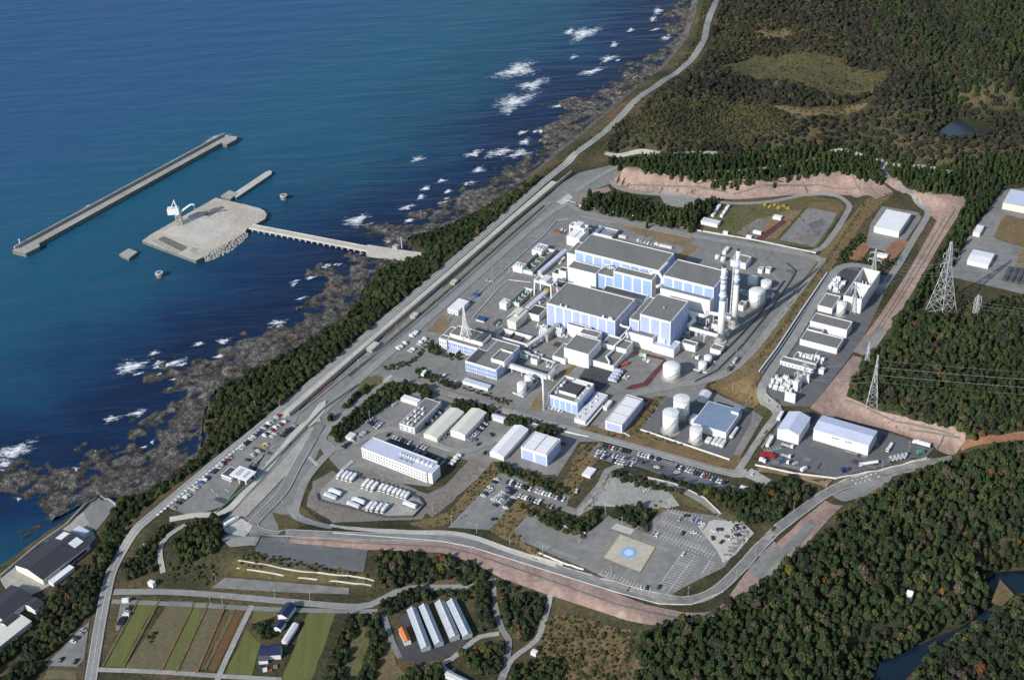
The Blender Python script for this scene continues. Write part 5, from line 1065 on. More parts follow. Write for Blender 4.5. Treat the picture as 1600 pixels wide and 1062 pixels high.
q = MB(); q.box(-L_ / 2 + 4, L_ / 2 - 4, -3.6, -1.6, 0.02, 0.12); q.build('gutter', 'roof_dark', r)
p = G(32,383,SEA+4.5); r = empty('harbour_light', p); tag(r, 'slim white light post at the near end of the breakwater', 'beacon'); q = MB(); q.cyl((0,0),0.7,0.5,0,6,10); q.build('post','white',r); q = MB(); q.cyl((0,0),0.9,0.9,6,7,10); q.build('lantern','white',r)
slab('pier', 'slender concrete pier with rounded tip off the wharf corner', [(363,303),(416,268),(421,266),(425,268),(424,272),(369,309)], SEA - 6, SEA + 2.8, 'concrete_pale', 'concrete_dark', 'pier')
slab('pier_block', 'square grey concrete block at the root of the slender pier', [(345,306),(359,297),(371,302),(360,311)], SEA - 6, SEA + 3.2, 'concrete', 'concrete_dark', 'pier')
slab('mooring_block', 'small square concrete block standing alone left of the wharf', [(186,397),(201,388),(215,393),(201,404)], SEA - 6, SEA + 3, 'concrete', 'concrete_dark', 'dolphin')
for lab, px in (('round concrete caisson right of the wharf', (443,306)), ('round concrete caisson nearest the shore, left of the wharf', (248.5,427))):
    p = G(*px, SEA + 4); r = empty('caisson', (p[0], p[1], SEA)); tag(r, lab, 'caisson')
    q = MB(); q.cyl((0, 0), 3.6, 3.6, -6, 4, 20); smooth_side(q.build('shell', 'concrete_dark', r)); q = MB(); q.cyl((0, 0), 4.0, 4.0, 4, 5, 20); q.build('rim', 'concrete_pale', r); q = MB(); q.cyl((0, 0), 2.4, 2.4, 5.0, 5.06, 20); q.build('opening', 'concrete_dark', r)
# causeway bridge
pa, pb = G(392,354,ZQ), G(580,389,ZQ+1); pc = G(660,398,ZQ+3)
L_ = np.linalg.norm(pb[:2] - pa[:2]); r = empty('causeway_bridge', ((pa[0]+pb[0])/2, (pa[1]+pb[1])/2, SEA), math.atan2(pb[1]-pa[1], pb[0]-pa[0])); tag(r, 'long concrete access bridge from the shore to the wharf', 'bridge')
q = MB(); q.box(-L_/2, L_/2, -4, 4, 2.5, 4.0); q.build('deck', 'concrete_pale', r)
for s in (-1, 1): q = MB(); q.box(-L_/2, L_/2, s*4.0 - 0.2, s*4.0 + 0.2, 4.02, 4.7); q.build('parapet', 'concrete_pale', r)
pm = MB(); pm.box(-0.9, 0.9, -3.6, 3.6, -6, 2.5); pm = pm.mesh('pier_leg', 'concrete')
for i in range(20): link('pier_leg', pm, r, (-L_/2 + L_*(i+0.5)/20, 0, 0))
slab('causeway', 'concrete approach embankment joining the access bridge to the coastal wood', [(574,382),(640,392),(700,399),(700,406),(650,405),(572,395)], SEA - 3, ZQ + 0.9, 'concrete_pale', 'concrete', 'causeway')
building('hut', 'small grey hut at the landward end of the access bridge', (613,384), (620,386), (623,382), 3, zb=-6, wall='concrete', roof='concrete', rim=0.2)
p = G(628,388,-6); r = empty('tide_mast', p); tag(r, 'grey mast at the landward end of the access bridge', 'mast'); q = MB(); q.bar((0,0,0),(0,0,13),0.9); q.build('pole','steel',r)
# rubble along the wharf
rm = []
for k in range(4):
    bm = bmesh.new(); bmesh.ops.create_icosphere(bm, subdivisions=1, radius=1.0)
    for v in bm.verts: v.co *= random.uniform(0.7, 1.2)
    me = bpy.data.meshes.new('boulder'); bm.to_mesh(me); bm.free(); me.materials.append(M['concrete']); rm.append(me)
r = empty('rubble_slope', G(352,388,SEA)); tag(r, 'heap of wave breaking concrete boulders along the wharf edge', 'boulders')
q0 = np.array(r.location)
for k in range(290):
    t_ = random.random(); u = random.random(); e0 = np.array([318,403]) * (1-t_) + np.array([384,362]) * t_; bul = math.sin(t_*math.pi)*0.5+0.6
    zz = SEA + 3.4 * (1-u) - 0.3; p = G(e0[0] + u*8*bul, e0[1] + u*10*bul, zz)
    o = link('boulder', random.choice(rm), r, p - q0); o.scale = [random.uniform(0.9, 1.7)]*3; o.rotation_euler = (random.random()*3, random.random()*3, random.random()*3)
# crane
p = G(281,350,ZQ); r = empty('harbour_crane', p, YA + 0.6); tag(r, 'white jib crane on lattice portal at the wharf edge', 'crane')
for sx_ in (-1, 1):
    for sy_ in (-1, 1): q = MB(); q.bar((sx_*3, sy_*3, 0), (sx_*2.6, sy_*2.6, 12), 0.8); q.build('leg', 'concrete', r)
for z_ in (3.5, 7, 10.5):
    q = MB()
    for a, b_ in (((-3,-3),(3,-3)),((3,-3),(3,3)),((3,3),(-3,3)),((-3,3),(-3,-3))): q.bar((*a, z_), (*b_, z_), 0.45); q.bar((a[0], a[1], z_-3.4), (b_[0], b_[1], z_), 0.35)
    q.build('leg_brace', 'concrete', r)
q = MB(); q.cyl((0,0), 3.6, 3.6, 12, 13.2, 16); q.build('slew_ring', 'offwhite', r)
q = MB(); q.box(-10, 2.0, -3.6, 3.6, 13.2, 19.6); q.build('machine_house', 'white', r)
q = MB()
for s in (-1, 1): q.bar((1.5, s*2.0, 13.2), (-1.5, s*0.7, 28), 0.8); q.bar((-6, s*2.0, 19.6), (-1.5, s*0.7, 28), 0.7)
q.bar((-1.5, -0.7, 28), (-1.5, 0.7, 28), 1.2); q.bar((0, -1.3, 20.5), (0, 1.3, 20.5), 0.6); q.build('a_frame', 'white', r)
q = MB(); q.bar((2, 0, 13.8), (15.5, 0, 22.5), 1.7, t2=1.3); q.bar((15.5, 0, 22.5), (19, 0, 21.6), 1.5, t2=1.1); q.build('jib', 'white', r)
q = MB(); q.bar((18.5, 0, 21.0), (18.5, 0, 17), 0.25); q.box(18.1, 18.9, -0.4, 0.4, 16, 17); q.build('hook', 'steel', r)

def deck_patch(pts, m, dz):
    q = MB(); pw = [G(x_, y_, ZQ) for x_, y_ in pts]; o0 = Vector(wf.location)
    q.poly([Vector([float(v) for v in p]) - o0 + Vector((0, 0, dz)) for p in pw]); q.build('deck_slab', m, wf)
deck_patch([(246,374),(256,369),(294,386),(284,393)][::-1], 'concrete_dark', 0.05); deck_patch([(236,376),(242,373),(282,393),(276,397)][::-1], 'concrete', 0.06); deck_patch([(252,364),(300,337),(365,353),(318,384)][::-1], 'concrete_pale', 0.04)
deck_patch([(318,336),(345,322),(352,324),(326,339)][::-1], 'concrete_dark', 0.05); deck_patch([(300,386),(312,389),(306,396),(296,392)][::-1], 'concrete', 0.05); deck_patch([(378,318),(400,324),(404,330),(388,328)][::-1], 'concrete_pale', 0.05)
# ------------------------------------------------------------------ vegetation
def leaf_mat(name, stops, rough=0.85):
    m, t, b = node_mat(name); oi = t.nodes.new('ShaderNodeObjectInfo'); r = t.nodes.new('ShaderNodeValToRGB'); e = r.color_ramp.elements
    while len(e) < len(stops): e.new(0.5)
    for k, (p_, c_) in enumerate(stops): e[k].position = p_; e[k].color = (*c_, 1)
    r.color_ramp.interpolation = 'CONSTANT'; t.links.new(oi.outputs['Random'], r.inputs[0])
    g_ = t.nodes.new('ShaderNodeNewGeometry').outputs['Position']; r2 = ramp(t, [(0.3, (0.62, 0.64, 0.62)), (0.7, (1.4, 1.36, 1.25))]); t.links.new(noise(t, g_, 0.7, 3).outputs['Fac'], r2.inputs[0])
    r3 = ramp(t, [(0.35, (0.72, 0.74, 0.78)), (0.65, (1.25, 1.22, 1.1))]); t.links.new(noise(t, g_, 0.02, 3).outputs['Fac'], r3.inputs[0])
    t.links.new(mixc(t, mixc(t, r.outputs[0], r2.outputs[0], 1.0, 'MULTIPLY'), r3.outputs[0], 1.0, 'MULTIPLY'), b.inputs['Base Color']); b.inputs['Roughness'].default_value = rough; b.inputs['Specular IOR Level'].default_value = 0.15
    return m
DG, MG, OL, GB, RU, YO, PU = (0.033, 0.05, 0.027), (0.045, 0.062, 0.032), (0.07, 0.08, 0.036), (0.09, 0.08, 0.062), (0.17, 0.08, 0.032), (0.12, 0.118, 0.032), (0.08, 0.066, 0.056)
leaf_mat('leaf_mixed', [(0, DG), (0.38, MG), (0.74, OL), (0.88, GB), (0.95, PU), (0.975, RU), (0.99, YO)])
leaf_mat('leaf_pine', [(0, (0.024, 0.042, 0.018)), (0.45, (0.035, 0.054, 0.022)), (0.85, (0.055, 0.066, 0.025))])
leaf_mat('leaf_coast', [(0, (0.03, 0.05, 0.023)), (0.4, (0.042, 0.062, 0.028)), (0.75, (0.058, 0.074, 0.033)), (0.95, GB)])
leaf_mat('leaf_bare', [(0, (0.04, 0.041, 0.035)), (0.3, (0.05, 0.046, 0.042)), (0.55, (0.033, 0.037, 0.03)), (0.8, (0.058, 0.054, 0.045)), (0.985, (0.08, 0.058, 0.042))])
leaf_mat('leaf_scrub', [(0, (0.07, 0.074, 0.034)), (0.35, (0.085, 0.08, 0.042)), (0.65, (0.058, 0.064, 0.028)), (0.88, (0.1, 0.084, 0.045)), (0.98, (0.12, 0.076, 0.04))])
def crown_mesh(name, m, seed, lumps=7, leaves=70, flat=1.0, kind='round', leaf=0.26):
    R = random.Random(seed); v = []; f = []
    def quad(c, n, s):
        n = Vector(n).normalized(); u = n.cross(Vector((R.random() - 0.5, R.random() - 0.5, R.random() - 0.5))).normalized(); w_ = n.cross(u)
        k = len(v); c = Vector(c); a, b_ = s * R.uniform(0.7, 1.2), s * R.uniform(0.5, 1.0)
        v.extend([tuple(c + u * a), tuple(c + w_ * b_ + n * 0.2 * s), tuple(c - u * a), tuple(c - w_ * b_ - n * 0.1 * s)]); f.append((k, k + 1, k + 2, k + 3))
    def core(c, rx, rz):
        bm = bmesh.new(); bmesh.ops.create_icosphere(bm, subdivisions=1, radius=1.0); k = len(v)
        for q in bm.verts: s = R.uniform(0.8, 1.12); v.append((c[0] + q.co.x * rx * s, c[1] + q.co.y * rx * s, c[2] + q.co.z * rz * s))
        bm.verts.index_update()
        for q in bm.faces: f.append(tuple(k + x_.index for x_ in q.verts))
        bm.free()
    if kind == 'round':
        for L in range(lumps):
            th = R.random() * 6.283; rr = 0.0 if L == 0 else R.uniform(0.35, 0.72); lr = R.uniform(0.36, 0.52) if L else 0.62
            c = (rr * math.cos(th), rr * math.sin(th), (R.uniform(0.45, 1.05) if L else 0.95) * flat)
            core(c, lr * 0.88, lr * 0.8 * flat)
            for k in range(leaves):
                z = R.uniform(-0.45, 1); a = R.random() * 6.283; q = math.sqrt(1 - z * z); d_ = Vector((q * math.cos(a), q * math.sin(a), z))
                quad(Vector(c) + Vector((d_.x * lr, d_.y * lr, d_.z * lr * flat)) * R.uniform(0.86, 1.12), d_ + Vector((R.gauss(0, 0.5), R.gauss(0, 0.5), R.gauss(0, 0.4))), leaf * R.uniform(0.6, 1.1))
    else:
        core((0, 0, 0.8), 0.42, 0.85)
        for T in range(6):
            z0 = 0.25 + T * 0.24; rad = 0.95 * (1 - T / 6.8) ** 0.8
            for k in range(int(26 - T * 2)):
                a = R.random() * 6.283; q = rad * R.uniform(0.45, 1.0); quad((q * math.cos(a), q * math.sin(a), z0 + 0.12 * R.random() - 0.12 * q), (0.5 * math.cos(a) + R.gauss(0, 0.3), 0.5 * math.sin(a) + R.gauss(0, 0.3), 0.8), leaf * R.uniform(0.7, 1.15))
    me = bpy.data.meshes.new(name); me.from_pydata(v, [], f); me.materials.append(M[m]); me.update(); return me
def trunk_mesh():
    q = MB(); q.cyl((0, 0), 0.28, 0.14, -0.6, 4.5, 7)
    for k in range(4): a = k * 1.6; q.bar((0, 0, 2.4 + 0.4 * k), (1.3 * math.cos(a), 1.3 * math.sin(a), 4.2 + 0.4 * k), 0.22, t2=0.1)
    return q.mesh('trunk', 'bark')
TRUNK = trunk_mesh()
CROWN = {'broad': [crown_mesh('crown', 'leaf_mixed', 10 + k, 9, 92, leaf=0.2) for k in range(3)], 'pine': [crown_mesh('crown', 'leaf_pine', 20 + k, kind='pine', leaf=0.3) for k in range(2)],
         'coast': [crown_mesh('crown', 'leaf_coast', 30 + k, 9, 90, leaf=0.2) for k in range(2)], 'bare': [crown_mesh('crown', 'leaf_bare', 40 + k, 8, 85, leaf=0.18) for k in range(2)],
         'shrub': [crown_mesh('crown', 'leaf_scrub', 50 + k, 6, 46, 0.8, leaf=0.3) for k in range(2)]}
TNAME = {'broad': 'broadleaf_tree', 'pine': 'pine_tree', 'coast': 'evergreen_tree', 'bare': 'bare_tree', 'shrub': 'shrub'}
SRC = {k: [None] * len(v) for k, v in CROWN.items()}
def Wr(px, py, up):
    z = 0.0
    for _ in range(12):
        p = G(px, py, z + up); z = 0.4 * z + 0.6 * hgt(p[0], p[1])
    return G(px, py, z + up)[:2]
_cell = 3.0; _no = np.zeros((int((GY1 - GY0) / _cell) + 2, int((GX1 - GX0) / _cell) + 2), bool)
for pts_, rad in NOTREE:
    pts_ = np.array(densify(pts_, 2.0, False)) if len(pts_) > 1 else pts_
    k = int(rad / _cell) + 1
    for p_ in pts_:
        i0, j0 = int((p_[0] - GX0) / _cell), int((p_[1] - GY0) / _cell)
        for j in range(j0 - k, j0 + k + 1):
            for i in range(i0 - k, i0 + k + 1):
                if 0 <= j < _no.shape[0] and 0 <= i < _no.shape[1] and ((i + 0.5) * _cell + GX0 - p_[0]) ** 2 + ((j + 0.5) * _cell + GY0 - p_[1]) ** 2 < rad * rad: _no[j, i] = True
def scatter(pts, sp, up, holes=(), fill=1.0):
    poly = [Wr(x_, y_, up) for x_, y_ in pts]; pa = np.array(poly)
    X, Y = np.meshgrid(np.arange(pa[:, 0].min(), pa[:, 0].max() + sp, sp), np.arange(pa[:, 1].min(), pa[:, 1].max() + sp, sp * 0.87))
    X = X + (np.arange(X.shape[0])[:, None] % 2) * sp / 2; X = X + rng.uniform(-0.42, 0.42, X.shape) * sp; Y = Y + rng.uniform(-0.42, 0.42, Y.shape) * sp
    X, Y = X.ravel(), Y.ravel(); k = inside(X, Y, poly)
    for h_ in holes: k &= ~inside(X, Y, [Wr(x_, y_, 0) for x_, y_ in h_])
    i = np.clip(((X - GX0) / _cell).astype(int), 0, _no.shape[1] - 1); j = np.clip(((Y - GY0) / _cell).astype(int), 0, _no.shape[0] - 1); k &= ~_no[j, i]
    if fill < 1: k &= rng.random(X.shape) < fill
    X, Y = X[k], Y[k]; Z = hgtv(X, Y); kk = Z > SEA + 1.5
    return X[kk], Y[kk], Z[kk]
POINTS = {k: [] for k in CROWN}          # kind -> (x,y,z,r,h,region)
def plant(pts, sp, mix, r, h, region, holes=(), fill=1.0):
    X, Y, Z = scatter(pts, sp, h[0] * 0.45, holes, fill); ks = list(mix); w_ = np.array([mix[k] for k in ks], float)
    pick = rng.choice(len(ks), len(X), p=w_ / w_.sum())
    cl = fbm(X, Y, 28, 2, 77)
    for x_, y_, z_, k, c_ in zip(X, Y, Z, pick, cl):
        s = rng.uniform(0.75, 1.15) * (0.8 + 0.45 * c_); POINTS[ks[k]].append((x_, y_, z_, rng.uniform(*r) * s, rng.uniform(*h) * s, region))
FIELD_FAR = [[(1130,105),(1180,88),(1290,85),(1388,112),(1376,142),(1280,148),(1170,122)], [(1190,165),(1260,168),(1350,155),(1380,150),(1360,170),(1250,188)], [(1180,50),(1225,46),(1240,56),(1200,62)], [(1460,208),(1500,182),(1562,203),(1530,214),(1485,217)]]
HILL = [(940,232),(1000,170),(1060,120),(1095,95),(1112,62),(1120,20),(1132,-30),(1660,-40),(1660,250),(1560,250),(1440,256),(1370,244),(1300,232),(1150,246),(1000,240)]
LITE = [(965,185),(1040,158),(1120,150),(1190,165),(1240,180),(1255,205),(1180,222),(1100,226),(1000,222),(955,205)]
MID = [(1130,40),(1230,35),(1330,60),(1330,85),(1180,90),(1130,100),(1105,80)]
TOPR = [(1340,-40),(1660,-40),(1660,180),(1520,165),(1430,140),(1390,95)]
plant(HILL, 6.6, {'bare': 8, 'coast': 1, 'shrub': 0.8}, (2.6, 3.9), (4.5, 7.5), 'far', FIELD_FAR + [LITE, MID, TOPR])
plant(TOPR, 6.4, {'bare': 4, 'pine': 5}, (2.8, 4.0), (5, 8), 'far')  # cloud shade on these hills put into colour by mixing in dark pines
plant(LITE, 4.2, {'shrub': 5, 'bare': 2.4, 'coast': 0.8}, (1.5, 2.5), (2.0, 3.8), 'hillside', FIELD_FAR)
plant(MID, 6.0, {'shrub': 3, 'bare': 3, 'broad': 1}, (2.2, 3.4), (3, 6), 'hillside', FIELD_FAR)
for hh in FIELD_FAR[:3]: plant(hh, 5, {'shrub': 3, 'bare': 1}, (0.9, 2.0), (0.8, 2.2), 'hillside', fill=0.55)
for pts in ([(975,262),(1000,255),(1100,270),(1200,264),(1255,252),(1310,238),(1365,252),(1395,276),(1378,288),(1345,279),(1310,268),(1250,276),(1190,286),(1110,287),(1000,271)],
            [(950,250),(1000,243),(1120,245),(1240,232),(1310,222),(1380,238),(1470,255),(1600,240),(1660,240),(1660,275),(1560,290),(1510,305),(1430,298),(1395,277),(1310,246),(1240,255),(1180,264),(1080,268),(960,262)],
            [(1512,315),(1562,290),(1560,300),(1510,375),(1478,432),(1440,470),(1400,520),(1390,516),(1430,455),(1475,380)]):
    plant(pts, 4.7, {'pine': 9, 'broad': 0.6}, (2.3, 3.1), (7, 9.5), 'pinebelt')
plant([(905,325),(920,300),(960,305),(1000,310),(1060,330),(1095,315),(1122,312),(1115,330),(1085,350),(1085,364),(1010,354),(950,337)], 4.8, {'pine': 5, 'coast': 3, 'broad': 0.8}, (2.3, 3.2), (7, 10), 'inner')
plant([(632,374),(690,355),(760,322),(800,302),(838,277),(845,284),(830,300),(770,352),(705,398),(670,398)], 5.0, {'coast': 8, 'shrub': 1}, (1.9, 3.5), (3.2, 6.2), 'coastal')
plant([(640,404),(690,400),(682,420),(600,492),(520,562),(440,630),(330,712),(240,778),(215,800),(190,850),(160,895),(110,930),(60,970),(40,1000),(0,1050),(0,1075),(-20,1075),(-20,1040),(60,960),(140,880),(175,800),(200,775),(262,745),(312,712),(315,650),(330,615),(400,578),(460,545),(540,490),(560,470),(555,455),(575,430)], 5.0, {'coast': 8, 'broad': 0.8, 'shrub': 0.8}, (2.0, 3.9), (3.6, 7.2), 'coastal')
plant([(845,272),(905,225),(985,165),(1050,115),(1085,60),(1100,0),(1112,-20),(1116,10),(1098,62),(1072,98),(1000,158),(925,225),(870,268)], 3.6, {'shrub': 5, 'coast': 1}, (1.3, 2.2), (1.4, 2.8), 'coastscrub', fill=0.7)
plant([(200,775),(262,745),(312,712),(330,712),(240,782),(180,812)], 3.6, {'shrub': 3, 'coast': 1}, (1.4, 2.3), (1.6, 3.0), 'coastscrub')
FR1 = [(975,1130),(1010,985),(1040,975),(1100,970),(1160,935),(1215,893),(1262,852),(1330,792),(1400,757),(1500,717),(1560,700),(1660,690),(1660,880),(1560,888),(1540,900),(1545,950),(1440,1000),(1400,1020),(1365,1040),(1340,1130)]
plant(FR1, 4.9, {'broad': 9, 'bare': 0.8, 'coast': 3, 'pine': 3.5, 'shrub': 0.5}, (2.0, 4.0), (5, 10.5), 'lower', [[(1405,918),(1425,912),(1440,930),(1420,940)]])
plant([(1390,1130),(1450,1018),(1545,972),(1575,945),(1660,915),(1660,1130)], 5.0, {'broad': 8, 'bare': 2, 'coast': 3}, (3.0, 4.2), (6, 10), 'lower')
plant([(1325,618),(1352,562),(1395,522),(1402,500),(1445,485),(1460,495),(1510,492),(1560,478),(1660,480),(1660,672),(1510,690),(1505,672),(1430,660),(1365,640)], 4.9, {'broad': 9, 'bare': 0.6, 'coast': 4, 'pine': 2.5}, (2.0, 3.8), (5, 9.5), 'right')
plant([(1480,440),(1510,470),(1600,462),(1660,470),(1660,490),(1500,492),(1450,480),(1440,470)], 5, {'shrub': 2, 'broad': 1, 'coast': 1}, (1.8, 3), (2.5, 5), 'right')
# woods, hedges and scrub round the site
plant([(1120,765),(1180,760),(1240,745),(1265,770),(1255,790),(1215,812),(1170,815),(1130,790),(1095,770),(1060,755),(1000,745),(1020,742)], 4.8, {'broad': 6, 'coast': 3, 'shrub': 1}, (2.3, 3.6), (5, 8), 'hedge')
plant([(508,692),(518,668),(610,600),(650,598),(674,608),(668,624),(640,612),(605,630),(545,675),(525,702)], 4.2, {'coast': 1}, (2.2, 3.2), (5, 7), 'hedge')
plant([(512,656),(538,632),(570,606),(598,592),(603,598),(575,620),(540,646),(520,664)], 4.2, {'coast': 1}, (2.0, 3.0), (4.5, 6.5), 'hedge')
plant([(705,616),(735,625),(800,646),(850,660),(880,672),(868,682),(800,666),(760,658),(735,650),(708,637)], 3.3, {'coast': 4, 'pine': 1, 'shrub': 1}, (1.9, 2.9), (4, 6), 'hedge')
plant([(648,578),(660,575),(720,602),(715,610),(650,588)], 3.2, {'coast': 2, 'shrub': 1}, (1.2, 1.8), (1.8, 3), 'hedge')
plant([(600,572),(640,562),(672,530),(678,534),(640,572),(605,580)], 3.0, {'shrub': 2, 'coast': 1}, (1.0, 1.5), (1.2, 2), 'hedge')
plant([(672,540),(682,540),(686,552),(676,556)], 3.0, {'coast': 1}, (2.6, 3.2), (5, 6), 'hedge'); plant([(700,552),(720,552),(722,562),(702,562)], 3.0, {'coast': 1, 'shrub': 1}, (1.2, 1.8), (2, 3), 'hedge')
plant([(725,600),(760,610),(800,628),(795,634),(725,608)], 3.2, {'shrub': 3, 'coast': 1}, (1.0, 1.6), (1.3, 2.2), 'hedge')
plant([(780,720),(870,757),(884,768),(878,776),(850,765),(790,740),(774,733)], 4.0, {'coast': 5, 'shrub': 2}, (1.8, 2.8), (3, 5), 'hedge')
plant([(810,790),(850,802),(905,812),(930,797),(940,804),(915,838),(880,830),(826,806)], 4.2, {'coast': 5, 'shrub': 2, 'broad': 1}, (1.9, 3.0), (3.5, 6), 'hedge')
plant([(955,790),(1005,792),(1020,800),(1010,826),(985,822),(950,806)], 4.4, {'coast': 5, 'broad': 1}, (2.4, 3.4), (5, 7), 'hedge')
plant([(955,738),(1000,748),(1060,760),(1060,770),(990,756),(960,746)], 3.8, {'coast': 3, 'broad': 2}, (1.8, 2.8), (3, 5), 'hedge')
for pts in ([(700,800),(770,722),(790,730),(775,748),(700,822),(660,826)], [(876,765),(905,695),(935,690),(950,698),(905,760),(893,782)], [(765,828),(805,778),(826,803),(803,828),(850,865),(842,872),(780,838)], [(1060,770),(1110,790),(1165,812),(1165,828),(1118,806)], [(980,660),(1022,620),(1040,618),(1003,668),(1100,700),(905,676)]):
    plant(pts, 2.8, {'shrub': 1}, (0.5, 1.5), (0.4, 1.5), 'scrub', fill=0.7)
plant([(1264,426),(1302,364),(1345,320),(1372,302),(1396,303),(1352,345),(1303,416),(1188,590),(1165,560)], 3.4, {'shrub': 1}, (0.5, 1.3), (0.3, 1.0), 'scrub', fill=0.55)
plant([(1306,405),(1330,375),(1345,362),(1352,372),(1328,402),(1315,412)], 4.0, {'coast': 2, 'shrub': 1}, (1.6, 2.4), (2.5, 4.2), 'hedge'); plant([(1335,405),(1360,398),(1400,410),(1385,420),(1345,415)], 4.0, {'coast': 2, 'shrub': 1}, (1.2, 2.0), (1.8, 3), 'hedge')
plant([(272,850),(285,825),(330,808),(352,815),(348,842),(330,862),(300,875),(280,878)], 4.6, {'coast': 5, 'pine': 2}, (2.4, 3.4), (6, 8.5), 'south')
plant([(190,885),(250,820),(268,818),(250,850),(240,890),(200,905)], 4.4, {'coast': 5, 'shrub': 1}, (2.0, 3.0), (4, 6.5), 'south')
plant([(250,880),(330,880),(350,905),(320,915),(262,905)], 4.0, {'shrub': 4, 'coast': 1}, (1.0, 1.9), (1, 2.2), 'scrub', fill=0.6)
plant([(368,872),(400,862),(585,902),(590,912),(380,886)], 3.4, {'shrub': 2, 'coast': 2}, (1.0, 1.7), (1.2, 2.4), 'hedge')
plant([(582,868),(640,862),(700,868),(745,885),(785,910),(765,918),(680,918),(600,918),(585,905)], 4.8, {'broad': 7, 'coast': 3, 'bare': 1}, (2.4, 3.6), (5, 8), 'south')
plant([(590,935),(640,922),(740,918),(765,925),(770,990),(750,995),(745,935),(690,930),(640,945),(600,965)], 4.6, {'broad': 8, 'bare': 2}, (2.2, 3.4), (4, 7), 'south')
plant([(500,1075),(530,985),(545,960),(590,965),(605,1000),(590,1030),(575,1075)], 4.8, {'broad': 5, 'coast': 4, 'shrub': 2}, (2.2, 3.4), (4, 6.5), 'south', [[(535,1062),(555,985),(575,975),(578,1010),(560,1062)]])
plant([(780,915),(850,935),(848,965),(835,1000),(800,1000),(785,960)], 4.8, {'broad': 5, 'coast': 4, 'shrub': 1}, (2.3, 3.4), (4, 7), 'south'); plant([(720,1020),(760,1005),(800,1005),(790,1040),(760,1055),(730,1045)], 4.6, {'coast': 4, 'broad': 3, 'shrub': 2}, (2.2, 3.3), (4, 6), 'south')
plant([(635,1045),(700,1035),(705,1075),(620,1075)], 4.6, {'coast': 4, 'broad': 4}, (2.2, 3.3), (4, 6.5), 'south'); plant([(795,1045),(860,1020),(880,1050),(880,1075),(795,1075)], 4.6, {'coast': 4, 'broad': 4, 'shrub': 1}, (2.0, 3.2), (3.5, 6), 'south')
plant([(845,962),(900,962),(985,985),(1000,1000),(985,1075),(860,1075),(838,1010)], 3.1, {'shrub': 12, 'broad': 1}, (0.6, 2.3), (0.5, 2.6), 'scrub', fill=0.8)
plant([(395,975),(430,970),(445,985),(440,1000),(400,1000)], 4.0, {'broad': 3, 'coast': 3}, (1.8, 2.8), (3, 5), 'south')
plant([(95,905),(165,892),(158,930),(140,955),(110,985),(90,1010),(62,1040),(40,1075),(-10,1075),(20,1040),(60,985),(75,950)], 4.8, {'coast': 5, 'bare': 2, 'broad': 2}, (2.2, 3.5), (4, 7.5), 'south')
plant([(228,1000),(240,985),(246,992),(234,1010)], 3.2, {'coast': 1}, (1.2, 1.8), (1.6, 2.6), 'south')
plant([(1112,334),(1180,320),(1268,308),(1276,385),(1180,378),(1100,360)], 4, {'shrub': 1}, (0.4, 1.2), (0.3, 1.0), 'scrub', fill=0.35)
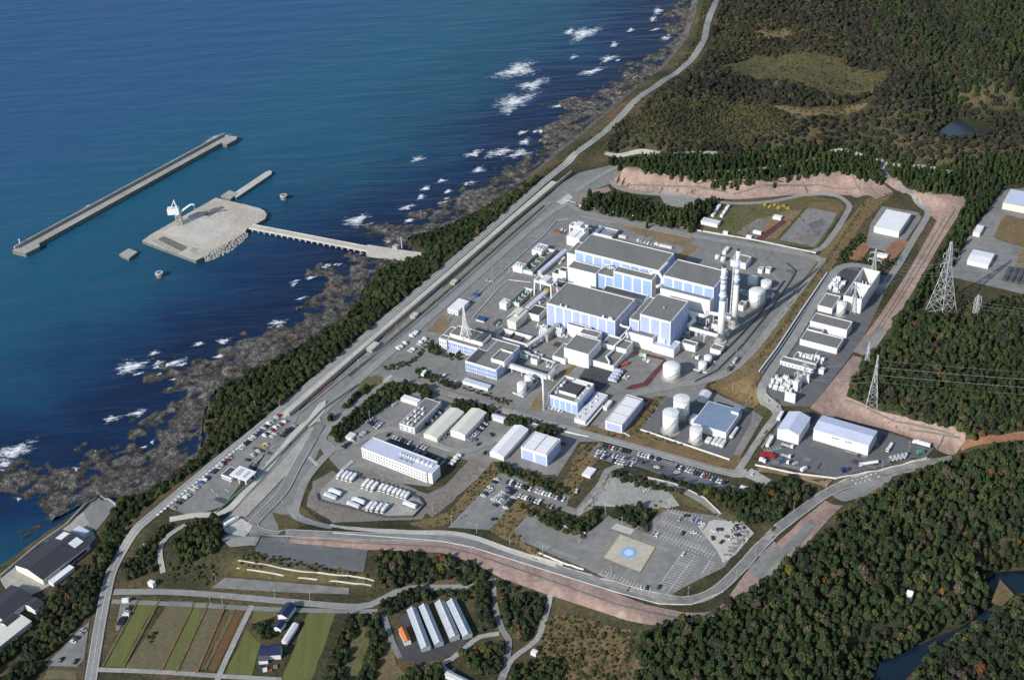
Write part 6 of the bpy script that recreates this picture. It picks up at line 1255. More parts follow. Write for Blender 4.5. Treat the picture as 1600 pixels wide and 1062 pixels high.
# the largest of them in the photograph are things of their own, the rest is woodland
LAB = {('broad', 'lower'): 'broadleaf tree of the dense autumn wood on the lower right hillside', ('broad', 'hedge'): 'broadleaf tree in the small wood beside the roadside car park', ('broad', 'south'): 'broadleaf tree round the greenhouses and lanes at the bottom',
       ('coast', 'hedge'): 'dark evergreen tree in a planted belt between the site car parks', ('coast', 'south'): 'dark evergreen tree beside the lanes and fields at the bottom', ('coast', 'coastal'): 'dark evergreen tree of the wood between shore and coast road', ('coast', 'lower'): 'dark evergreen tree of the wood on the lower right hillside',
       ('pine', 'inner'): 'dark pine of the small wood behind the back turbine hall', ('pine', 'pinebelt'): 'dark pine of the belt above the red embankments', ('bare', 'lower'): 'grey leafless tree in the wood on the lower right hillside', ('shrub', 'hedge'): 'low shrub in the planted strips round the offices'}
for kind in CROWN:
    P_ = POINTS[kind]
    def dist(q): return q[0] ** 2 + q[1] ** 2 + (q[2] - CAM_H) ** 2
    ok = [q for q in P_ if (kind, q[5]) in LAB and 3 < proj(q[:3])[0] < 1597 and 3 < proj(q[:3])[1] < 1085]
    if kind == 'coast': ok = [q for q in ok if q[5] != 'coastal'] ; ok.sort(key=dist)
    elif kind == 'pine': ok.sort(key=lambda q: (q[5] != 'inner', dist(q)))
    else: ok.sort(key=dist)
    nmax = {'broad': 280, 'coast': 280, 'pine': 220, 'bare': 60, 'shrub': 90}[kind]
    chosen = ok[:nmax]; ids = set(map(id, chosen)); rest = [q for q in P_ if id(q) not in ids]
    for i, (x_, y_, z_, r_, h_, reg) in enumerate(chosen):
        v_ = i % len(CROWN[kind]); e = empty(TNAME[kind], (x_, y_, z_), random.random() * 6.28); pxy = proj((x_, y_, z_)); where = ''
        if reg == 'lower': where = ', close to the white hut' if math.hypot(pxy[0] - 1421, pxy[1] - 928) < 55 else ', beside the dark pond' if math.hypot(pxy[0] - 1420, pxy[1] - 1030) < 75 else ', left end' if pxy[0] < 1130 else ', left part' if pxy[0] < 1280 else ', middle part' if pxy[0] < 1430 else ', right end'
        if reg in ('south', 'inner', 'pinebelt', 'hedge'): where = ', leftmost part' if pxy[0] < 560 else ', left part' if pxy[0] < 760 else ', middle part' if pxy[0] < 960 else ', right part' if pxy[0] < 1120 else ', rightmost part'
        tag(e, LAB[(kind, reg)] + where, 'shrub' if kind == 'shrub' else 'tree', {'lower': 'trees of the lower right wood', 'hedge': 'planting round the site', 'south': 'trees round the lanes and fields', 'inner': 'pines behind the turbine halls', 'pinebelt': 'pines above the embankments'}[reg])
        c_ = link('crown', CROWN[kind][v_], e, (0, 0, 0.06 * h_)); c_.scale = (r_, r_, h_ / 1.62)
        if kind != 'shrub': t_ = link('trunk', TRUNK, e); t_.scale = (r_ / 3.2, r_ / 3.2, h_ / 8.0)
        if SRC[kind][v_] is None: SRC[kind][v_] = c_
    if not rest: continue
    A_ = np.array([q[:5] for q in rest]); me = bpy.data.meshes.new('woodland'); me.vertices.add(len(A_)); co = A_[:, :3].copy(); co[:, 2] += 0.05 * A_[:, 4]; me.vertices.foreach_set('co', co.ravel())
    for nm_, tp, dat in (('scl', 'FLOAT_VECTOR', np.stack([A_[:, 3], A_[:, 3], A_[:, 4] / 1.62], -1)), ('rot', 'FLOAT_VECTOR', np.stack([np.zeros(len(A_)), np.zeros(len(A_)), rng.uniform(0, 6.28, len(A_))], -1)), ('var', 'INT', rng.integers(0, len(CROWN[kind]), len(A_)))):
        at = me.attributes.new(nm_, tp, 'POINT'); at.data.foreach_set('vector' if tp == 'FLOAT_VECTOR' else 'value', dat.ravel().astype(np.float32 if tp == 'FLOAT_VECTOR' else np.int32))
    o = link({'broad': 'broadleaf_woodland', 'coast': 'evergreen_woodland', 'pine': 'pine_woodland', 'bare': 'leafless_woodland', 'shrub': 'scrub_cover'}[kind], me)
    tag(o, {'broad': 'mixed autumn woodland covering the slopes around the plant', 'coast': 'evergreen coastal woodland along shore and belts', 'pine': 'dark pine plantations behind and beside the embankments', 'bare': 'leafless and dull woodland on the far hills', 'shrub': 'low scrub on banks and hillsides'}[kind], kind='stuff')
    ng = bpy.data.node_groups.new('scatter_' + kind, 'GeometryNodeTree'); ng.interface.new_socket('Geometry', in_out='INPUT', socket_type='NodeSocketGeometry'); ng.interface.new_socket('Geometry', in_out='OUTPUT', socket_type='NodeSocketGeometry')
    gi = ng.nodes.new('NodeGroupInput'); go = ng.nodes.new('NodeGroupOutput'); ip = ng.nodes.new('GeometryNodeInstanceOnPoints'); jn = ng.nodes.new('GeometryNodeJoinGeometry')
    for s_ in SRC[kind]:
        oi = ng.nodes.new('GeometryNodeObjectInfo'); oi.inputs['Object'].default_value = s_; oi.inputs['As Instance'].default_value = True; oi.transform_space = 'ORIGINAL'
        tr = ng.nodes.new('GeometryNodeTransform'); ng.links.new(oi.outputs['Geometry'], jn.inputs[0])
        ng.nodes.remove(tr)
    def named(n_, tp):
        a = ng.nodes.new('GeometryNodeInputNamedAttribute'); a.data_type = tp; a.inputs['Name'].default_value = n_; return a.outputs[0]
    ng.links.new(gi.outputs[0], ip.inputs['Points']); ng.links.new(jn.outputs[0], ip.inputs['Instance']); ip.inputs['Pick Instance'].default_value = True
    ng.links.new(named('var', 'INT'), ip.inputs['Instance Index']); ng.links.new(named('rot', 'FLOAT_VECTOR'), ip.inputs['Rotation']); ng.links.new(named('scl', 'FLOAT_VECTOR'), ip.inputs['Scale'])
    ng.links.new(ip.outputs[0], go.inputs[0]); o.modifiers.new('scatter', 'NODES').node_group = ng
print('trees', {k: len(v) for k, v in POINTS.items()})
# ------------------------------------------------------------------ seawall, fences, racks
def fence(name, label, pts, h, m, w=0.18, cat='fence', posts=None, curve=False, post_m='steel_pale', step=4.0):
    P_ = [W(x_, y_) for x_, y_ in pts]; L = crom(P_, step) if curve else densify(P_, step, False); o0 = L[0]
    r = empty(name, (o0[0], o0[1], 0)); tag(r, label, cat)
    def rail(z0, z1, ww, nm, mm):
        v = []; f = []
        for i, p in enumerate(L):
            d = L[min(i + 1, len(L) - 1)] - L[max(i - 1, 0)]; d = d / (np.linalg.norm(d) + 1e-9); nn = np.array([-d[1], d[0]]) * ww / 2; z = hgt(*p); p = p - o0
            v += [(p[0] + nn[0], p[1] + nn[1], z + z0), (p[0] - nn[0], p[1] - nn[1], z + z0), (p[0] - nn[0], p[1] - nn[1], z + z1), (p[0] + nn[0], p[1] + nn[1], z + z1)]
        for i in range(len(L) - 1):
            a = 4 * i; b_ = a + 4
            for k in range(4): j = (k + 1) % 4; f.append((a + j, a + k, b_ + k, b_ + j))
        e = 4 * (len(L) - 1); f += [(0, 1, 2, 3), (e + 3, e + 2, e + 1, e)]
        me = bpy.data.meshes.new(nm); me.from_pydata(v, [], f); me.materials.append(M[mm]); me.update(); link(nm, me, r)
    if posts:
        rail(h - 0.35, h, w * 1.6, 'rail', m); rail(h * 0.45, h * 0.45 + 0.3, w * 1.6, 'rail', m); pm = panel_mesh(0.28, h - 0.02, 0.28, post_m, 'post'); acc = 0
        for a, b_ in zip(L, L[1:]):
            acc += np.linalg.norm(b_ - a)
            if acc > posts: acc = 0; link('post', pm, r, (a[0] - o0[0], a[1] - o0[1], hgt(*a) + 0.01))
    else: rail(-0.3, h, w, 'wall_body', m)
    return r
fence('seawall', 'long grey concrete seawall beside the coast road', [(452,651),(560,557),(640,488),(720,419),(800,349),(872,289),(893,272)], 4.0, 'concrete', 1.1, 'wall')
for pts, lab in (([(470,645),(560,572),(600,545),(606,540),(660,495),(740,425),(820,354),(862,318),(880,313),(900,318)], 'pale blue railing along the seaward edge of the plant yard'), ([(905,322),(1000,340),(1096,362)], 'white kerb wall along the back road behind the turbine halls'), ([(1098,362),(1180,376),(1275,396)], 'white kerb wall along the back road, right part')):
    fence('railing', lab, pts, 1.3, 'line_blue' if 'blue' in lab else 'line_white', 0.7 if 'kerb' in lab else 0.25, 'fence' if 'blue' in lab else 'wall', 14 if 'blue' in lab else None)
fence('railing', 'second pale blue railing inside the plant yard', [(700,500),(760,448),(830,385),(850,368),(870,345),(888,343)], 1.0, 'line_blue', 0.4, 'fence', 14)
fence('railing', 'pale railing curving round the lower pump pit yard', [(738,498),(780,450),(795,438),(830,442)], 1.0, 'line_white', 0.35, 'fence', 12)
fence('railing', 'pale railing curving round the upper pump pit yard', [(795,425),(798,418),(830,428),(838,432)], 1.0, 'line_white', 0.35, 'fence', 12)
fence('green_fence', 'green fence along the gate forecourt', [(338,802),(380,765),(400,748),(440,708),(505,640),(560,602)], 2.2, 'fence_green', 0.3, 'fence', 10, post_m='fence_green')
fence('pipe_rack', 'dark double pipe rack along the right perimeter of the plant yard', [(1085,598),(1120,580),(1160,540),(1200,490),(1235,440),(1243,425),(1228,412)], 1.8, 'steel_dark', 0.35, 'pipe rack', 9)
fence('pipe_rack', 'inner pipe rack beside the two stacks', [(1092,585),(1140,542),(1180,500),(1225,440)], 1.6, 'steel_dark', 0.7, 'pipe rack', 9)
fence('pipeline', 'long pale pipeline along the left edge of the upper yard', [(1186,582),(1214,545),(1250,490),(1292,428)], 2.0, 'steel_pale', 0.55, 'pipeline', 8)
fence('pipeline', 'second pipe beside the long pale pipeline of the upper yard', [(1190,584),(1218,546),(1254,492),(1295,430)], 1.2, 'roof_blue', 0.6, 'pipeline', 8)
fence('retaining_wall', 'white wall along the front of the oil tank yard', [(1001,672),(1060,692),(1140,719)], 1.6, 'white', 0.6, 'wall')
fence('retaining_wall', 'white kerb wall in front of the three bay building', [(946,671),(975,677),(984,682)], 1.0, 'white', 0.6, 'wall')
fence('retaining_wall', 'white wall bordering the depot yard beside the road', [(1180,727),(1240,740),(1305,748),(1380,735),(1448,716)], 1.4, 'white', 0.5, 'wall')
fence('retaining_wall', 'pale wall along the top of the sloping access road', [(1012,747),(1055,757),(1100,778),(1126,803)], 1.6, 'concrete_pale', 0.6, 'wall')
fence('retaining_wall', 'white wall behind the grey apron left of the heliport', [(826,802),(870,818),(915,834)], 1.4, 'white', 0.5, 'wall'); fence('retaining_wall', 'white kerb wall at the front of the grey apron', [(842,864),(880,880),(912,890)], 1.2, 'white', 0.5, 'wall')
fence('retaining_wall', 'low quay wall along the shore behind the dark roofed hall', [(0,902),(60,852),(105,820),(155,776),(182,790)], 2.2, 'concrete', 0.9, 'wall')
fence('retaining_wall', 'white kerb wall along the south road before the hedge', [(798,660),(830,661),(862,670),(920,683)], 1.0, 'white', 0.6, 'wall')
fence('tank_bund', 'white low bund wall around the pair of tanks beside the footbridge', [(801,614),(818,621),(842,595),(830,590)], 1.2, 'white', 0.5, 'wall'); fence('tank_bund', 'white low bund wall around the walled pair of small tanks', [(1082,577),(1104,583),(1118,566),(1100,560)], 1.0, 'white', 0.5, 'wall')
fence('guard_rail', 'thin white rail along the upper edge of the ring road', [(520,833),(690,846),(740,856),(880,900),(960,925),(1030,944),(1080,945),(1130,925)], 1.0, 'line_white', 0.3, 'fence', 12)
fence('lorry_park_fence', 'dark screen fence around the lorry park', [(530,736),(655,779),(663,790),(646,808),(600,809),(498,783),(495,772)], 2.0, 'steel_dark', 0.5, 'fence')
road('ditch_strip', [(545,588),(600,541),(706,449),(800,366),(850,322)], 2.6, 'scrub', 0.4, curve=False); road('apron_patch', [(480,630),(520,596)], 3, 'earth_red', 0.42, curve=False); road('apron_patch', [(600,527),(655,478)], 2.5, 'earth', 0.42, curve=False); road('apron_patch', [(690,449),(735,410)], 2.5, 'scrub', 0.42, curve=False); road('apron_patch', [(752,393),(790,360)], 2.5, 'scrub', 0.42, curve=False)
# ------------------------------------------------------------------ painted lines
def dashes(name, pts, ln, gap, w, dz=0.92, m='line_white'):
    L = densify([W(x_, y_) for x_, y_ in pts], 1.0, False); q = MB(); acc = 0.0; start = L[0]; on = True
    for a, b_ in zip(L, L[1:]):
        acc += np.linalg.norm(b_ - a)
        if on and acc >= ln:
            d = (b_ - start) / (np.linalg.norm(b_ - start) + 1e-9); n_ = np.array([-d[1], d[0]]) * w / 2
            q.poly([(*(start - n_), hgt(*start) + dz), (*(b_ - n_), hgt(*b_) + dz), (*(b_ + n_), hgt(*b_) + dz), (*(start + n_), hgt(*start) + dz)]); on = False; acc = 0
        elif not on and acc >= gap: start = b_; on = True; acc = 0
    if q.v: tag(q.build(name, m), kind='structure')
for pts in ([(262,790),(330,728),(400,668),(455,622)], [(905,338),(1000,357),(1090,375)], [(700,618),(800,648),(880,672)], [(940,694),(1040,717),(1110,737)], [(1190,690),(1222,648)], [(1160,735),(1185,695)]): dashes('road_edge_line', pts, 60, 0.5, 0.45)
dashes('hatched_strip', [(245,806),(300,760),(380,694),(420,660)], 1.3, 1.5, 2.6, 0.95)
for pts in ([(330,765),(350,785)], [(352,765),(368,775)], [(362,752),(352,766)], [(395,728),(430,695)], [(405,735),(440,700)]): dashes('lane_marking', pts, 5, 2.5, 0.5, 0.95)
for pts in ([(1330,752),(1375,740)], [(1335,757),(1380,744)]): dashes('chevron_marking', pts, 1.6, 1.8, 1.4, 1.0)
for pts in ([(1268,768),(1280,762)], [(1266,763),(1278,757)], [(1264,758),(1276,752)]): dashes('hatch_marking', pts, 20, 0.5, 0.8, 1.0)
dashes('crossing_marking', [(535,735),(552,720)], 1.0, 1.0, 3.2, 0.95); dashes('crossing_marking', [(600,598),(612,588)], 1.0, 1.0, 3.2, 0.95); dashes('crossing_marking', [(484,715),(496,728)], 1.0, 1.0, 3, 0.98)
def stalls(p0, p1, depth, double=True, pitch=2.6, dz=0.56):
    a, b_ = W(*p0)[:2], W(*p1)[:2]; L = np.linalg.norm(b_ - a); u = (b_ - a) / L; n_ = np.array([-u[1], u[0]]); q = MB()
    def strip(s, e, w=0.32):
        d = (e - s) / np.linalg.norm(e - s); k = np.array([-d[1], d[0]]) * w / 2
        q.poly([(*(s - k), hgt(*s) + dz), (*(e - k), hgt(*e) + dz), (*(e + k), hgt(*e) + dz), (*(s + k), hgt(*s) + dz)])
    strip(a, b_, 0.4)
    for i in range(int(L / pitch) + 1):
        c_ = a + u * i * pitch; strip(c_ - n_ * (depth if double else 0), c_ + n_ * depth)
    tag(q.build('parking_lines', 'line_white'), kind='structure')
for p0, p1, dd, db in [((1043,799),(1098,815),4.6,1),((1032,814),(1105,842),4.6,1),((1020,832),(1116,868),4.6,1),((1067,863),(1026,920),4.6,0),((1086,869),(1042,928),4.6,1),((1109,877),(1096,897),4.6,0),((937,897),(1014,928),4.6,0),((1055,726),(1135,755),4.6,0),((656,690),(702,706),4.4,0),((780,690),(800,668),4.4,0),((905,806),(925,780),4.4,0),((1190,700),(1205,678),5,0),((1196,706),(1222,700),5,0),((592,640),(620,620),4.6,1),((560,662),(590,640),4.6,1)]: stalls(p0, p1, dd, bool(db))
# helipad
hp = sheet('helipad', [(968.8,835),(1024,855.5),(1000,895),(942,872)], 'pad_cream', 0.6, 10); hp['label'] = 'square cream helipad with blue ring and letter'
sheet('helipad_corner', [(954,826),(964,818),(992,828),(985,836)], 'concrete_pale', 0.6)
c = W(982.5, 864)[:2]; zc = hgt(*c) + 0.85; u = (W(1000,895) - W(1024,855.5))[:2]; u /= np.linalg.norm(u); v_ = np.array([-u[1], u[0]])
q = MB(); K = 36
for i in range(K):
    a0, a1 = 2 * math.pi * i / K, 2 * math.pi * (i + 1) / K
    q.poly([(c[0] + r_ * math.cos(a), c[1] + r_ * math.sin(a), zc) for r_, a in ((3.4, a0), (5.4, a0), (5.4, a1), (3.4, a1))])
tag(q.build('helipad_ring', 'pad_blue'), kind='structure')
q = MB(); q.poly([(c[0] + 3.4 * math.cos(2 * math.pi * i / K), c[1] + 3.4 * math.sin(2 * math.pi * i / K), zc - 0.02) for i in range(K)]); tag(q.build('helipad_disc', 'stack_blue'), kind='structure')
q = MB()
def hb_(x0, x1, y0, y1): q.poly([(*(c + u * a + v_ * b_), zc + 0.06) for a, b_ in ((x0, y0), (x1, y0), (x1, y1), (x0, y1))])
hb_(-2.2, 2.2, -1.5, -0.9); hb_(-2.2, 2.2, 0.9, 1.5); hb_(-0.35, 0.35, -0.9, 0.9); tag(q.build('helipad_letter', 'line_white'), kind='structure')
q = MB()
cr_ = [W(968.8,835), W(1024,855.5), W(1000,895), W(942,872)]
for a, b_ in zip(cr_, cr_[1:] + cr_[:1]):
    d = (b_ - a)[:2]; d = d / np.linalg.norm(d); n_ = np.array([-d[1], d[0]]) * 0.22
    q.poly([(*(a[:2] - n_), a[2] + 0.85), (*(b_[:2] - n_), b_[2] + 0.85), (*(b_[:2] + n_), b_[2] + 0.85), (*(a[:2] + n_), a[2] + 0.85)])
tag(q.build('helipad_border', 'yellow'), kind='structure')
# ------------------------------------------------------------------ vehicles
def car_mesh(col, van=False):
    q = MB(); W2 = 0.88; hgt_ = 1.95 if van else 1.48
    def prof(pts, w, mi, w2=None):
        w2 = w2 or w; n = len(q.v); k = len(pts); q.v += [(x_, -w2 if z_ > 1.0 else -w, z_) for x_, z_ in pts] + [(x_, w2 if z_ > 1.0 else w, z_) for x_, z_ in pts]
        q.f.append(tuple(range(n, n + k))); q.f.append(tuple(range(n + 2 * k - 1, n + k - 1, -1))); q.m += [mi, mi]
        for i in range(k): j = (i + 1) % k; q.f.append((n + j, n + i, n + k + i, n + k + j)); q.m.append(mi)
    if van: prof([(-2.3, 0.3), (2.2, 0.3), (2.3, 0.95), (1.75, 1.05), (1.2, 1.85), (0.9, hgt_), (-2.2, hgt_), (-2.3, 1.0)], W2, 0, W2 * 0.93)
    else: prof([(-2.2, 0.3), (2.2, 0.3), (2.25, 0.75), (1.2, 0.98), (-1.75, 1.0), (-2.25, 0.9)], W2, 0)
    if van: prof([(1.78, 1.07), (1.78, 1.12), (1.24, 1.86), (1.18, 1.80)], W2 * 0.85, 1); q.box(-1.9, 0.9, -W2 * 0.95, W2 * 0.95, 1.2, 1.65, 1)
    else:
        prof([(-1.75, 0.99), (1.15, 0.99), (0.4, 1.42), (-1.3, 1.44)], W2 * 0.93, 1, W2 * 0.8); q.box(-1.15, 0.3, -W2 * 0.76, W2 * 0.76, 1.435, hgt_, 0)
    for x_ in (-1.35, 1.35):
        for s in (-1, 1): q.box(x_ - 0.33, x_ + 0.33, s * W2 - 0.1, s * W2 + 0.03, 0.0, 0.62, 2)
    return q.mesh('van' if van else 'car', ['car_' + col, 'glass_dark', 'rubber'])
COLS = ['white', 'silver', 'black', 'grey', 'navy', 'red', 'blue', 'green', 'yellow']
CARM = {c_: car_mesh(c_) for c_ in COLS}; VANM = {c_: car_mesh(c_, True) for c_ in ('white', 'silver', 'black', 'grey', 'navy')}
ORD = ['first', 'second', 'third', 'fourth', 'fifth', 'sixth', 'seventh', 'eighth', 'ninth', 'tenth', 'eleventh', 'twelfth', 'thirteenth', 'fourteenth', 'fifteenth', 'sixteenth', 'seventeenth', 'eighteenth', 'nineteenth', 'twentieth'] + ['%dth' % k for k in range(21, 90)]
RC = random.Random(5); NCAR = [0]
def put_car(pw, ang, label, group, col=None, van=False, s=1.08):
    col = col or RC.choices(['white', 'silver', 'black', 'grey', 'navy', 'red', 'blue'], [40, 13, 24, 8, 9, 2, 3])[0]
    if van and col not in VANM: col = 'white'
    z = hgt(pw[0], pw[1]); o = link('parked_van' if van else 'parked_car', (VANM if van else CARM)[col], None, (pw[0], pw[1], z + 0.46), ang); o.scale = (s, s, s)
    tag(o, label.replace('#', {'silver': 'silver', 'navy': 'dark blue'}.get(col, col)), 'van' if van else 'car', group); NCAR[0] += 1; return o
def car_row(p0, p1, where, pitch=2.75, fill=0.85, turn=math.pi / 2, van=0.12, cols=None, lim=99):
    a, b_ = W(*p0)[:2], W(*p1)[:2]; L = np.linalg.norm(b_ - a); n = max(1, int(L / pitch)); ang = math.atan2(b_[1] - a[1], b_[0] - a[0]) + turn; k = 0
    for i in range(n):
        if RC.random() > fill: continue
        pw = a + (b_ - a) * (i + 0.5) / n + np.array([RC.gauss(0, 0.12), RC.gauss(0, 0.12)]); vn = RC.random() < van
        put_car(pw, ang + RC.gauss(0, 0.03) + (math.pi if RC.random() < 0.3 else 0), '# %s, %s from left in %s' % ('van' if vn else 'car', ORD[k], where), 'vehicles in ' + where, RC.choice(cols) if cols else None, vn); k += 1
        if k >= lim: return
car_row((269,797), (352,722), 'the lower outer row of the gate car park', 3.3, 0.72); car_row((353,721), (442,645), 'the upper outer row of the gate car park', 3.3, 0.8)
car_row((385,721), (418,694), 'the inner row right of the gate canopy', 3.2, 0.85, cols=['white', 'black', 'yellow', 'white', 'silver']); car_row((412,684), (446,659), 'the middle row of the gate car park', 3.0, 0.9, cols=['white', 'black', 'red', 'white']); car_row((418,688), (450,664), 'the second middle row of the gate car park', 3.2, 0.6)
car_row((439,684), (462,665), 'the short inner row near the concrete ramp', 3.3, 0.75)
car_row((750,782), (778,748), 'the left edge column of the staff car park', 3.4, 0.85); car_row((791,753), (883,782), 'the back row of the staff car park', 2.75, 0.9); car_row((810,775), (880,799), 'the front row of the staff car park', 2.75, 0.85)
car_row((772,783), (797,763), 'the left inner column of the staff car park', 2.9, 0.8); car_row((778,786), (803,767), 'the second inner column of the staff car park', 2.9, 0.75); car_row((788,796), (809,773), 'the right inner column of the staff car park', 2.9, 0.8)
car_row((940,697), (1032,719), 'the back row of the roadside car park', 2.7, 0.92); car_row((932,706), (1012,726), 'the middle row of the roadside car park', 2.7, 0.9); car_row((930,711), (990,727), 'the front row of the roadside car park', 2.7, 0.7); car_row((1056,729), (1134,756), 'the far right row of the roadside car park', 2.7, 0.8)
car_row((604,680), (642,694), 'the row behind the long office, left part', 2.75, 0.85); car_row((652,696), (668,703), 'the row behind the long office, right part', 2.75, 0.9); car_row((644,702), (694,725), 'the shaded row against the long office', 2.8, 0.7, cols=['black', 'navy', 'grey', 'silver'])
car_row((703,728), (719,711), 'the van row beside the long office', 3.2, 1.0, van=1.0, cols=['white'])
car_row((577,653), (597,665), 'the back row of the workshop car park', 2.7, 0.9, cols=['white', 'silver', 'white', 'navy']); car_row((574,658), (593,670), 'the front row of the workshop car park', 2.7, 0.8, cols=['white', 'silver', 'navy'])
car_row((614,632), (640,651), 'the row left of the workshop', 3.2, 0.45); car_row((535,701), (571,676), 'the hedge row left of the long office', 3.2, 0.75)
car_row((662,668), (690,641), 'the row between workshop and beige store', 3.0, 0.6); car_row((688,686), (723,652), 'the row between beige and pale store', 2.8, 0.8, cols=['white', 'white', 'silver', 'black']); car_row((731,690), (760,662), 'the row right of the pale store', 2.8, 0.8, cols=['white', 'silver', 'black', 'white'])
car_row((642,528), (652,519), 'the short van row before the office wing', 3.0, 1.0, van=1, cols=['white']); car_row((617,550), (636,536), 'the outer row of the office forecourt strip', 3.0, 0.85, van=0.4, cols=['white', 'white', 'black']); car_row((640,551), (666,530), 'the inner row of the office forecourt strip', 3.0, 0.85, van=0.5, cols=['white'])
car_row((690,588), (722,602), 'the hedge row of the office forecourt', 4, 0.6)
car_row((188,979), (203,949), 'the row beside the first field', 2.9, 0.9, cols=['red', 'white', 'black', 'white', 'silver']); car_row((93,1031), (122,1035), 'the lowest row at the bottom left lot', 3.0, 0.8); car_row((106,1013), (134,982), 'the slanted row of the bottom left lot', 3.4, 0.7); car_row((3,1030), (36,1000), 'the row behind the long cream shed', 3.4, 0.6, cols=['white', 'blue', 'silver']); car_row((225,855), (247,838), 'the shaded row below the gate junction', 3.2, 0.6)
for i in range(13):
    px_, py_ = RC.uniform(1108, 1158), RC.uniform(822, 848)
    put_car(W(px_, py_)[:2], RC.uniform(0, 3.1), '# car, %s placed on the pale concrete lot beside the stall rows' % ORD[i], 'cars on the pale concrete lot')
for i, (px_, py_) in enumerate([(1073,807),(1082,812),(1090,816),(1096,818),(1062,812),(1067,834),(1084,833),(1027,836),(1068,866),(1002,921),(1011,919),(1030,918)]): put_car(W(px_, py_)[:2], YA + (math.pi / 2 if i % 3 else 0.4), '# car, %s of the cars scattered over the heliport stalls' % ORD[i], 'cars on the heliport stalls')
for i, (px_, py_, cc) in enumerate([(767,769,'white'),(771,782,'white'),(774,790,'black'),(772,812,'black'),(722,808,'silver'),(901,768,'white'),(1008,760,'black'),(1010,767,'white'),(1176,741,'white'),(1243,725,'white'),(1026,731,'white'),(1058,739,'white'),(768,680,'black'),(758,708,'black'),(763,708,'grey'),(748,695,'navy'),(741,688,'grey')]): put_car(W(px_, py_)[:2], RC.uniform(0, 3.1), '# car standing apart, %s of the single cars counted from the left' % ORD[i], 'single cars on lots and roads', cc)
print('cars', NCAR)
WHL = MB(); WHL.cyl((0, 0), 0.5, 0.5, -0.18, 0.18, 10); WHL = WHL.mesh('wheel', 'rubber')
def lorry(px, ang, label, L=10.5, cabc='car_white', boxm='roof_white', kind='box', grp='lorries', on=None):
    p = W(*px); nm_, ct_ = ('bus', 'bus') if ' bus ' in label else ('mobile_crane', 'crane') if 'mobile crane' in label else ('trailer', 'trailer') if 'trailer' in label else ('lorry', 'lorry')
    r = empty(nm_, (p[0], p[1], p[2] + 0.44), ang); tag(r, label, ct_, grp)
    q = MB(); x1 = L / 2; q.hexa([(x1 - 2.1, -1.2, 0.7), (x1, -1.2, 0.7), (x1, 1.2, 0.7), (x1 - 2.1, 1.2, 0.7)], [(x1 - 2.1, -1.15, 3.0), (x1 - 0.35, -1.15, 3.0), (x1 - 0.35, 1.15, 3.0), (x1 - 2.1, 1.15, 3.0)]); cb = q.build('cab', cabc, r)
    q = MB(); q.box(x1 - 0.25, x1 + 0.02, -1.0, 1.0, 1.75, 2.6); q.build('windscreen', 'glass_dark', cb)
    q = MB()
    if kind == 'tank': q.tube([(-L / 2, 0, 2.1), (x1 - 2.5, 0, 2.1)], 1.25, 12)
    elif kind == 'flat': q.box(-L / 2, x1 - 2.3, -1.2, 1.2, 1.1, 1.7)
    else: q.box(-L / 2, x1 - 2.3, -1.25, 1.25, 1.1, 3.6)
    q.build({'tank': 'tank_body', 'flat': 'flat_bed'}.get(kind, 'cargo_box'), boxm, r)
    q = MB(); q.box(-L / 2 + 0.2, x1 - 0.4, -0.6, 0.6, 0.6, 1.08); q.build('chassis', 'steel_dark', r)
    for x_ in (-L / 2 + 1.2, -L / 2 + 2.5, x1 - 1.2):
        for s in (-1, 1): o = link('wheel', WHL, r, (x_, s * 1.0, 0.5)); o.rotation_euler = (math.pi / 2, 0, 0)
    return r
Z3 = lambda x_, y_: (480 + x_ / 4.828, 580 + y_ / 4.828)
AB = YA + math.pi / 2 + 0.05; AA = YA + math.pi - 0.05
for k, q_ in enumerate([(250,795),(285,803),(315,812),(347,820)]): lorry(Z3(*q_), AB + math.pi, 'grey topped lorry, %s of the four at the back left of the lorry park' % ORD[k], 9, boxm='steel_pale')
for k, q_ in enumerate([(440,865),(473,876),(508,888)]): lorry(Z3(*q_), AB + math.pi, 'tall white lorry, %s of three at the back of the lorry park' % ORD[k], 10)
for k, q_ in enumerate([(560,893),(592,903),(626,914),(660,926),(693,937),(724,948),(752,957)]): lorry(Z3(*q_), AB + math.pi, 'short white lorry, %s of seven along the back of the lorry park' % ORD[k], 7, boxm='roof_white' if k < 5 else 'steel_pale')
for k, (q_, lab) in enumerate([((212,925),'white lorry parked sideways at the left of the lorry park, back one'), ((178,957),'white lorry parked sideways at the left of the lorry park, front one'), ((388,992),'white lorry parked sideways in mid lorry park, back one'), ((350,1022),'white lorry parked sideways in mid lorry park, front one'), ((775,1022),'white lorry parked sideways at the right end of the lorry park')]): lorry(Z3(*q_), AA, lab, 12, boxm='roof_pale' if k % 2 else 'roof_white')
for k, q_ in enumerate([(470,1035),(503,1040),(545,1046),(585,1052)]): lorry(Z3(*q_), AB + math.pi, 'grey topped lorry, %s of the four at the front of the lorry park' % ORD[k], 9, boxm='steel_pale')
ZD = lambda x_, y_: (1160 + x_ / 3.636, 500 + y_ / 3.636)
lorry(ZD(715,825), 0.16 + math.pi, 'white tanker lorry in the depot yard beside the road', 15, kind='tank'); lorry(ZD(835,730), 1.0 + math.pi, 'white crane lorry near the right corner of the long warehouse', 12, kind='flat', boxm='white'); lorry(ZD(1015,712), YA + math.pi, 'white lorry at the right end of the depot yard', 14)
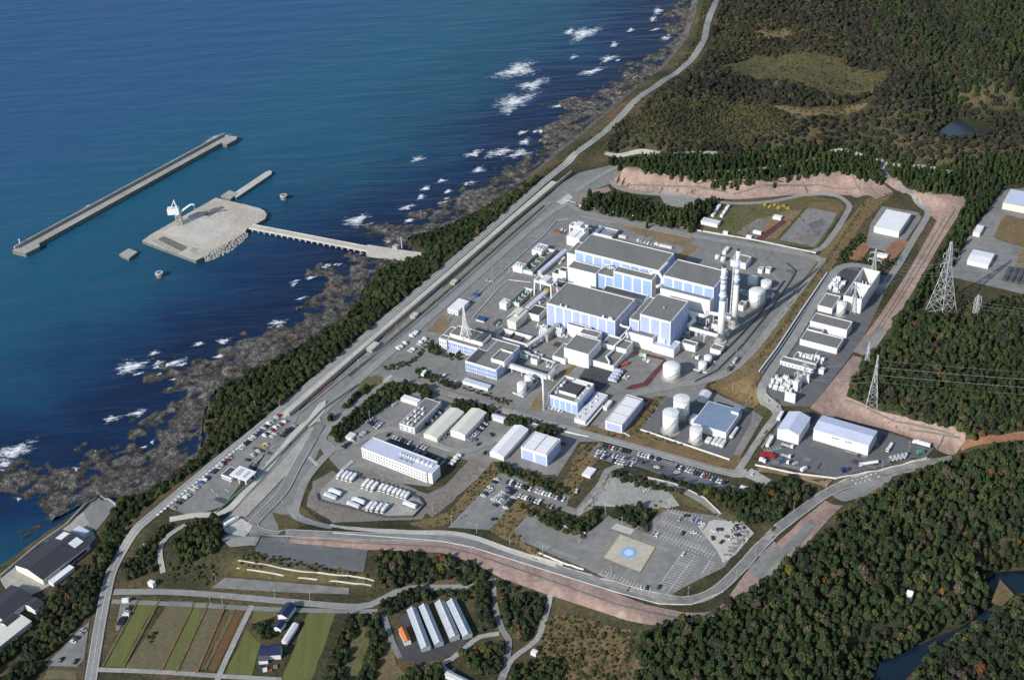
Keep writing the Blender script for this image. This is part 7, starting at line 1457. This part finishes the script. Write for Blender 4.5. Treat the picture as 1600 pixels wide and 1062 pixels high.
lorry(ZD(155,700), AB, 'tall white lorry at the left edge of the depot yard', 14); lorry(ZD(255,722), YA, 'grey flatbed lorry, upper one at the left of the depot yard', 10, kind='flat', boxm='steel'); lorry(ZD(248,780), YA, 'grey flatbed lorry, middle one at the left of the depot yard', 8, kind='flat', boxm='steel'); lorry(ZD(238,812), YA, 'grey flatbed lorry, lower one at the left of the depot yard', 8, kind='flat', boxm='tarp_blue')
lorry(ZD(122,775), YA + 0.3, 'red fire lorry, left one at the edge of the depot yard', 6.5, 'car_red', 'car_red'); lorry(ZD(165,782), YA, 'red fire lorry, right one at the edge of the depot yard', 6.5, 'car_red', 'car_red'); lorry(ZD(115,808), YA, 'small white lorry below the red fire lorries', 5.5); lorry(ZD(215,555), AB, 'white lorry beside the gabled depot warehouse', 12)
lorry(ZD(580,862), 0.4, 'small blue lorry at the lower fence of the depot yard', 5.5, 'car_blue', 'car_navy'); lorry(ZD(1010,762), 0.3, 'small green lorry at the right end of the depot yard', 6, 'fence_green', 'fence_green'); lorry(ZD(348,858), YA + 1.2, 'small white lorry alone at the lower fence of the depot yard', 6)
for k in range(5): lorry((1338 + k * 0 + 1160 - 1160 + 55 + k * 6 - 3, 720 - k * 1.3), 1.0, 'grey trailer, %s of the row along the depot fence' % ORD[k], 6.5, 'car_silver', 'steel' if k else 'fence_green', 'flat')
lorry((1149,566), AB - 0.05, 'dark lorry on the perimeter road below the stacks', 9, 'car_grey', 'steel'); lorry((1140,578), AB, 'white cabbed lorry on the perimeter road below the stacks', 7, 'car_white', 'steel_dark')
lorry((663,586), AB + 0.1, 'white bus parked on the office forecourt', 8); lorry((362,818), AB - 0.3, 'long white bus below the gate road bend', 12)
lorry((972,572), YA + 0.9, 'orange mobile crane beside the service block wing', 10, 'orange_red', 'orange_red', 'flat')
for k in range(4): lorry((957.5 + k * 3.2, 597 - k * 4.6), YA + 0.12, 'pale trailer, %s of the row beside the shaded pavement' % ORD[k], 8, 'car_silver', 'roof_pale')
# odds and ends on the ground
def clutter(name, label, px, parts, cat, ang=YA):
    p = W(*px); r = empty(name, (p[0], p[1], p[2] + 0.15), ang); tag(r, label, cat)
    for nm, b_, m_ in parts: q = MB(); q.box(*b_); q.build(nm, m_, r)
clutter('tarp_stack', 'blue tarpaulin stack behind the office wing', (753,500), [('stack', (-4,4,-2.5,2.5,0,2.2), 'tarp_blue'), ('base', (-4.4,4.4,-3.4,-2.6,0,1), 'white')], 'stack'); clutter('tarp_stack', 'small blue tarpaulin stack by the seaward railing', (744,462), [('stack', (-3,3,-1.5,1.5,0,1.8), 'tarp_blue')], 'stack')
clutter('scrap_rack', 'rust red steel rack left of the small gantry', (872,363), [('rack', (-4,4,-2,2,0,1.6), 'rust'), ('beam', (4.2,8,-1,1,0,1.0), 'steel_dark')], 'rack'); clutter('pallet_stack', 'grey pallets behind the back turbine hall, left', (973,371), [('stack', (-4,4,-1.5,1.5,0,1.8), 'offwhite')], 'stack'); clutter('pallet_stack', 'pale crates behind the back turbine hall, right', (1040,386), [('stack', (-7,7,-1.5,1.5,0,1.6), 'steel_pale'), ('crate', (-12,-8,-1.2,1.2,0,2), 'white')], 'stack')
clutter('pump_skid', 'dark pump skid beside the beige hall', (776,505), [('skid', (-1.5,1.5,-5,5,0,1.8), 'steel_dark'), ('vessel', (1.8,3.2,-4,2,0,1.4), 'steel')], 'skid'); clutter('excavation', 'green and yellow machine at the round pit inside the red strip', (1004,556), [('machine', (-3,0,-1.2,1.2,0,2.4), 'pump_green'), ('arm', (0.3,3.6,-0.9,0.9,0,2.6), 'cream')], 'machine'); clutter('yellow_loader', 'yellow loader under the big gantry crane', (855,454), [('loader', (-2.6,2.6,-1.2,1.2,0,1.8), 'yellow'), ('loader_cab', (-0.6,0.8,-0.9,0.9,1.8,2.8), 'yellow')], 'loader')
clutter('farm_clutter', 'pile of farm materials below the navy farmhouse', (420,1045), [('crate', (-4,-1,-2,1,0,1.3), 'offwhite'), ('crate', (0,2.2,-3,-1,0,1.1), 'rust'), ('heap', (3,6,-1,2,0,1.0), 'earth'), ('crate', (-6,-4.6,1,2.6,0,1.4), 'tarp_blue')], 'materials', 0.2)
clutter('fire_engine', 'small red fire engine in the shade beside the four bay building', (880,694), [('body', (-2,2,-1,1,0.3,1.7), 'car_red'), ('roof', (-1.4,0.9,-0.85,0.85,1.7,2.1), 'car_red')], 'fire engine')
clutter('fire_engine', 'small red fire engine in the shade beside the three bay building', (1009,626), [('body', (-2,2,-1,1,0.3,1.7), 'car_red'), ('roof', (-1.4,0.9,-0.85,0.85,1.7,2.1), 'car_red')], 'fire engine')
# ------------------------------------------------------------------ lattice towers, wires and lamp posts
def tower(label, base, zb, h, wb_, wt, arms, name='transmission_tower', t_=0.3, m='steel', taper=0.62, lev=9, ang=0.3, cat='tower'):
    p = G(*base, zb) if zb is not None else W(*base); zb = p[2]; r = empty(name, (p[0], p[1], zb), ang); tag(r, label, cat)
    def half(z): return (wb_ + (wt - wb_) * min(1, z / (h * taper))) / 2 if z < h * taper else max(wt / 2 * (1 - 0.75 * (z - h * taper) / (h * (1 - taper))), 0.15)
    zs = [h * (1 - (1 - k / lev) ** 1.35) for k in range(lev + 1)]; cs = [(-1, -1), (1, -1), (1, 1), (-1, 1)]
    for a in cs:
        q = MB()
        for z0, z1 in zip(zs, zs[1:]): q.bar((a[0] * half(z0), a[1] * half(z0), z0), (a[0] * half(z1), a[1] * half(z1), z1), t_)
        q.build('leg', m, r)
    for k, (z0, z1) in enumerate(zip(zs, zs[1:])):
        q = MB()
        for i in range(4):
            a, b_ = cs[i], cs[(i + 1) % 4]; q.bar((a[0] * half(z0), a[1] * half(z0), z0), (b_[0] * half(z1), b_[1] * half(z1), z1), t_ * 0.62); q.bar((b_[0] * half(z0), b_[1] * half(z0), z0), (a[0] * half(z1), a[1] * half(z1), z1), t_ * 0.62)
            if k: q.bar((a[0] * half(z0), a[1] * half(z0), z0), (b_[0] * half(z0), b_[1] * half(z0), z0), t_ * 0.55)
        q.build('bracing', m, r)
    tips = []
    for z, hl in arms:
        for s in (-1, 1):
            q = MB(); e = half(z); tip = (s * hl, 0, z + 0.2)
            for sy_ in (-1, 1): q.bar((s * e, sy_ * e, z), tip, t_ * 0.7); q.bar((s * e, sy_ * e, z + 2.2), tip, t_ * 0.6)
            q.build('cross_arm', m, r); q = MB(); q.cyl((tip[0], tip[1]), 0.22, 0.22, z - 2.6, z + 0.1, 6); q.build('insulator', 'offwhite', r)
            c_, s_ = math.cos(ang), math.sin(ang); tips.append(np.array([p[0] + c_ * tip[0], p[1] + s_ * tip[0], zb + z - 2.6]))
    return r, tips
T1, t1 = tower('tallest lattice pylon on the wooded ridge right of the embankment', (1470,489), None, 72, 19, 5.0, [(44, 8), (53, 9.5), (62, 8)], t_=0.38, ang=0.55)
T2, t2 = tower('slim lattice pylon standing at the top of the lower right embankment', (1362,634), None, 50, 9, 2.4, [(30, 5), (37, 5.6), (44, 5)], ang=1.25)
T3, t3 = tower('pale lattice pylon behind the slim pylon beside the grey pavement', (1354,571), None, 24, 5, 1.6, [(13, 4), (17.5, 4.4), (21.5, 3.6)], t_=0.34, lev=7, ang=1.25)
T4, t4 = tower('small lattice pylon in the clearing right of the tallest pylon', (1524,494), None, 22, 5, 1.6, [(12, 3.6), (16, 3.8), (19.5, 3)], t_=0.34, lev=7)
T5, t5 = tower('lattice gantry tower behind the tall open enclosure', (1364,432), 11, 30, 6, 1.8, [(18, 6), (25, 5)], t_=0.38, lev=7, ang=YA)
T6, t6 = tower('lattice gantry mast in front of the tall open enclosure', (1333,488), 11, 32, 4.5, 1.6, [(26, 3.4)], t_=0.36, lev=8, ang=YA)
T7, t7 = tower('lattice gantry mast between the screen walls of the transformer yard', (1245,607), 11, 20, 3.6, 1.0, [(15, 3)], t_=0.3, lev=6, ang=YA)
T8, t8 = tower('second lattice gantry mast of the transformer yard beside the low block', (1256,594), 11, 20, 3.6, 1.0, [(15, 3)], t_=0.3, lev=6, ang=YA)
tower('white lattice radio mast on the office penthouse', (727.5,527), 13.3, 33, 9, 2.6, [], 'radio_mast', 0.45, 'white', 0.5, 8, YA + 0.3, 'mast')
def wire(a, b_, sag, label, r=0.035):
    q = MB(); n = 14; o0 = (a + b_) / 2; pts = [a + (b_ - a) * i / n - np.array([0, 0, 4 * sag * (i / n) * (1 - i / n)]) for i in range(n + 1)]
    q.tube([p_ - o0 for p_ in pts], r, 5); o = q.build('power_line', 'steel', None, o0); tag(o, label, 'power line', 'overhead power lines')
far = np.array([430.0, -70.0, 4.0])
for k in range(6): wire(t2[k], t2[k] + far * (1 + 0.02 * k), 9, 'thin overhead wire, %s of six from the slim pylon to the right edge' % ORD[k])
for k in range(6): wire(t1[k], t1[k] + np.array([420.0, -60.0, 10]), 12, 'thin overhead wire, %s of six from the tallest pylon to the right edge' % ORD[k])
for k in range(6): wire(t1[k], t5[k % 4] if k < 4 else t6[k - 4], 7, 'thin overhead wire, %s of six from the tallest pylon to the open enclosure' % ORD[k])
for k in range(2): wire(t2[k], t7[k], 4, 'thin overhead wire, %s of two from the slim pylon to the transformer yard' % ORD[k]); wire(t3[k], t8[k], 4, 'thin overhead wire, %s of two from the pale pylon to the transformer yard' % ORD[k])
for k in range(4): wire(t4[k], t4[k] + np.array([300.0, -90.0, 0]), 6, 'thin overhead wire, %s of four from the small pylon to the right edge' % ORD[k])
LPM = MB(); LPM.cyl((0, 0), 0.16, 0.09, 0, 9, 7); LPM = LPM.mesh('pole', 'steel'); LHM = MB(); LHM.box(-0.15, 1.2, -0.2, 0.2, 9, 9.2); LHM = LHM.mesh('lamp_head', 'steel')
for i, (px_, py_) in enumerate([(706,820),(745,833),(797,852),(848,868),(905,850),(946,806),(972,822),(1046,792),(1075,932),(1015,925),(955,898),(1185,745),(1165,640),(1144,612),(1150,560),(806,655),(866,668),(905,677),(690,640),(578,656),(598,755),(676,800),(470,812),(442,790),(522,705),(400,640),(770,430),(830,470),(1215,330),(1330,300),(1160,300),(1250,615),(1420,705),(1378,735),(98+240,910),(330,948),(348,945),(430,935),(485,940),(1290,770),(1240,800),(1180,870),(1150,905),(620,520),(560,575)]):
    p = W(px_, py_); r = empty('lamp_post', p, RC.random() * 6); tag(r, 'slim grey lamp post, %s of those lining roads and lots from the left' % ORD[i], 'lamp post', 'lamp posts'); link('pole', LPM, r); link('lamp_head', LHM, r)

# ------------------------------------------------------------------ repairs and stains of the paving
RP = random.Random(21); n_p = 0
for (poly_, nn, mm) in [([(640,500),(860,330),(1100,370),(1250,405),(1130,570),(1000,610),(900,660),(700,590)], 90, ['asphalt_dark', 'asphalt_pale', 'asphalt_blue', 'asphalt']), ([(815,845),(916,836),(1040,800),(1120,815),(1040,930),(915,888)], 26, ['asphalt_pale', 'asphalt_blue', 'asphalt']), ([(1190,724),(1260,650),(1440,704),(1305,742)], 22, ['asphalt', 'asphalt_dark']), ([(300,800),(430,660),(462,660),(350,790)], 14, ['asphalt_pale', 'asphalt_dark'])]:
    pw_ = px_poly(poly_); pa_ = np.array(pw_)
    for _ in range(nn):
        c_ = np.array([RP.uniform(pa_[:, 0].min(), pa_[:, 0].max()), RP.uniform(pa_[:, 1].min(), pa_[:, 1].max())])
        if not inside(c_[0], c_[1], pw_): continue
        w_, l_ = RP.uniform(1.2, 7), RP.uniform(4, 22)
        if RP.random() < 0.5: w_, l_ = l_, w_
        a_, b2 = AX[:2] * w_ / 2, BX[:2] * l_ / 2; z_ = hgt(*c_) + 0.455 + 0.0011 * n_p % 0.05; n_p += 1; q = MB()
        q.poly([(*(c_ + s1 * a_ + s2 * b2), z_) for s1, s2 in ((-1, -1), (1, -1), (1, 1), (-1, 1))]); tag(q.build('paving_patch', RP.choice(mm)), kind='structure')
for pts in ([(690,560),(720,535),(735,540)], [(880,610),(940,625),(985,600)], [(1060,420),(1110,432)], [(1175,398),(1235,412),(1240,425),(1200,470),(1165,505)], [(1192,402),(1185,420),(1160,440)], [(745,470),(790,430),(820,405),(870,362)], [(760,480),(800,445)], [(1270,560),(1330,470),(1372,432)], [(1290,690),(1250,735)]): dashes('yard_line', pts, 80, 0.5, 0.35, 0.56)

# ------------------------------------------------------------------ equipment clusters round the halls
RE = random.Random(33)
def cluster(label, px, n, wx, wy, hmax=4.0, zb=None, mats=('white', 'offwhite', 'steel', 'steel_pale', 'concrete')):
    p = W(*px) if zb is None else G(*px, zb); r = empty('equipment_group', (p[0], p[1], p[2] + 0.1), YA); tag(r, label, 'equipment')
    nx = max(1, int(math.sqrt(n * wx / wy))); ny = max(1, int(n / nx))
    for i in range(nx):
        for j in range(ny):
            x_, y_ = -wx / 2 + wx * (i + 0.5) / nx, -wy / 2 + wy * (j + 0.5) / ny; a, b_, h_ = wx / nx * RE.uniform(0.25, 0.42), wy / ny * RE.uniform(0.25, 0.42), RE.uniform(0.8, hmax); q = MB(); k = RE.random()
            if k < 0.5: q.box(x_ - a, x_ + a, y_ - b_, y_ + b_, 0, h_); nm = 'cabinet'
            elif k < 0.75: q.cyl((x_, y_), min(a, b_), min(a, b_), 0, h_ * 1.2, 12); nm = 'vessel'
            else: q.tube([(x_ - a, y_, h_ * 0.6), (x_ + a, y_, h_ * 0.6), (x_ + a, y_ + b_, h_ * 0.6)], 0.35, 6); q.box(x_ - 0.2, x_ + 0.2, y_ - 0.2, y_ + 0.2, 0, h_ * 0.6 - 0.3); nm = 'pipe_bend'
            q.build(nm, RE.choice(mats), r)
for lab, px, n, wx, wy, hm in [('pipes and cabinets between front reactor hall and left stack', (1095,520), 16, 16, 14, 5), ('cabinets along the dark wall of the front reactor hall', (1074,523), 10, 6, 18, 5), ('pipes and vessels between the two stacks', (1133,520), 12, 12, 10, 5), ('equipment at the left foot of the right stack', (1137,500), 8, 8, 8, 6), ('pipes beside the big round tank behind the stacks', (1206,462), 10, 6, 14, 3), ('dark pipes behind the right stack', (1165,460), 10, 14, 8, 3),
    ('equipment row at the foot of the front turbine hall, left', (846,512), 8, 12, 6, 4), ('equipment row beside the fire wall transformers', (884,525), 8, 8, 8, 3), ('cabinets on the service yard behind the footbridge', (842,555), 8, 10, 5, 3), ('pallets and cabinets right of the footbridge', (862,573), 9, 10, 6, 1.2), ('equipment beside the lower gallery', (846,470), 8, 6, 14, 3), ('equipment beside the upper gallery', (876,408), 8, 6, 12, 3),
    ('equipment behind the back turbine hall, middle', (1010,380), 10, 22, 5, 2), ('machinery beside the red steel rack', (880,362), 6, 8, 6, 2.5), ('equipment on the plant yard before the treatment building', (868,640), 8, 16, 4, 1.5), ('cabinets at the seaward railing near the upper pit', (765,440), 4, 8, 3, 2), ('equipment behind the walled small tanks', (1087,558), 6, 8, 6, 3), ('cabinets in the shade right of the back reactor hall', (1122,478), 8, 6, 14, 5),
    ('stacked materials beside the pale trailers', (978,590), 6, 6, 6, 1.5), ('round pit surround inside the red strip', (1010,563), 6, 8, 6, 0.8)]: cluster(lab, px, n, wx, wy, hm)
for lab, px, n, wx, wy in [('white switchgear cluster left of the open enclosure', (1307,448), 18, 14, 20), ('white switchgear cluster in the transformer yard', (1224,602), 22, 22, 18), ('white switchgear cluster before the equipment bay', (1268,562), 14, 22, 6), ('cabinets beside the long low control block', (1285,580), 6, 6, 10)]: cluster(lab, px, n, wx, wy, 4.5, 11, ('white', 'offwhite', 'steel_pale'))
